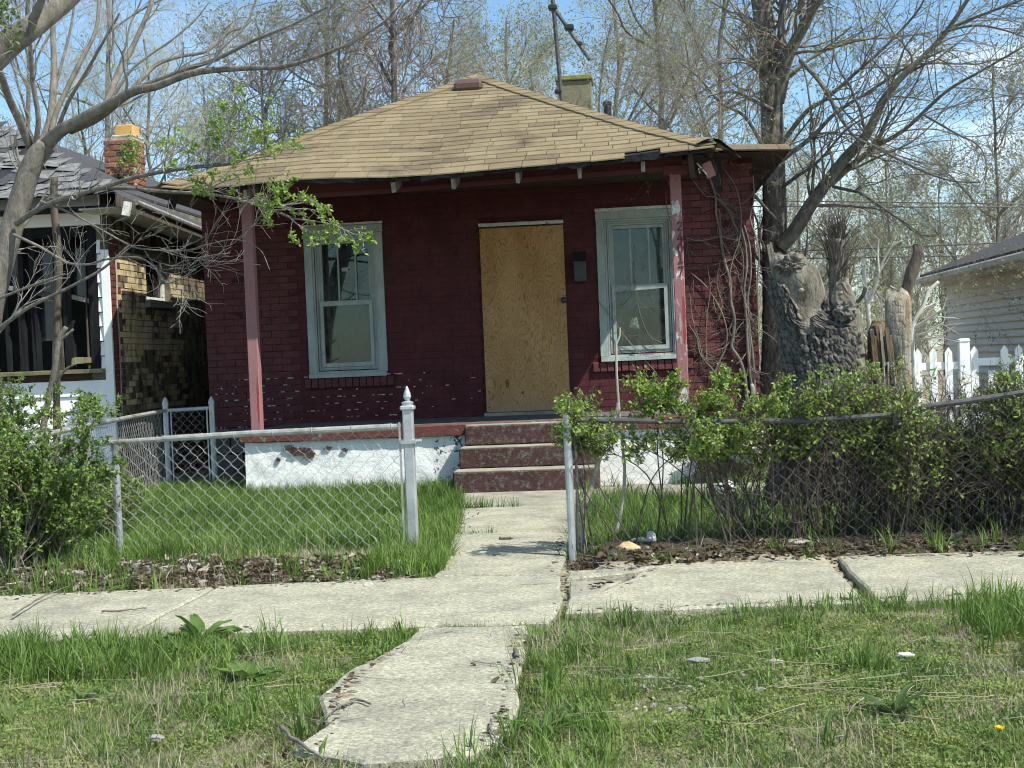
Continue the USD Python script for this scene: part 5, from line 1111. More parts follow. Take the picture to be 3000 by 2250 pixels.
W = [  # px, Y, height, bark, twig, leaves, tangle, lean, label
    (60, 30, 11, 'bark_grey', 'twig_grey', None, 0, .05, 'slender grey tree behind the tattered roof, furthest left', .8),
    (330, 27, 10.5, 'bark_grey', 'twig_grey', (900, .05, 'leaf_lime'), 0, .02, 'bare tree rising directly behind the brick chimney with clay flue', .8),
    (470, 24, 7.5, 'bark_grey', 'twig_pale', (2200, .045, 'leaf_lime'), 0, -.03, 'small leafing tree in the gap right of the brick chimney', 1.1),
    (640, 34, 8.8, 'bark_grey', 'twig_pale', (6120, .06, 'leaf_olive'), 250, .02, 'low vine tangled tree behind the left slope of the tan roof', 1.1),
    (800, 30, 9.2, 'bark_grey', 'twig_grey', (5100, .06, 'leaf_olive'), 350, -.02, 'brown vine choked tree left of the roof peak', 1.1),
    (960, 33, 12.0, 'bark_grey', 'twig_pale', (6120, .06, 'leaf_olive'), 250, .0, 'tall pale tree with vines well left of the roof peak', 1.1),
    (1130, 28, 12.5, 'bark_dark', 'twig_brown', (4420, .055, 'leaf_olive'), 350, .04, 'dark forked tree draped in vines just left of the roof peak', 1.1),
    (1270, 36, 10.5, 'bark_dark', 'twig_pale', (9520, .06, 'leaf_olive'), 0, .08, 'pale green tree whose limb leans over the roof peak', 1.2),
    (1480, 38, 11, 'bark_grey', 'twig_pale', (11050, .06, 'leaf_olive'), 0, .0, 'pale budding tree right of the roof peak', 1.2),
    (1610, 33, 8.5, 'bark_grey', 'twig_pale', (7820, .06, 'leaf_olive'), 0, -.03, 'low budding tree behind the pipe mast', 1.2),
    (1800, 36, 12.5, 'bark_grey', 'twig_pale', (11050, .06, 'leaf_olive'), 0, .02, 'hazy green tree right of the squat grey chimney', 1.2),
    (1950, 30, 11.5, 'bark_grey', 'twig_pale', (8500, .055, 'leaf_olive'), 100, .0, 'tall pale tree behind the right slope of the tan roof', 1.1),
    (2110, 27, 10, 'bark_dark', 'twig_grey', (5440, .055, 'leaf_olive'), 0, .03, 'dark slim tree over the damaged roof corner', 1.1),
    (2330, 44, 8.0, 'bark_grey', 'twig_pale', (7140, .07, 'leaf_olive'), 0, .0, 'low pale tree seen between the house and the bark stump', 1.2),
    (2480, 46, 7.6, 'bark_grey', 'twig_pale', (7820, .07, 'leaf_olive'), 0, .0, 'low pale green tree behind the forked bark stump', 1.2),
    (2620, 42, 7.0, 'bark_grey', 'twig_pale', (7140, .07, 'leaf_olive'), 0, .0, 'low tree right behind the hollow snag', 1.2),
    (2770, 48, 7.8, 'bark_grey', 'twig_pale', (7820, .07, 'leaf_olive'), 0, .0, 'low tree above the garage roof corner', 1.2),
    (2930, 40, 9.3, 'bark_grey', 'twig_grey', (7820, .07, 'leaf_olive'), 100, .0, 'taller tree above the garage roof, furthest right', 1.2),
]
for k, (px, Y, h, tm, wm, lf, tg, ln, lb, dn) in enumerate(W):
    wild('background_tree', lb, bx_(px, Y), Y, h, 100 + k, tm, wm, lf, 1.0, 10 if h > 9 else 12, tg, ln, dens=dn, low=.22 if h > 9 else .08)
# far wood: what shows between and below them
g = np.random.default_rng(77); C, Wd, Lp = [], [], []
for i in range(230):
    x = g.uniform(-26, 40); y = g.uniform(52, 75); h = g.uniform(4.5, 8.5)
    P0 = resamp(np.array([[x, y, 0], [x + g.normal(0, .4), y, h * .5], [x + g.normal(0, .8), y, h]]), 8)[None]; R0_ = np.linspace(.09, .02, 8)[None]
    P1, R1 = grow(P0, R0_, 14, (1.0, 3.2), (.3, .9), .12, .08, 7, g, tmin=.05, thin=.5); P2, R2 = grow(P1, R1, 5, (.5, 1.6), (.3, .9), .14, .04, 5, g, thin=.6)
    for A, B in ((P0, R0_), (P1, R1), (P2, R2)): C += list(A); Wd += [2 * w for w in B]
    Lp.append(samp(P2, 160, g))
for i in range(260):
    x = g.uniform(-16, 26); y = g.uniform(34, 50); h = g.uniform(1.6, 3.4)
    P0 = resamp(np.array([[x, y, 0], [x + g.normal(0, .4), y, h * .5], [x + g.normal(0, .8), y, h]]), 8)[None]; R0_ = np.linspace(.03, .008, 8)[None]
    P1, R1 = grow(P0, R0_, 12, (.6, 1.6), (.3, 1.1), .14, .05, 6, g, tmin=.0, thin=.5); P2, R2 = grow(P1, R1, 4, (.3, .8), (.3, 1.), .14, .02, 4, g, thin=.6)
    for A, B in ((P0, R0_), (P1, R1), (P2, R2)): C += list(A); Wd += [2 * w for w in B]
    Lp.append(samp(P2, 120, g))
fwd = thing('far_wood', 'pale leafless wood far behind the yards', 'wood', (0, 55, 0), kind='stuff')
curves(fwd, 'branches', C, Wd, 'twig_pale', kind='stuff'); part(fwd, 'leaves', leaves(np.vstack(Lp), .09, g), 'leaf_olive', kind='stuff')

# ================================================================ the dead stump, the hollow snag, the pale dead branches, the shoot tuft
SY = 10.6
def loft(rows, Y, n=56, sub=7, ry=.85, name=''):
    """rows: (py, pxL, pxR, dY): outline in the photograph at each height -> rings (k,n,3), theta 3*pi/2 faces the street"""
    rows = np.array([(r + (0,))[:4] for r in rows], float); yy_ = np.linspace(rows[0, 0], rows[-1, 0], (len(rows) - 1) * sub + 1)
    from scipy.interpolate import PchipInterpolator as PI_
    L, Rr, D = (PI_(rows[:, 0], rows[:, k])(yy_) for k in (1, 2, 3)); an = np.arange(n) * 2 * np.pi / n; V = []
    for py, l, r, d in zip(yy_, L, Rr, D):
        a, b = at(l, py, Y=Y), at(r, py, Y=Y); c = (a + b) / 2; w = (b[0] - a[0]) / 2
        V.append(np.stack([c[0] + w * np.cos(an), c[1] + d + w * ry * np.sin(an), np.full(n, c[2])], 1))
    return np.array(V)
def rings_mesh(V):
    k, n, _ = V.shape; i, j = np.meshgrid(np.arange(k - 1), np.arange(n), indexing='ij')
    q = np.stack([i * n + j, i * n + (j + 1) % n, (i + 1) * n + (j + 1) % n, (i + 1) * n + j], -1).reshape(-1, 4)
    f = np.vstack([q[:, [0, 1, 2]], q[:, [0, 2, 3]]]); v = V.reshape(-1, 3); v = np.vstack([v, V[0].mean(0), V[-1].mean(0)]); j = np.arange(n)
    return v, np.vstack([f, np.stack([np.full(n, k * n), j, (j + 1) % n], 1), np.stack([np.full(n, k * n + 1), (k - 1) * n + j, (k - 1) * n + (j + 1) % n], 1)])
def vcrack(v, s=1., seed=0):
    """plated bark: blocky ridges between cracks, higher along the trunk than around it"""
    q = v * np.array([13, 13, 6.]) * s + 1.5 * (meshkit.fbm(v * 5 * s, 2, seed + 9)[:, None] - .5)
    a = meshkit.fbm(q, 3, seed); return np.clip(np.abs(a - .5) * 7, 0, 1)
from scipy.spatial import cKDTree
def cells(u, w, cu, cw, seed):
    """distance to the cracks between irregular plates: 0 in a crack, 1 on a plate; and the plate's own random number"""
    g_ = np.random.default_rng(seed); a0, a1, b0, b1 = u.min() - 1, u.max() + 1, w.min() - 1, w.max() + 1; na, nb = int((a1 - a0) / cu), int((b1 - b0) / cw)
    X, Y = np.meshgrid(np.arange(na), np.arange(nb), indexing='ij'); p = np.stack([X + .5 * (Y % 2) + g_.uniform(-.36, .36, X.shape), Y + g_.uniform(-.36, .36, X.shape)], -1).reshape(-1, 2)
    q = np.stack([(u - a0) / cu, (w - b0) / cw], 1); d, i = cKDTree(p).query(q, 2); return np.clip((d[:, 1] - d[:, 0]) * 2.6, 0, 1), g_.random(len(p))[i[:, 0]]
import shapely
def inpoly(px, py, poly): return shapely.contains_xy(shapely.Polygon(poly), px, py)
def pix(p):
    q = np.asarray(p) - EYEP; z = q @ fw; return 1500 + F * (q @ rt) / z, 1125 - F * (q @ up) / z
tk = loft([(738, 2272, 2330, .06), (752, 2256, 2352, .04), (800, 2257, 2398), (850, 2265, 2412), (900, 2281, 2416), (935, 2288, 2445), (965, 2294, 2520), (1030, 2304, 2531), (1100, 2311, 2547), (1170, 2311, 2570), (1230, 2304, 2590), (1320, 2286, 2625), (1420, 2255, 2665), (1480, 2240, 2690)], SY, n=240, sub=20)
nn = tk.shape[1]; an_ = np.tile(np.arange(nn) * 2 * np.pi / nn, tk.shape[0])
v, f = rings_mesh(tk); cen = np.vstack([np.repeat(tk.mean(1), nn, 0), tk[0].mean(0), tk[-1].mean(0)]); an_ = np.r_[an_, 0, 0]
out = v - cen; out[:, 2] = 0; out = nrm(out); out[-2:] = 0
BARE = [(2200, 650), (2230, 750), (2268, 822), (2300, 833), (2318, 868), (2336, 903), (2350, 938), (2354, 977), (2372, 980), (2386, 968), (2380, 930), (2410, 905), (2440, 870), (2440, 650)]
BARE2 = [(2500, 940), (2512, 1000), (2508, 1060), (2520, 1130), (2535, 1180), (2580, 1230), (2610, 1230), (2620, 1100), (2560, 940)]
px_, py_ = pix(v); jx = 22 * (meshkit.fbm(v * 22, 3, 4) - .5); front = (v[:, 1] < SY + .12)
bare = (inpoly(px_ + jx, py_ + jx, BARE) | inpoly(px_ + jx, py_ + jx, BARE2)) & front | (py_ < 815)
uu = an_ * .33 + .022 * (meshkit.fbm(v * 14, 3, 2) - .5); ck, cr_ = cells(uu, v[:, 2] + .05 * (meshkit.fbm(v * 14, 3, 6) - .5), .034, .066, 3)
ck2, cr2 = cells(uu + .006 * (meshkit.fbm(v * 40, 2, 12) - .5), v[:, 2], .012, .024, 5)
qv = np.column_stack([uu * 30 + .7 * (meshkit.fbm(v * 6, 2, 31) - .5), v[:, 2] * 5.5, 0 * uu]); rdg = np.clip(np.abs(meshkit.fbm(qv, 3, 33) - .5) * 9, 0, 1)
rd2 = np.clip(np.abs(meshkit.fbm(qv * [2.3, 2.6, 1], 2, 34) - .5) * 7, 0, 1); ckp = np.clip(ck * 2.6 - .15, 0, 1); ck = ckp * (.45 + .55 * rdg)
bark_d = .006 + .011 * ckp * (.3 + 1.1 * cr_) + .016 * rdg + .006 * np.clip(ck2 * 2, 0, 1) * cr2 + .022 * (meshkit.fbm(v * np.array([46, 46, 30.]), 4, 9) - .5)
gr_d = .002 + .008 * (meshkit.fbm(v * np.array([24, 24, 5.]), 3, 3) - .5) - .005 * np.clip(1 - 4 * cells(uu * .5, v[:, 2] + .25 * np.sin(uu * 5), .10, .05, 21)[0], 0, 1) + .030 * (meshkit.fbm(v * np.array([9, 9, 4.]), 2, 13) - .5)
v = v + out * np.where(bare, gr_d, bark_d)[:, None] + out * (.07 * (meshkit.fbm(v * 3.4, 2, 8) - .5))[:, None]
tp = np.clip((815 - py_) / 70, 0, 1); v[:, 2] += tp * .10 * (meshkit.fbm(np.column_stack([v[:, :2] * 16, v[:, 2] * 0]), 3, 17) - .55)
fb = bare[f].sum(1) >= 2
stp = thing('dead_stump', 'huge dead grey stump with plated bark and bare sawn top before the house corner', 'stump', tk[-1].mean(0))
part(stp, 'trunk', MB().add(v, f[~fb]), 'bark_plates', smooth=True, attr=np.clip(ck * 1.3 - .05, 0, 1) * (.5 + .5 * cr_)); part(stp, 'bare_wood', MB().add(v, f[fb]), 'bare_wood', smooth=True, label='smooth debarked grey wood')
v2, f2 = rings_mesh(loft([(815, 2468, 2486, .03), (835, 2444, 2494), (870, 2438, 2504), (905, 2436, 2514), (940, 2448, 2520), (985, 2470, 2528), (1040, 2480, 2535)], SY - .12, n=60, sub=8))
v2 = v2 + (.05 * (meshkit.fbm(v2 * 17, 3, 2) - .5))[:, None] * [1, 1, .3]; h2 = np.clip((v2[:, 2] - v2[:, 2].max() + .14) / .14, 0, 1); v2[:, 2] += h2 * (.13 * (meshkit.noise(np.column_stack([v2[:, :2] * 26, v2[:, 2] * 0]), 5) - .6))
stub = part(stp, 'broken_limb', MB().add(v2, f2), 'bare_wood', smooth=True, label='short pale broken limb with a knot')
def lump(c, r, n, amp, seed, sc=(1, 1, 1)):
    s = trimesh.creation.icosphere(n, r); w = np.array(s.vertices); u = nrm(w); w = w * (1 + amp * 2 * (meshkit.fbm(u * 3 + seed, 3, seed) - .5))[:, None] * sc
    return MB().add(w + c, s.faces)
part(stp, 'burl', lump(at(2318, 776, Y=SY - .13), .078, 5, 1.0, 3, (1.1, .6, .9)), 'bark_dark', smooth=True, label='black rotten burl at the top')
part(stp, 'burl', lump(at(2478, 910, Y=SY - .22), .075, 4, .9, 5, (1.0, .8, 1.1)), 'bark_stump', smooth=True)
part(stp, 'burl', lump(at(2425, 900, Y=SY - .10), .05, 4, .9, 7, (.7, .8, 1.3)), 'bark_dark', smooth=True)
for px, py, s_ in ((2254, 735, .03), (2262, 728, .02)): p = at(px, py, Y=SY); part(stp, 'splinter', MB().bar(p + [.02, 0, -.16], p + [-.01, 0, .05], s_, .02), 'bare_wood')
for (px, py, r, y) in ((2464, 858, .020, -.17), (2348, 850, .026, -.275)):
    part(stp, 'wood_knot', lump(at(px, py, Y=SY + y), r * .7, 3, .25, 3, (1.2, .8, .9)), 'pale_wood', smooth=True)
part(stp, 'dead_branch', MB().tube(LB([(2505, 895), (2525, 870), (2538, 840)], SY - .1, SY - .25), [.016] * 12 + [.010], 7), 'bark_dark')
# rotten hollow between the stump and the snag
g = np.random.default_rng(9)
m = rings_mesh(loft([(940, 2560, 2600, .1), (1000, 2540, 2612), (1080, 2545, 2622), (1160, 2555, 2628), (1260, 2560, 2640), (1400, 2550, 2650)], SY + .18, n=40, sub=8)); v3 = m[0] + (.06 * (meshkit.fbm(m[0] * np.array([12, 12, 4.]), 3, 1) - .5))[:, None] * [1, 1, .2]
hs = thing('hollow_snag', 'pale cracked hollow snag with a dark broken tip beside the dead stump', 'snag', (at(2640, 1400, Y=SY)[0], SY, 0))
part(hs, 'rotten_core', MB().add(v3, m[1]), 'rotten_wood', smooth=True)
m = rings_mesh(loft([(846, 2616, 2650, .05), (856, 2604, 2662, .04), (880, 2598, 2666), (950, 2596, 2665), (1050, 2618, 2664), (1150, 2622, 2663), (1300, 2612, 2672), (1480, 2590, 2700)], SY - .06, n=150, sub=36)); v4 = m[0]
c4 = v4.copy(); cr = np.clip(np.abs(meshkit.noise(v4 * np.array([7, 7, 26.]), 3) - .5) * 9, 0, 1)
cc4 = np.array([v4[:, 0].mean(), SY, 0]); o4 = v4 - [v4[:, 0].mean(), SY - .06, 0]; o4[:, 2] = 0; o4 = nrm(o4); o4[-2:] = 0; an4 = np.arctan2(o4[:, 1], o4[:, 0]); k4, q4 = cells(an4 * .11 + .004 * meshkit.fbm(v4 * 30, 2), v4[:, 2] + .03 * (meshkit.fbm(v4 * 9, 2, 6) - .5), .16, .055, 8); v4 = v4 + o4 * (.007 * np.clip(k4 * 5, 0, 1) + .004 * q4 + .055 * (meshkit.fbm(v4 * np.array([6, 6, 1.5]), 3, 5) - .5) + (.022 * (meshkit.fbm(v4 * np.array([40, 40, 2.5]), 3, 15) - .5)))[:, None]
h4 = np.clip((v4[:, 2] - v4[:, 2].max() + .12) / .12, 0, 1); v4[:, 2] += h4 * (.14 * (meshkit.noise(np.column_stack([v4[:, :2] * 24, v4[:, 2] * 0]), 5) - .65)); part(hs, 'trunk', MB().add(v4, m[1]), 'pale_wood', smooth=True)
m = rings_mesh(loft([(716, 2676, 2700, .02), (740, 2672, 2704), (790, 2655, 2692), (840, 2642, 2676), (880, 2636, 2668), (900, 2636, 2662)], SY - .02, n=30, sub=8)); v5 = m[0] + (.03 * (meshkit.fbm(m[0] * np.array([16, 16, 4.]), 3, 4) - .5))[:, None] * [1, 1, .6]
part(hs, 'broken_tip', MB().add(v5, m[1]), 'charred_brown', smooth=True)
for k in range(34):
    px = g.uniform(2562, 2624); y0 = g.uniform(950, 1040); y1 = y0 + g.uniform(90, 190); a, b = at(px - 10, y0, Y=SY - .12), at(px + g.uniform(-2, 12), y1, Y=SY - .16)
    part(hs, 'splinter', MB().bar(a, b, g.uniform(.012, .032), .018, side=(0, 1, 0), jit=.011, rng=g), ['rotten_wood', 'rotten_wood', 'bare_wood', 'charred_brown', 'rotten_wood'][k % 5])
for k in range(5):
    p, q = at(2560 + 14 * k, 1060, Y=SY - .2), at(2575 + 12 * k, 1400, Y=SY - .25); part(hs, 'dead_stem', MB().tube(smooth([p, (p + q) / 2 + g.normal(0, .02, 3), q]), .008, 6), 'twig_grey')
single('vine_tuft', MB().tube(LB([(2450, 1100), (2445, 950), (2448, 800), (2446, 700), (2440, 640)], 13.2, 13.2), .05, 8), 'bark_dark', 'dark upright tuft of tangled shoots behind the forked stump', 'vine') if False else None
vt = thing('vine_tuft', 'dark upright tuft of tangled shoots rising behind the dead stump', 'vine', (at(2450, 1100, Y=13.2)[0], 13.2, 0))
part(vt, 'stem', bark_tube(LB([(2462, 1330), (2458, 1100), (2452, 900), (2450, 780), (2452, 700)], 13.2, 13.2), .075, 9), 'bark_dark', smooth=True)
b0_ = resamp(LB([(2456, 900), (2450, 780), (2452, 690)], 13.2, 13.2), 8)[None]
Pa, Ra = grow(b0_, np.full((1, 8), .02), 70, (.2, .65), (.08, .55), .16, .09, 8, g, tmin=.0, thin=.42); Pb, Rb = grow(Pa, Ra, 4, (.12, .4), (.2, .9), .14, .05, 5, g)
curves(vt, 'shoots', list(Pa) + list(Pb), [2 * w for w in list(Ra) + list(Rb)], 'twig_dark', kind='stuff')
tree('dead_sapling', 'bleached white dead branches forking behind the hollow snag', 'tree', [
    (LB([(2560, 1250), (2550, 1000), (2541, 890), (2536, 860), (2530, 780), (2534, 762)], 15.2, 15.2), .03, .02), (LB([(2541, 890), (2560, 850), (2575, 800), (2590, 760), (2615, 720), (2640, 705)], 15.2, 15.0), .025, .008),
    (LB([(2575, 800), (2572, 740), (2575, 700)], 15.1, 15.1), .014, .006)], [dict(k=3, L=(.2, .5), ang=(.4, 1.), wander=.12, pull=.05, steps=6, tmin=.4, thin=.4)], 'dead_white', 'dead_white', 31, n=8)
tree('dead_sapling', 'bleached white dead branches beside the garage corner', 'tree', [
    (LB([(2700, 1250), (2678, 1100), (2672, 1000), (2676, 950), (2705, 895), (2720, 855), (2750, 825)], 14.6, 14.6), .035, .018), (LB([(2680, 960), (2720, 935), (2763, 905)], 14.6, 14.4), .022, .008),
    (LB([(2676, 985), (2710, 975), (2765, 945)], 14.6, 14.4), .018, .008), (LB([(2674, 1000), (2720, 990), (2770, 985)], 14.6, 14.3), .012, .005)], [dict(k=3, L=(.2, .5), ang=(.4, 1.), wander=.12, pull=.02, steps=6, tmin=.4, thin=.4)], 'dead_white', 'dead_white', 32, n=8)
# ================================================================ shrubs, hedge, wall vines
def shrub(name, label, cat, x, y, h, w, nst, lf, wm, seed, group=None, k1=7, k2=4, r=.009, z0=0., pull=.05, t0=.2, low=.15, wide=.5, L1=(.18, .45), L2=(.06, .18), ydep=.5):
    g = np.random.default_rng(seed); t = thing(name, label, cat, (x, y, 0), group); P = []
    for i in range(nst):
        a = np.array([x + g.normal(0, w * .22), y + g.normal(0, w * .16), z0]); b = a + [g.normal(0, w * wide), g.normal(0, w * wide * ydep), h * g.uniform(.6, 1.)]; c = (a + b) / 2 + [g.normal(0, .06), g.normal(0, .06), h * .12]
        P.append(resamp(smooth([a, c, b]), 12))
    P = np.stack(P); Rr = np.broadcast_to(np.linspace(r, r * .45, 12), (nst, 12))
    m = MB()
    for p, q in zip(P, Rr): m.tube(p, q, 5)
    part(t, 'stems', m, wm)
    P1, R1 = grow(P, Rr, k1, L1, (.3, 1.0), .14, pull, 7, g, tmin=low, thin=.5); P2, R2 = grow(P1, R1, k2, L2, (.3, 1.1), .16, pull * .6, 5, g, tmin=.15, thin=.7)
    curves(t, 'twigs', list(P1) + list(P2), [2 * q for q in list(R1) + list(R2)], wm, kind='stuff')
    for n, (cnt, size, mt) in enumerate(lf if isinstance(lf, list) else [lf]):
        part(t, 'leaves', leaves(samp(P2, cnt, g, t0), size, g), mt, kind='stuff')
    return t
# the bush at the left edge
for k, (px, Y, h, w, n, cnt, lb) in enumerate(((40, 8.05, 1.02, .55, 30, 6200, 'dense green bush filling the lower left corner, leftmost'), (120, 8.30, .72, .40, 22, 3600, 'lower green bush spilling through the left end of the fence'), (-60, 9.3, 1.25, .6, 24, 4200, 'taller green bush behind the left end of the fence rail'),
        (260, 9.7, .42, .45, 16, 1500, 'low leafy bush just behind the left fence post'), (-60, 11.0, 1.5, .6, 14, 1500, 'loose bush against the white clapboards of the burnt house'))):
    x = at(px, 1400, Y=Y)[0]
    shrub('leafy_bush', lb, 'bush', x, Y, h, w, n, [(int(cnt * 3.0), .028, 'leaf_green'), (int(cnt * 1.9), .026, 'leaf_lime')], 'twig_brown', 200 + k, k1=11, k2=7, L2=(.05, .15), r=.006, low=.04, t0=.05, wide=.44)
for k, (pts, Y, r) in enumerate((([(120, 1290), (140, 1180), (160, 1080), (172, 1000), (194, 958)], 10.0, .028), ([(172, 1000), (190, 985), (215, 965)], 10.0, .014))):
    if k == 0: sap = thing('snapped_sapling', 'grey snapped sapling stem standing before the burnt window', 'sapling', at(120, 1290, Y=10.0))
    part(sap, 'trunk' if k == 0 else 'limb', bark_tube(LB(pts, Y, Y), np.linspace(r, r * .7, len(LB(pts, Y, Y))), 8), 'bark_grey', smooth=True)
part(sap, 'limb', bark_tube(LB([(155, 1130), (190, 1085), (222, 1066)], 10, 9.95), np.linspace(.014, .006, 13), 6), 'bark_grey')
part(sap, 'trunk_base', bark_tube([(at(120, 1290, Y=10)[0] - .05, 10, -.05), at(120, 1290, Y=10) + [0, 0, .01]], np.array([.045, .029]), 8), 'bark_grey')
vs = thing('dead_vine', 'vine wrapped dead stem rising through the burnt window band', 'vine', (at(170, 1290, Y=12.0)[0], 12, 0))
part(vs, 'stem', bark_tube(LB([(168, 1380), (166, 1200), (165, 1000), (168, 900), (172, 780), (166, 680), (158, 600), (160, 520)], 12, 12), np.full(43, .035), 9, rough=.3), 'charred_brown', smooth=True)
# hedge along the right hand fence
H = [(1722, 8.42, .93, .20, 3, 330, 'thin leafy shrub climbing beside the right gate post'), (1850, 8.38, .90, .40, 3, 620, 'hedge shrub in front of the right window'), (1970, 8.42, .98, .42, 5, 1500, 'bright hedge shrub under the right porch post'),
     (2080, 8.38, .97, .42, 7, 1500, 'bright hedge shrub below the vines of the brick corner'), (2190, 8.45, .95, .36, 9, 1200, 'hedge shrub at the left foot of the dead stump'), (2330, 8.40, 1.03, .34, 15, 900, 'hedge shrub before the bark of the dead stump'),
     (2450, 8.45, 1.00, .34, 15, 1000, 'hedge shrub before the right side of the dead stump'), (2560, 8.42, .86, .34, 13, 750, 'sparser hedge shrub before the rotten hollow'), (2690, 8.45, .82, .36, 12, 800, 'hedge shrub before the leftmost pickets'),
     (2800, 8.5, .74, .36, 11, 800, 'hedge shrub below the white picket post'), (2920, 8.5, .98, .34, 13, 1300, 'fullest hedge shrub hiding the right pickets'), (3020, 8.4, .98, .40, 14, 1100, 'hedge shrub cut by the right edge')]
for k, (px, Y, h, w, n, cnt, lb) in enumerate(H):
    x = at(px, 1500, Y=Y)[0]
    shrub('hedge_shrub', lb, 'shrub', x, Y - .1, h + .05, w, n, [(int(cnt * (1.3 if k < 2 else 2.0 if k < 8 else 1.3)), .030, 'leaf_lime'), (int(cnt * .9), .026, 'leaf_olive')], 'twig_dark', 300 + k, k1=10, k2=7, pull=.05, low=.74 if k < 5 else .58 if k < 8 else .3, t0=.2, L1=(.10, .30), ydep=.6, r=.006, group='hedge shrubs along the right fence')
g = np.random.default_rng(41)
# woody old stems of the hedge and the climbers at the gate post
oh = thing('old_hedge_stems', 'tangle of leafless old stems woven through the right fence', 'stems', (1.6, 8.3, 0), kind='stuff')
S = []
for i in range(210):
    x = .55 + 2.3 * g.random() ** .7; a = np.array([x, g.uniform(8.25, 8.9), 0]); b = a + [g.normal(0, .25), g.normal(0, .12), g.uniform(.3, .95)]; S.append(resamp(smooth([a, (a + b) / 2 + g.normal(0, .05, 3), b]), 9))
S = np.stack(S); Rs = g.uniform(.003, .008, (210, 1)) * np.linspace(1, .5, 9)[None]; S1, R1_ = grow(S, Rs, 9, (.15, .5), (.4, 1.2), .18, .0, 7, g, thin=.6); S2, R2_ = grow(S1, R1_, 3, (.08, .25), (.4, 1.2), .18, 0, 5, g)
curves(oh, 'branches', list(S) + list(S1) + list(S2), [2 * q for q in list(Rs) + list(R1_) + list(R2_)], 'twig_dark', kind='stuff')
for k, (pts, r) in enumerate((([(1712, 1620), (1708, 1500), (1735, 1420), (1760, 1330), (1800, 1230), (1812, 1180)], .020), ([(1805, 1560), (1822, 1480), (1830, 1380), (1822, 1290), (1808, 1120), (1805, 1000)], .012), ([(2120, 1500), (2080, 1400), (2068, 1290), (2050, 1240)], .010), ([(1805, 1010), (1815, 985), (1816, 960)], .007))):
    P = LB(pts, 8.35, 8.35)
    single('bare_climber', bark_tube(P, np.linspace(r, r * .6, len(P)), 7), 'twig_pale' if k != 2 else 'bark_grey', ('curved grey climber stem hugging the right gate post', 'straight pale stem standing before the right window', 'leaning dark stem against the fence before the white foundation', 'broken tip of the pale stem before the right window')[k], 'climber', 'bare stems along the right fence', smooth=True)
rb = resamp(LB([(1760, 1330), (1780, 1280), (1812, 1180)], 8.35, 8.3), 8)
# vines on the brick corner
VY = YF - .03
V = [([(2073, 505), (2095, 570), (2098, 624), (2109, 673), (2114, 719), (2125, 773), (2139, 825), (2141, 881), (2152, 936), (2147, 990), (2144, 1017), (2166, 1052), (2182, 1100), (2190, 1180)], .020), ([(2122, 497), (2155, 548), (2171, 624), (2166, 703), (2150, 750), (2138, 800), (2136, 840)], .008),
     ([(2025, 800), (2063, 833), (2090, 870), (2117, 922), (2130, 979), (2122, 1030), (2100, 1074), (2097, 1130)], .010), ([(2019, 952), (2041, 990), (2052, 1039), (2095, 1095), (2100, 1140)], .009), ([(2020, 860), (2030, 940), (2048, 1000), (2060, 1060)], .006),
     ([(2171, 665), (2185, 732), (2187, 787), (2180, 850), (2186, 930), (2190, 1020), (2200, 1120), (2215, 1200)], .016), ([(2180, 660), (2196, 720), (2200, 800), (2190, 880), (2196, 960), (2206, 1050), (2212, 1150)], .014), ([(2160, 700), (2178, 760), (2176, 840), (2183, 900), (2196, 1000), (2192, 1100)], .012),
     ([(2206, 515), (2209, 580), (2198, 640), (2214, 692), (2224, 746), (2218, 830), (2222, 930)], .010), ([(2024, 520), (2050, 555), (2070, 575), (2096, 578), (2122, 600), (2150, 640)], .007), ([(2010, 697), (2040, 705), (2075, 702), (2110, 694), (2160, 705)], .006),
     ([(2095, 580), (2130, 610), (2150, 655), (2172, 690)], .006), ([(1950, 560), (1954, 610), (1966, 660), (1975, 700), (1980, 760)], .006), ([(2073, 780), (2080, 850), (2070, 930), (2068, 1000), (2071, 1070)], .005), ([(2110, 760), (2100, 830), (2115, 890), (2105, 940)], .005),
     ([(1755, 885), (1790, 930), (1812, 960), (1850, 1010), (1890, 1055), (1920, 1090)], .005), ([(1860, 720), (1858, 800), (1870, 900), (1900, 980), (1940, 1005)], .004), ([(1985, 640), (1978, 740), (1990, 840), (1984, 950), (1995, 1040)], .005)]
wv = thing('wall_vine', 'leafless climbing vine with dark ropey stems on the brick corner', 'vine', at(2190, 1180, Y=VY) * [1, 1, 0])
m = MB(); PP, RR = [], []
for pts, r in V:
    P = LB(pts, VY, VY, 6); P[:, 1] -= g.uniform(0, .02); q = np.linspace(r, r * .6, len(P)) if pts[0][1] > pts[-1][1] else np.linspace(r * .6, r, len(P))
    part(wv, 'stem', bark_tube(P, q, 7), 'bark_grey' if r > .012 else 'twig_brown', smooth=True); PP.append(resamp(P, 14)); RR.append(np.interp(np.linspace(0, 1, 14), np.linspace(0, 1, len(q)), q))
P1, R1 = grow(np.stack(PP), np.stack(RR), 12, (.12, .5), (.3, 1.1), .18, .02, 8, g, tmin=0, thin=.5); P2, R2 = grow(P1, R1, 3, (.05, .2), (.4, 1.2), .2, 0, 5, g)
for Q in (P1, P2): Q[..., 1] = np.clip(VY + (Q[..., 1] - VY) * .25, VY - .09, YF - .006)
curves(wv, 'tendrils', list(P1) + list(P2), [2 * q for q in list(R1) + list(R2)], 'twig_brown', kind='stuff')

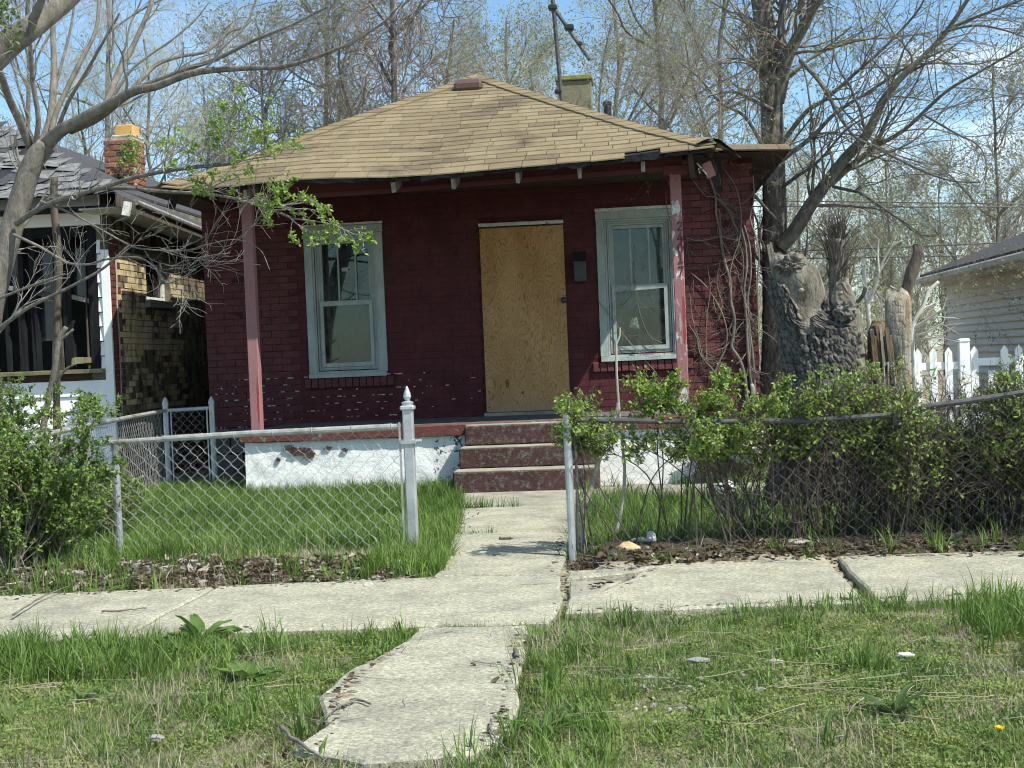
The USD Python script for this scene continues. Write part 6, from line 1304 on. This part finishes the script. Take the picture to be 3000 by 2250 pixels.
# ================================================================ grass and other ground cover
def clump(n, h, spread, width, lean, seed, seg=3, curve=1.):
    g = np.random.default_rng(seed); m = MB()
    for i in range(n):
        a = g.uniform(0, 2 * np.pi); b = np.array([g.normal(0, spread), g.normal(0, spread), -.005]); L = h * g.uniform(.45, 1.1); d = np.array([math.cos(a), math.sin(a), 0]); ln = lean * g.uniform(.2, 1.5); s = np.array([-d[1], d[0], 0]) ; tw = g.uniform(-.8, .8); s = s * math.cos(tw) + d * math.sin(tw)
        w = width * g.uniform(.7, 1.3); pts = [b]; el = np.pi / 2 - ln * .35
        for k in range(seg): pts.append(pts[-1] + L / seg * (d * math.cos(el) + np.array([0, 0, math.sin(el)]))); el -= ln * curve / seg
        P = np.array(pts); W_ = w * np.array([.7, 1., .75, .0] if seg == 3 else np.linspace(1, 0, seg + 1)); v = np.concatenate([P - s * W_[:, None] / 2, P + s * W_[:, None] / 2]); k = seg + 1
        m.add(v, np.array([[j, j + 1, j + 1 + k] for j in range(seg)] + [[j, j + 1 + k, j + k] for j in range(seg)]))
    return m
def weedlet(n, h, r, size, seed, mat_=None, ar=.8):
    g = np.random.default_rng(seed); a = g.uniform(0, 2 * np.pi, n); q = r * np.sqrt(g.random(n)); p = np.stack([q * np.cos(a), q * np.sin(a), g.uniform(0, h, n)], 1)
    d = nrm(np.stack([np.cos(a) + g.normal(0, .4, n), np.sin(a) + g.normal(0, .4, n), g.uniform(-.1, .8, n)], 1)); s = nrm(np.cross(d, [0, 0, 1.]) + g.normal(0, .25, (n, 3))); L = (size * g.uniform(.6, 1.3, n))[:, None]
    return MB().quads(np.stack([p, p + d * L * .5 + s * L * ar * .5, p + d * L, p + d * L * .5 - s * L * ar * .5], 1))
PROTO = [(clump(16, .24, .035, .0058, .9, 1), 'grass_green'), (clump(16, .22, .035, .0055, 1.1, 2), 'grass_bright'), (clump(20, .10, .04, .0042, 1.3, 3), 'grass_green'), (clump(22, .065, .045, .0036, 1.5, 4), 'grass_bright'),
         (clump(20, .075, .05, .0026, 2.8, 5, curve=.4), 'straw'), (clump(9, .15, .05, .0026, 3.0, 6, curve=.25), 'straw'), (weedlet(34, .035, .06, .016, 7), 'grass_lime'), (weedlet(26, .045, .05, .022, 8), 'leaf_green'),
         (clump(24, .05, .05, .0032, 1.8, 9), 'grass_lime'), (clump(12, .17, .03, .010, 1.2, 10), 'grass_green')]
SU = shapely.unary_union([shapely.Polygon(p).buffer(-.03) for p in SLABS]); shapely.prepare(SU)
g = np.random.default_rng(12); POS, IDX, YAW_, SC = [], [], [], []
def sow(x0, x1, y0, y1, per, probs, sc=(.7, 1.3), mask=None, h=1., ok=None):
    n = int((x1 - x0) * (y1 - y0) * per); x = g.uniform(x0, x1, n); y = g.uniform(y0, y1, n); keep = ~shapely.contains_xy(SU, x, y)
    # inside the picture only (a margin to each side), and not under the houses, porch and steps
    kx = at(-500, 1500, Y=10)[0] / 10, at(3500, 1500, Y=10)[0] / 10
    keep &= (x > kx[0] * y - .3) & (x < kx[1] * y + .3)
    keep &= ~((x > -4.9) & (x < 1.5) & (y > YF - .03)) & ~((x > PX0) & (x < PX1) & (y > PY)) & ~((x > -1.72) & (x < -.28) & (y > 12.18)) & ~((x < WX) & (y > LY - .05))
    p = np.stack([x, y, np.zeros(n)], -1)
    if mask is not None: keep &= g.random(n) < mask(p)
    x, y = x[keep], y[keep]; p = p[keep]; n = len(x)
    pr = np.array(probs, float); pr = np.repeat(pr[None] / pr.sum(), n, 0)
    nz = np.stack([meshkit.fbm(p * s_, 2, 40 + k) for k, s_ in enumerate((1.7, 1.7, 2.6, 2.6, 2.2, 2.2, 3.1, 3.4, 2.4, 2.0))], 1); pr = pr * np.clip((nz - .38) * 5, .04, 2.2); pr /= pr.sum(1, keepdims=True)
    idx = (np.cumsum(pr, 1) < g.random(n)[:, None]).sum(1).clip(0, 9)
    POS.append(np.stack([x, y, gh(x, y) + .004], 1)); IDX.append(idx); YAW_.append(g.uniform(0, 6.28, n)); s = g.uniform(*sc, n); SC.append(np.stack([s, s, s * h * g.uniform(.75, 1.25, n)], 1))
#            tall  tall2 mid  short straw lstraw lime  green  lshort broad
sow(-6, -1.2, 8.95, 13.9, 560, [4, 5, 3, 1, .15, .3, .2, .3, .3, .4], (.5, .85))
sow(-5, -1.2, 8.25, 9.0, 460, [2.5, 2.0, 1.5, .3, 2.4, 2.8, .5, .4, .2, .4], (.6, 1.0))
sow(-1.6, -1.0, 7.75, 12.3, 460, [4, 5, 2, .5, .2, .3, .1, .3, .1, 1.0], (.5, .85))
sow(-5, -1.1, 7.30, 8.3, 210, [.5, .4, 1.2, 1, 2.2, 2.6, .6, .4, .3, .4], (.6, 1.0))
sow(-.45, 3.2, 8.5, 12.4, 300, [1.6, 1.8, 3, 2, .6, .5, .6, .5, .6, .3], (.7, 1.15))
sow(-.45, 4.5, 7.85, 8.5, 120, [.3, .4, .8, .8, 2, 2, .7, .5, .4, .3], (.5, .9))
sow(.7, 8, 12.3, 20, 120, [1.4, 1.6, 2, 1, .8, .8, .6, .5, .6, .3], (.8, 1.4))
sow(3.0, 6, 8.0, 12.3, 150, [1.4, 1.6, 2, 1, .8, .8, .6, .5, .6, .3], (.8, 1.4))
def thinr(p): return .55 + .6 * (meshkit.fbm(p * 2.1, 2, 60) - .3)
sow(-3.6, 3.6, 2.9, 6.25, 1900, [.04, .05, 1.0, 2.6, 2.6, 1.2, 3.6, 1.0, 3.6, .10], (.42, .80), thinr)
sow(.2, 3.4, 3.2, 5.4, 900, [.0, .0, .2, .8, .8, .4, 4.5, .8, 3.0, .0], (.45, .8))
# longer fringe along the sidewalk and both edges of the carriage walk
def fringe(p): return np.exp(-((p[:, 1] - (5.98 + .13 * np.clip(p[:, 0] + 1, 0, 3))) / .20) ** 2)
sow(-3.6, -1.0, 5.4, 6.3, 620, [.6, .8, 3, 1.4, .5, .4, .4, .3, .8, .3], (.42, .75), fringe)
sow(-.55, 3.4, 5.5, 6.8, 620, [.5, .7, 3.4, 1.4, .5, .4, .4, .3, .8, .2], (.42, .72), lambda p: np.exp(-((p[:, 1] - (6.34 + .13 * np.clip(p[:, 0], 0, 3))) / .20) ** 2))
sow(1.4, 3.4, 5.2, 6.7, 520, [1.6, 1.8, 3, 1, .2, .2, .2, .2, .5, .3], (.6, .95), lambda p: np.clip((p[:, 0] - 1.2) * 1.3, 0, 1))
sow(-.62, -.1, 3.6, 5.9, 520, [.5, .6, 3, 1.4, .6, .5, .5, .5, 1.0, .4], (.42, .75))
sow(-3.6, -1.6, 5.3, 5.95, 380, [2.2, 1.2, 2.4, .6, .3, .4, .1, .3, .2, .8], (.6, .95))
# a few blades in the joints
for a, b, n in (((-.39, 6.4), (-.42, 7.5), 12), ((1.125, 6.6), (1.13, 6.9), 4), ((-1.1, 7.58), (-.45, 7.53), 16), ((-1.0, 6.13), (-.5, 6.15), 30), ((-1.6, 12.2), (-.4, 12.18), 16), ((-1.4, 11.0), (-.45, 11.0), 12)):
    t = g.random(n)[:, None]; p = np.array(a) + (np.array(b) - np.array(a)) * t + g.normal(0, .012, (n, 2)); POS.append(np.column_stack([p, np.full(n, -.02)])); IDX.append(g.choice([2, 3, 8, 6], n)); YAW_.append(g.uniform(0, 6.28, n)); s = g.uniform(.3, .6, n); SC.append(np.stack([s, s, s], 1))
scatter('grass', 'green and straw coloured grass and weeds of both lawns', 'grass', PROTO, np.vstack(POS), np.concatenate(IDX), np.concatenate(YAW_), np.vstack(SC))
# fallen leaves, sticks, stones
def curl_leaf(seed, L=.06):
    g = np.random.default_rng(seed); n = 5; u = np.linspace(-1, 1, n); c = g.uniform(.3, 1.0); m = MB()
    m.grid(lambda U, V: np.stack([U * L * .5, V * L * .32 * (1 - .75 * U ** 2) * (1 + .2 * np.sin(U * 9 + seed)), L * (.10 + c * .28 * (V ** 2) + .16 * U ** 2 * g.uniform(-.5, 1))], -1), u, np.linspace(-1, 1, 4)); return m
LP = [(curl_leaf(k), m_) for k, m_ in enumerate(('dry_leaf', 'dry_leaf', 'pale_leaf', 'dry_leaf', 'pale_leaf'))]
def litter(n, fx, fy, sc, pr):
    x = fx(n); y = fy(n); keep = ~shapely.contains_xy(SU, x, y) | (g.random(n) < .12); x, y = x[keep], y[keep]; n = len(x); on = shapely.contains_xy(SU, x, y)
    return np.stack([x, y, np.where(on, .002, gh(x, y) + .008)], 1), g.choice(5, n, p=pr), g.uniform(0, 6.28, n), g.uniform(*sc, n)
parts = [litter(2600, lambda n: g.uniform(-4.6, -1.3, n), lambda n: 7.55 + .55 * g.random(n) ** 1.2 + .02 * g.normal(size=n), (.5, 1.25), [.34, .3, .1, .2, .06]),
         litter(1900, lambda n: g.uniform(-.4, 4.2, n), lambda n: g.normal(8.15, .16, n), (.5, 1.2), [.34, .32, .07, .22, .05]), litter(500, lambda n: g.uniform(-4.4, -2.6, n), lambda n: g.normal(7.9, .14, n), (.8, 1.7), [.2, .2, .3, .1, .2]),
         litter(700, lambda n: g.uniform(.6, 3.4, n), lambda n: g.normal(8.75, .3, n), (.5, 1.5), [.34, .32, .07, .22, .05]), litter(420, lambda n: g.uniform(-3.2, 3.2, n), lambda n: g.uniform(3., 6.2, n), (.25, .6), [.4, .3, .05, .2, .05]),
         litter(620, lambda n: np.where(g.random(n) < .5, g.normal(-1.17, .06, n), g.normal(-.45, .04, n)), lambda n: g.uniform(4.1, 6.1, n), (.3, .7), [.45, .35, 0, .2, 0]), litter(160, lambda n: np.where(g.random(n) < .5, g.normal(-1.28, .05, n), g.normal(-.44, .05, n)), lambda n: g.uniform(7.7, 11, n), (.3, .7), [.45, .35, 0, .2, 0])]
scatter('fallen_leaves', 'dry brown fallen leaves along the fences and walk edges', 'leaves', LP, *[np.concatenate([p[k] for p in parts]) for k in range(4)], tilt=np.stack([g.uniform(0, 6.28, sum(len(p[1]) for p in parts)), g.normal(0, .55, sum(len(p[1]) for p in parts))], 1))
S, ST = [], []
for (n, fx, fy) in ((150, lambda: g.uniform(-4.5, -1.3), lambda: g.uniform(7.4, 8.3)), (170, lambda: g.uniform(-.4, 3.6), lambda: g.normal(8.15, .2)), (46, lambda: g.normal(-1.20, .06), lambda: g.uniform(4.1, 6.1)), (34, lambda: g.normal(-.42, .05), lambda: g.uniform(4.1, 6.2)), (130, lambda: g.uniform(-3, 3), lambda: g.uniform(3., 6.4)), (16, lambda: g.uniform(-.35, .0), lambda: g.uniform(7.15, 7.6))):
    for i in range(n):
        x, y = fx(), fy(); a = g.uniform(0, 6.28); L = g.uniform(.05, .26) if fy() < 6.4 else g.uniform(.08, .4); z = max(float(gh(x, y)), 0. if shapely.contains_xy(SU, x, y) else -9) + .006; d = np.array([math.cos(a), math.sin(a), 0]); q = [np.array([x, y, z])]
        for k in range(5): d = nrm(d + g.normal(0, .18, 3) * [1, 1, .25]); q.append(q[-1] + d * L / 5); q[-1][2] = max(q[-1][2], z - .003)
        S.append(np.array(q))
for i in range(150):
    x, y = (g.normal(.7, .75), g.normal(5.1, .45)) if i < 95 else (g.uniform(-3, -1.3), g.uniform(4., 5.9)); a = g.normal(0, .6) + (3.14 if g.random() < .5 else 0); L = g.uniform(.12, .5); d = np.array([math.cos(a), math.sin(a), 0]); q = [np.array([x, y, float(gh(x, y)) + g.uniform(.02, .05)])]
    for k in range(5): d = nrm(d + g.normal(0, .1, 3) * [1, 1, .5]); q.append(q[-1] + d * L / 5)
    ST.append(np.array(q))
tw_ = thing('fallen_twigs', 'thin fallen twigs and stalks lying along the walks and fences', 'twigs', (0, 6, 0), kind='stuff')
curves(tw_, 'twig', S, [np.linspace(1, .5, 6) * g.uniform(.002, .006) for _ in S], 'twig_grey', kind='stuff')
curves(tw_, 'dry_stalk', ST, [np.linspace(1, .4, 6) * g.uniform(.002, .0045) for _ in ST], 'straw', kind='stuff')
gr2 = []
def pebble(seed, r):
    s = trimesh.creation.icosphere(1, r); w = np.array(s.vertices); w = w * (1 + .7 * (meshkit.noise(w / r * 1.3 + seed, seed)[:, None] - .5)) * [1.2, 1, .7]; return MB().add(w, s.faces)
n = 860; gxp = np.concatenate([g.normal(.65, .5, 600), g.uniform(-3, 3, 130), g.uniform(-4.4, 3.4, 130)]); gyp = np.concatenate([g.normal(5.1, .22, 600), g.uniform(3, 6.2, 130), g.normal(7.95, .22, 130)])
scatter('pebbles', 'scattered pale gravel in the worn patch of the right lawn', 'gravel', [(pebble(1, .009), 'stone_pale'), (pebble(2, .011), 'stone_grey'), (pebble(3, .007), 'stone_pale')], np.stack([gxp, gyp, gh(gxp, gyp) + .012], 1), g.integers(0, 3, n), g.uniform(0, 6.28, n), g.uniform(.5, 1.3, n))

cx_, cy_ = [], []
for (a, b, n_, sg) in (((-1.06, 5.9), (-1.19, 5.3), 90, .035), ((-1.19, 5.3), (-1.1, 4.2), 130, .04), ((-.5, 6.0), (-.46, 4.3), 190, .035), ((-1.1, 6.13), (-.4, 6.15), 150, .02), ((-.39, 6.4), (-.42, 7.5), 150, .012), ((1.12, 6.55), (1.135, 7.9), 160, .012), ((-1.15, 7.57), (-.45, 7.53), 120, .015), ((-4.4, 7.2), (-1.2, 7.56), 420, .05), ((-.3, 7.80), (4, 7.95), 420, .04), ((-.2, 7.0), (.05, 7.7), 170, .05), ((-1.2, 7.7), (-1.4, 10.5), 200, .03), ((-.46, 7.6), (-.45, 11), 200, .03), ((-3.6, 6.02), (-1.2, 6.16), 200, .03), ((-.3, 6.42), (3.2, 6.75), 260, .03), ((-1.5, 11.0), (-.45, 11.0), 60, .012), ((-2.44, 6.1), (-2.42, 7.4), 80, .012)):
    t = g.random(n_)[:, None]; p = np.array(a) + (np.array(b) - np.array(a)) * t + g.normal(0, sg, (n_, 2)); cx_.append(p[:, 0]); cy_.append(p[:, 1])
cx_, cy_ = np.concatenate(cx_), np.concatenate(cy_); on = shapely.contains_xy(SU, cx_, cy_)
scatter('soil_crumbs', 'dark soil crumbs washed over the edges and joints of the concrete', 'soil', [(pebble(5, .010), 'humus'), (pebble(6, .016), 'soil'), (pebble(7, .007), 'humus')], np.stack([cx_, cy_, np.where(on, .0, gh(cx_, cy_) + .004)], 1), g.integers(0, 3, len(cx_)), g.uniform(0, 6.28, len(cx_)), np.stack([g.uniform(.5, 1.7, len(cx_)), g.uniform(.5, 1.7, len(cx_)), g.uniform(.3, .7, len(cx_))], 1))
def rock(px, py, r, mt, label, seed, cat='rock', name='rock', sc=(1.2, .9, .8), group=None):
    p = at(px, py, Z=.05); s = trimesh.creation.icosphere(3, r); w = np.array(s.vertices); w = w * (1 + .9 * (meshkit.fbm(w / r * 1.1 + seed, 3, seed)[:, None] - .5)) * sc; w[:, 2] = np.maximum(w[:, 2], -r * .6)
    single(name, MB().add(w + [p[0], p[1], max(float(gh(p[0], p[1])), -.02) + r * .5], s.faces), mt, label, cat, group, smooth=25)
rock(1842, 1606, .050, 'stone_orange', 'rounded orange stone on the dirt strip right of the walk', 1); rock(1872, 1592, .055, 'stone_pale', 'pale wedge shaped stone right beside the orange one', 2, sc=(1.4, .8, .7)); rock(1906, 1588, .05, 'litter_white', 'upright white stone next to the pale wedge', 3, sc=(.8, .8, 1.3))
rock(2340, 1585, .045, 'pale_leaf', 'crumpled white scrap on the dirt under the dead stump', 4, 'litter', 'paper_scrap', (1.5, .8, .6)); rock(2108, 1624, .03, 'pale_leaf', 'small pale scrap at the edge of the sidewalk slab', 5, 'litter', 'paper_scrap', (1.5, .7, .5)); rock(2650, 1876, .022, 'litter_white', 'pale bit of litter in the right lawn', 6, 'litter', 'paper_scrap', (1.5, .8, .5))
rock(1166, 1640, .045, 'stone_pale', 'pale stone at the foot of the square gate post', 7); rock(1078, 1690, .03, 'stone_pale', 'small pale stone left of the walk corner', 8); rock(590, 1682, .028, 'pale_leaf', 'pale curled scrap in the leaf litter', 9, 'litter', 'paper_scrap', (1, .6, 1)); rock(806, 1650, .028, 'pale_leaf', 'small upright pale scrap among the fence grass', 10, 'litter', 'paper_scrap', (.5, .4, 1.6))
rock(455, 2112, .022, 'stone_grey', 'grey brown chip in the left lawn', 11, sc=(1.3, .8, .5)); rock(1093, 1978, .016, 'stone_grey', 'small grey pebble at the left edge of the near walk', 12); rock(2045, 1893, .028, 'stone_grey', 'flat grey stone in the gravel patch', 13, sc=(1.6, .9, .4)); rock(2265, 1895, .022, 'stone_pale', 'flat pale stone in the gravel patch', 14, sc=(1.6, .9, .4))
# rosettes: dock and plantain, a dandelion
def rosette(name, label, cat, px, py, n, L, w, mt, seed, up_=(.4, 1.2)):
    g = np.random.default_rng(seed); c = at(px, py, Z=-.02); c[2] = gh(c[0], c[1]); t = thing(name, label, cat, c)
    for i in range(n):
        a = i * 2.4 + g.uniform(-.3, .3); el = g.uniform(*up_); l = L * g.uniform(.65, 1.1); d = np.array([math.cos(a), math.sin(a), 0]); s = np.array([-d[1], d[0], 0]); m = MB(); u = np.linspace(0, 1, 9)
        def fn(U, V):
            e = el - U * g_c; P = c + d * (l * U * np.cos(e))[..., None] + np.array([0, 0, 1.]) * (l * U * np.sin(np.maximum(e, -.2)))[..., None]; wd = w * (np.sin(np.pi * np.clip(U * .92 + .05, 0, 1)) ** .8) * (.25 + .75 * (U > .2)); return P + s * (V * wd)[..., None] + np.array([0, 0, 1.]) * (.25 * w * V ** 2 + .12 * w * np.sin(U * 16 + i) * np.abs(V))[..., None]
        g_c = g.uniform(.3, 1.0); m.grid(fn, u, np.linspace(-1, 1, 5)); part(t, 'leaf', m, mt, smooth=True)
    return t
rosette('dock_plant', 'large broad leaved dock weed at the sidewalk edge of the left lawn', 'weed', 590, 1870, 9, .24, .034, 'leaf_green', 1, (.5, 1.3)); rosette('dock_plant', 'smaller dock weed nearer the street in the left lawn', 'weed', 718, 1985, 7, .17, .032, 'leaf_green', 2)
rosette('dock_plant', 'dark weed rosette left of the large dock', 'weed', 470, 1880, 7, .15, .022, 'leaf_dark', 3); rosette('plantain', 'dark narrow leaved rosette in the right lawn', 'weed', 2620, 2090, 13, .15, .013, 'leaf_dark', 4, (.5, 1.3)); rosette('plantain', 'tuft of narrow leaves by the near left lawn', 'weed', 235, 2045, 13, .12, .009, 'leaf_green', 5, (.5, 1.3))
rosette('plantain', 'narrow leaved weed at the foot of the left fence litter', 'weed', 300, 1745, 10, .16, .014, 'leaf_green', 6); rosette('plantain', 'broad grass tuft at the right edge of the near walk bottom', 'weed', 1590, 2150, 14, .2, .009, 'grass_green', 7, (.6, 1.3)); rosette('plantain', 'green tuft at the corner of the walk and the sidewalk', 'weed', 1240, 1660, 16, .22, .012, 'grass_green', 8, (.6, 1.4))
dn = rosette('dandelion', 'yellow dandelion flower in the lower right lawn', 'flower', 2930, 2195, 9, .09, .012, 'leaf_green', 9, (.2, .9)); c = np.array(ORIGIN[dn]); m = MB().tube([c, c + [0, 0, .085]], .003, 5); part(dn, 'stalk', m, 'grass_lime')
fl2 = MB()
for k in range(40):
    a = g.uniform(0, 6.28); d = nrm(np.array([math.cos(a), math.sin(a), g.uniform(.1, 1.2)])); s = nrm(np.cross(d, [0, 0, 1.])); p = c + [0, 0, .086]; L = g.uniform(.012, .02); fl2.quads([[p, p + d * L * .5 + s * .002, p + d * L, p + d * L * .5 - s * .002]])
part(dn, 'flower_head', fl2, 'petal_yellow')
# sticks one can count
for k, (pts, r, lb) in enumerate((([(824, 2131), (872, 2172), (929, 2212), (952, 2236)], .011, 'grey stick lying against the left edge of the near walk'), ([(1085, 2062), (1050, 2050), (1020, 2060), (985, 2075), (930, 2125)], .007, 'curved stick at the left edge of the near walk, middle'), ([(298, 1790), (360, 1788), (430, 1779)], .008, 'dark twig lying on the left sidewalk slab'), ([(1462, 1576), (1490, 1576), (1505, 1577)], .012, 'dark bark chip lying on the walk between the gate posts'),
        ([(1440, 2110), (1435, 2130), (1450, 2160), (1480, 2190), (1500, 2200)], .006, 'bent stick at the right edge of the near walk'), ([(40, 1800), (130, 1745), (215, 1712)], .008, 'pale stick leaning in the leaf litter by the bush'), ([(1508, 1905), (1512, 1918), (1520, 1925)], .016, 'short broken stick at the right edge of the near walk'))):
    P = np.array([at(x, y, Z=.012 if k not in (5,) else .03) for x, y in pts]); P[:, 2] = np.maximum(P[:, 2], gh(P[:, 0], P[:, 1]) + .012) if k not in (2, 3) else .010
    P = smooth(P, 6); P = P + np.random.default_rng(k).normal(0, r * .22, P.shape); r = r * .72; single('fallen_stick', bark_tube(P, np.linspace(r, r * .45, len(P)), 7, rough=.45), 'bark_dark' if k in (2, 3, 6) else 'bark_grey', lb, 'stick', 'fallen sticks', smooth=True)
# striped ball on a dark pot behind the right fence
c = at(2165, 1502, Y=10.0); pot = thing('plant_pot', 'dark ribbed plant pot behind the right fence', 'pot', (c[0], c[1], -.03)); z0 = -.03; zt3 = at(2165, 1465, Y=10.0)[2]
an = np.arange(28) * 2 * np.pi / 28; rr_ = .115 + .006 * (np.arange(28) % 2)
pm = MB(); ring = lambda r, z: np.stack([c[0] + rr_ * r * np.cos(an), c[1] + rr_ * r * np.sin(an), np.full(28, z)], 1); v, f = rings_mesh(np.array([ring(.85, z0), ring(1, zt3 - .03), ring(1.08, zt3 - .028), ring(1.08, zt3), ring(.95, zt3), ring(.9, zt3 - .06)])); part(pot, 'pot', MB().add(v, f), 'bin_dark')
c2 = at(2128, 1428, Y=9.9); bl = thing('striped_ball', 'small white ball with dark stripes behind the right fence', 'ball', c2)
s = trimesh.creation.icosphere(4, .062); s.apply_scale((1.15, .95, .85)); v = np.array(s.vertices); th = np.arctan2(v[:, 2] + .25 * v[:, 0], np.hypot(v[:, 1], .02) * 1.2); fm = np.sin(th[s.faces].mean(1) * 9 + .6) > .35
part(bl, 'shell', MB().add(v + c2, s.faces[~fm]), 'stripe_white', smooth=True); part(bl, 'stripes', MB().add(v + c2, s.faces[fm]), 'stripe_dark', smooth=True)
single('support_stick', MB().tube([(c2[0], c2[1], -.05), c2 - [0, 0, .045]], .012, 7), 'twig_brown', 'thin brown stick standing under the striped ball', 'stick')
# broken concrete by the porch corner
for k, (px, py, Y, d_, rz, tl) in enumerate(((2118, 1268, 12.7, (.36, .25, .12), .2, -.25), (2150, 1310, 12.6, (.42, .28, .16), -.3, .35), (2200, 1290, 12.75, (.16, .2, .3), .5, .1))):
    b = trimesh.creation.box(d_).subdivide().subdivide(); v = np.array(b.vertices); v += .05 * (np.stack([meshkit.noise(v * 9 + q * 7 + k, q) for q in range(3)], 1) - .5); v = v @ trimesh.transformations.euler_matrix(.15, tl, rz)[:3, :3].T + at(px, py, Y=Y)
    single('concrete_chunk', MB().add(v, b.faces), 'stone_pale' if k < 2 else 'foundation_white', ('tilted flat concrete chunk against the porch foundation corner', 'larger broken concrete chunk leaning below the flat one', 'upright white painted chunk behind the broken concrete')[k], 'rubble', 'broken concrete beside the porch', smooth=20)
hb = at(2130, 1380, Y=12.7); hp_ = lump(np.array([hb[0] + .05, 13.0, -.02]), .33, 4, .5, 3, (1.3, .8, .95)); single('dirt_pile', hp_, 'soil', 'low dirt pile under the broken concrete chunks', 'dirt', kind='structure', smooth=True)
p = at(2207, 1155, Y=14.0); single('drain_pipe', MB().tube([p + [0, .1, .09], p + [0, .02, .06], p, p + [.01, 0, -.12]], .022, 10), 'stone_grey', 'short pale drain pipe at the foot of the vine covered corner', 'pipe')

# trees across the street (seen only as reflections in the window panes)
for k, (x, y, h, lb) in enumerate(((-4.5, -10.5, 9, 'bare tree across the street mirrored in the left window'), (1.0, -11.0, 9.5, 'bare tree across the street mirrored in the right window'))):
    wild('street_tree', lb, x, y, h, 400 + k, 'bark_dark', 'twig_grey', (900, .07, 'leaf_olive'), 1.2, 9, 0, .03, dens=.6)

# young creeper on the left chimney
g = np.random.default_rng(91)
cv = thing('creeper', 'thin green creeper hanging over the brick chimney of the burnt house', 'vine', at(400, 520, Y=17.05))
L_ = []
for k in range(7):
    a = at(g.uniform(345, 420), g.uniform(395, 430), Y=17.1); b = at(g.uniform(335, 425), g.uniform(470, 525), Y=17.02); L_.append(resamp(smooth([a, (a + b) / 2 + g.normal(0, .04, 3), b]), 9))
L_ = np.stack(L_); curves(cv, 'stems', L_, np.full(L_.shape[:2], .006), 'twig_brown', kind='stuff'); pts = samp(L_, 330, g, 0.) + g.normal(0, .035, (330, 3)) * [1, .5, 1] - [0, .04, 0]
part(cv, 'leaves', leaves(pts, .04, g), 'leaf_lime', kind='stuff')
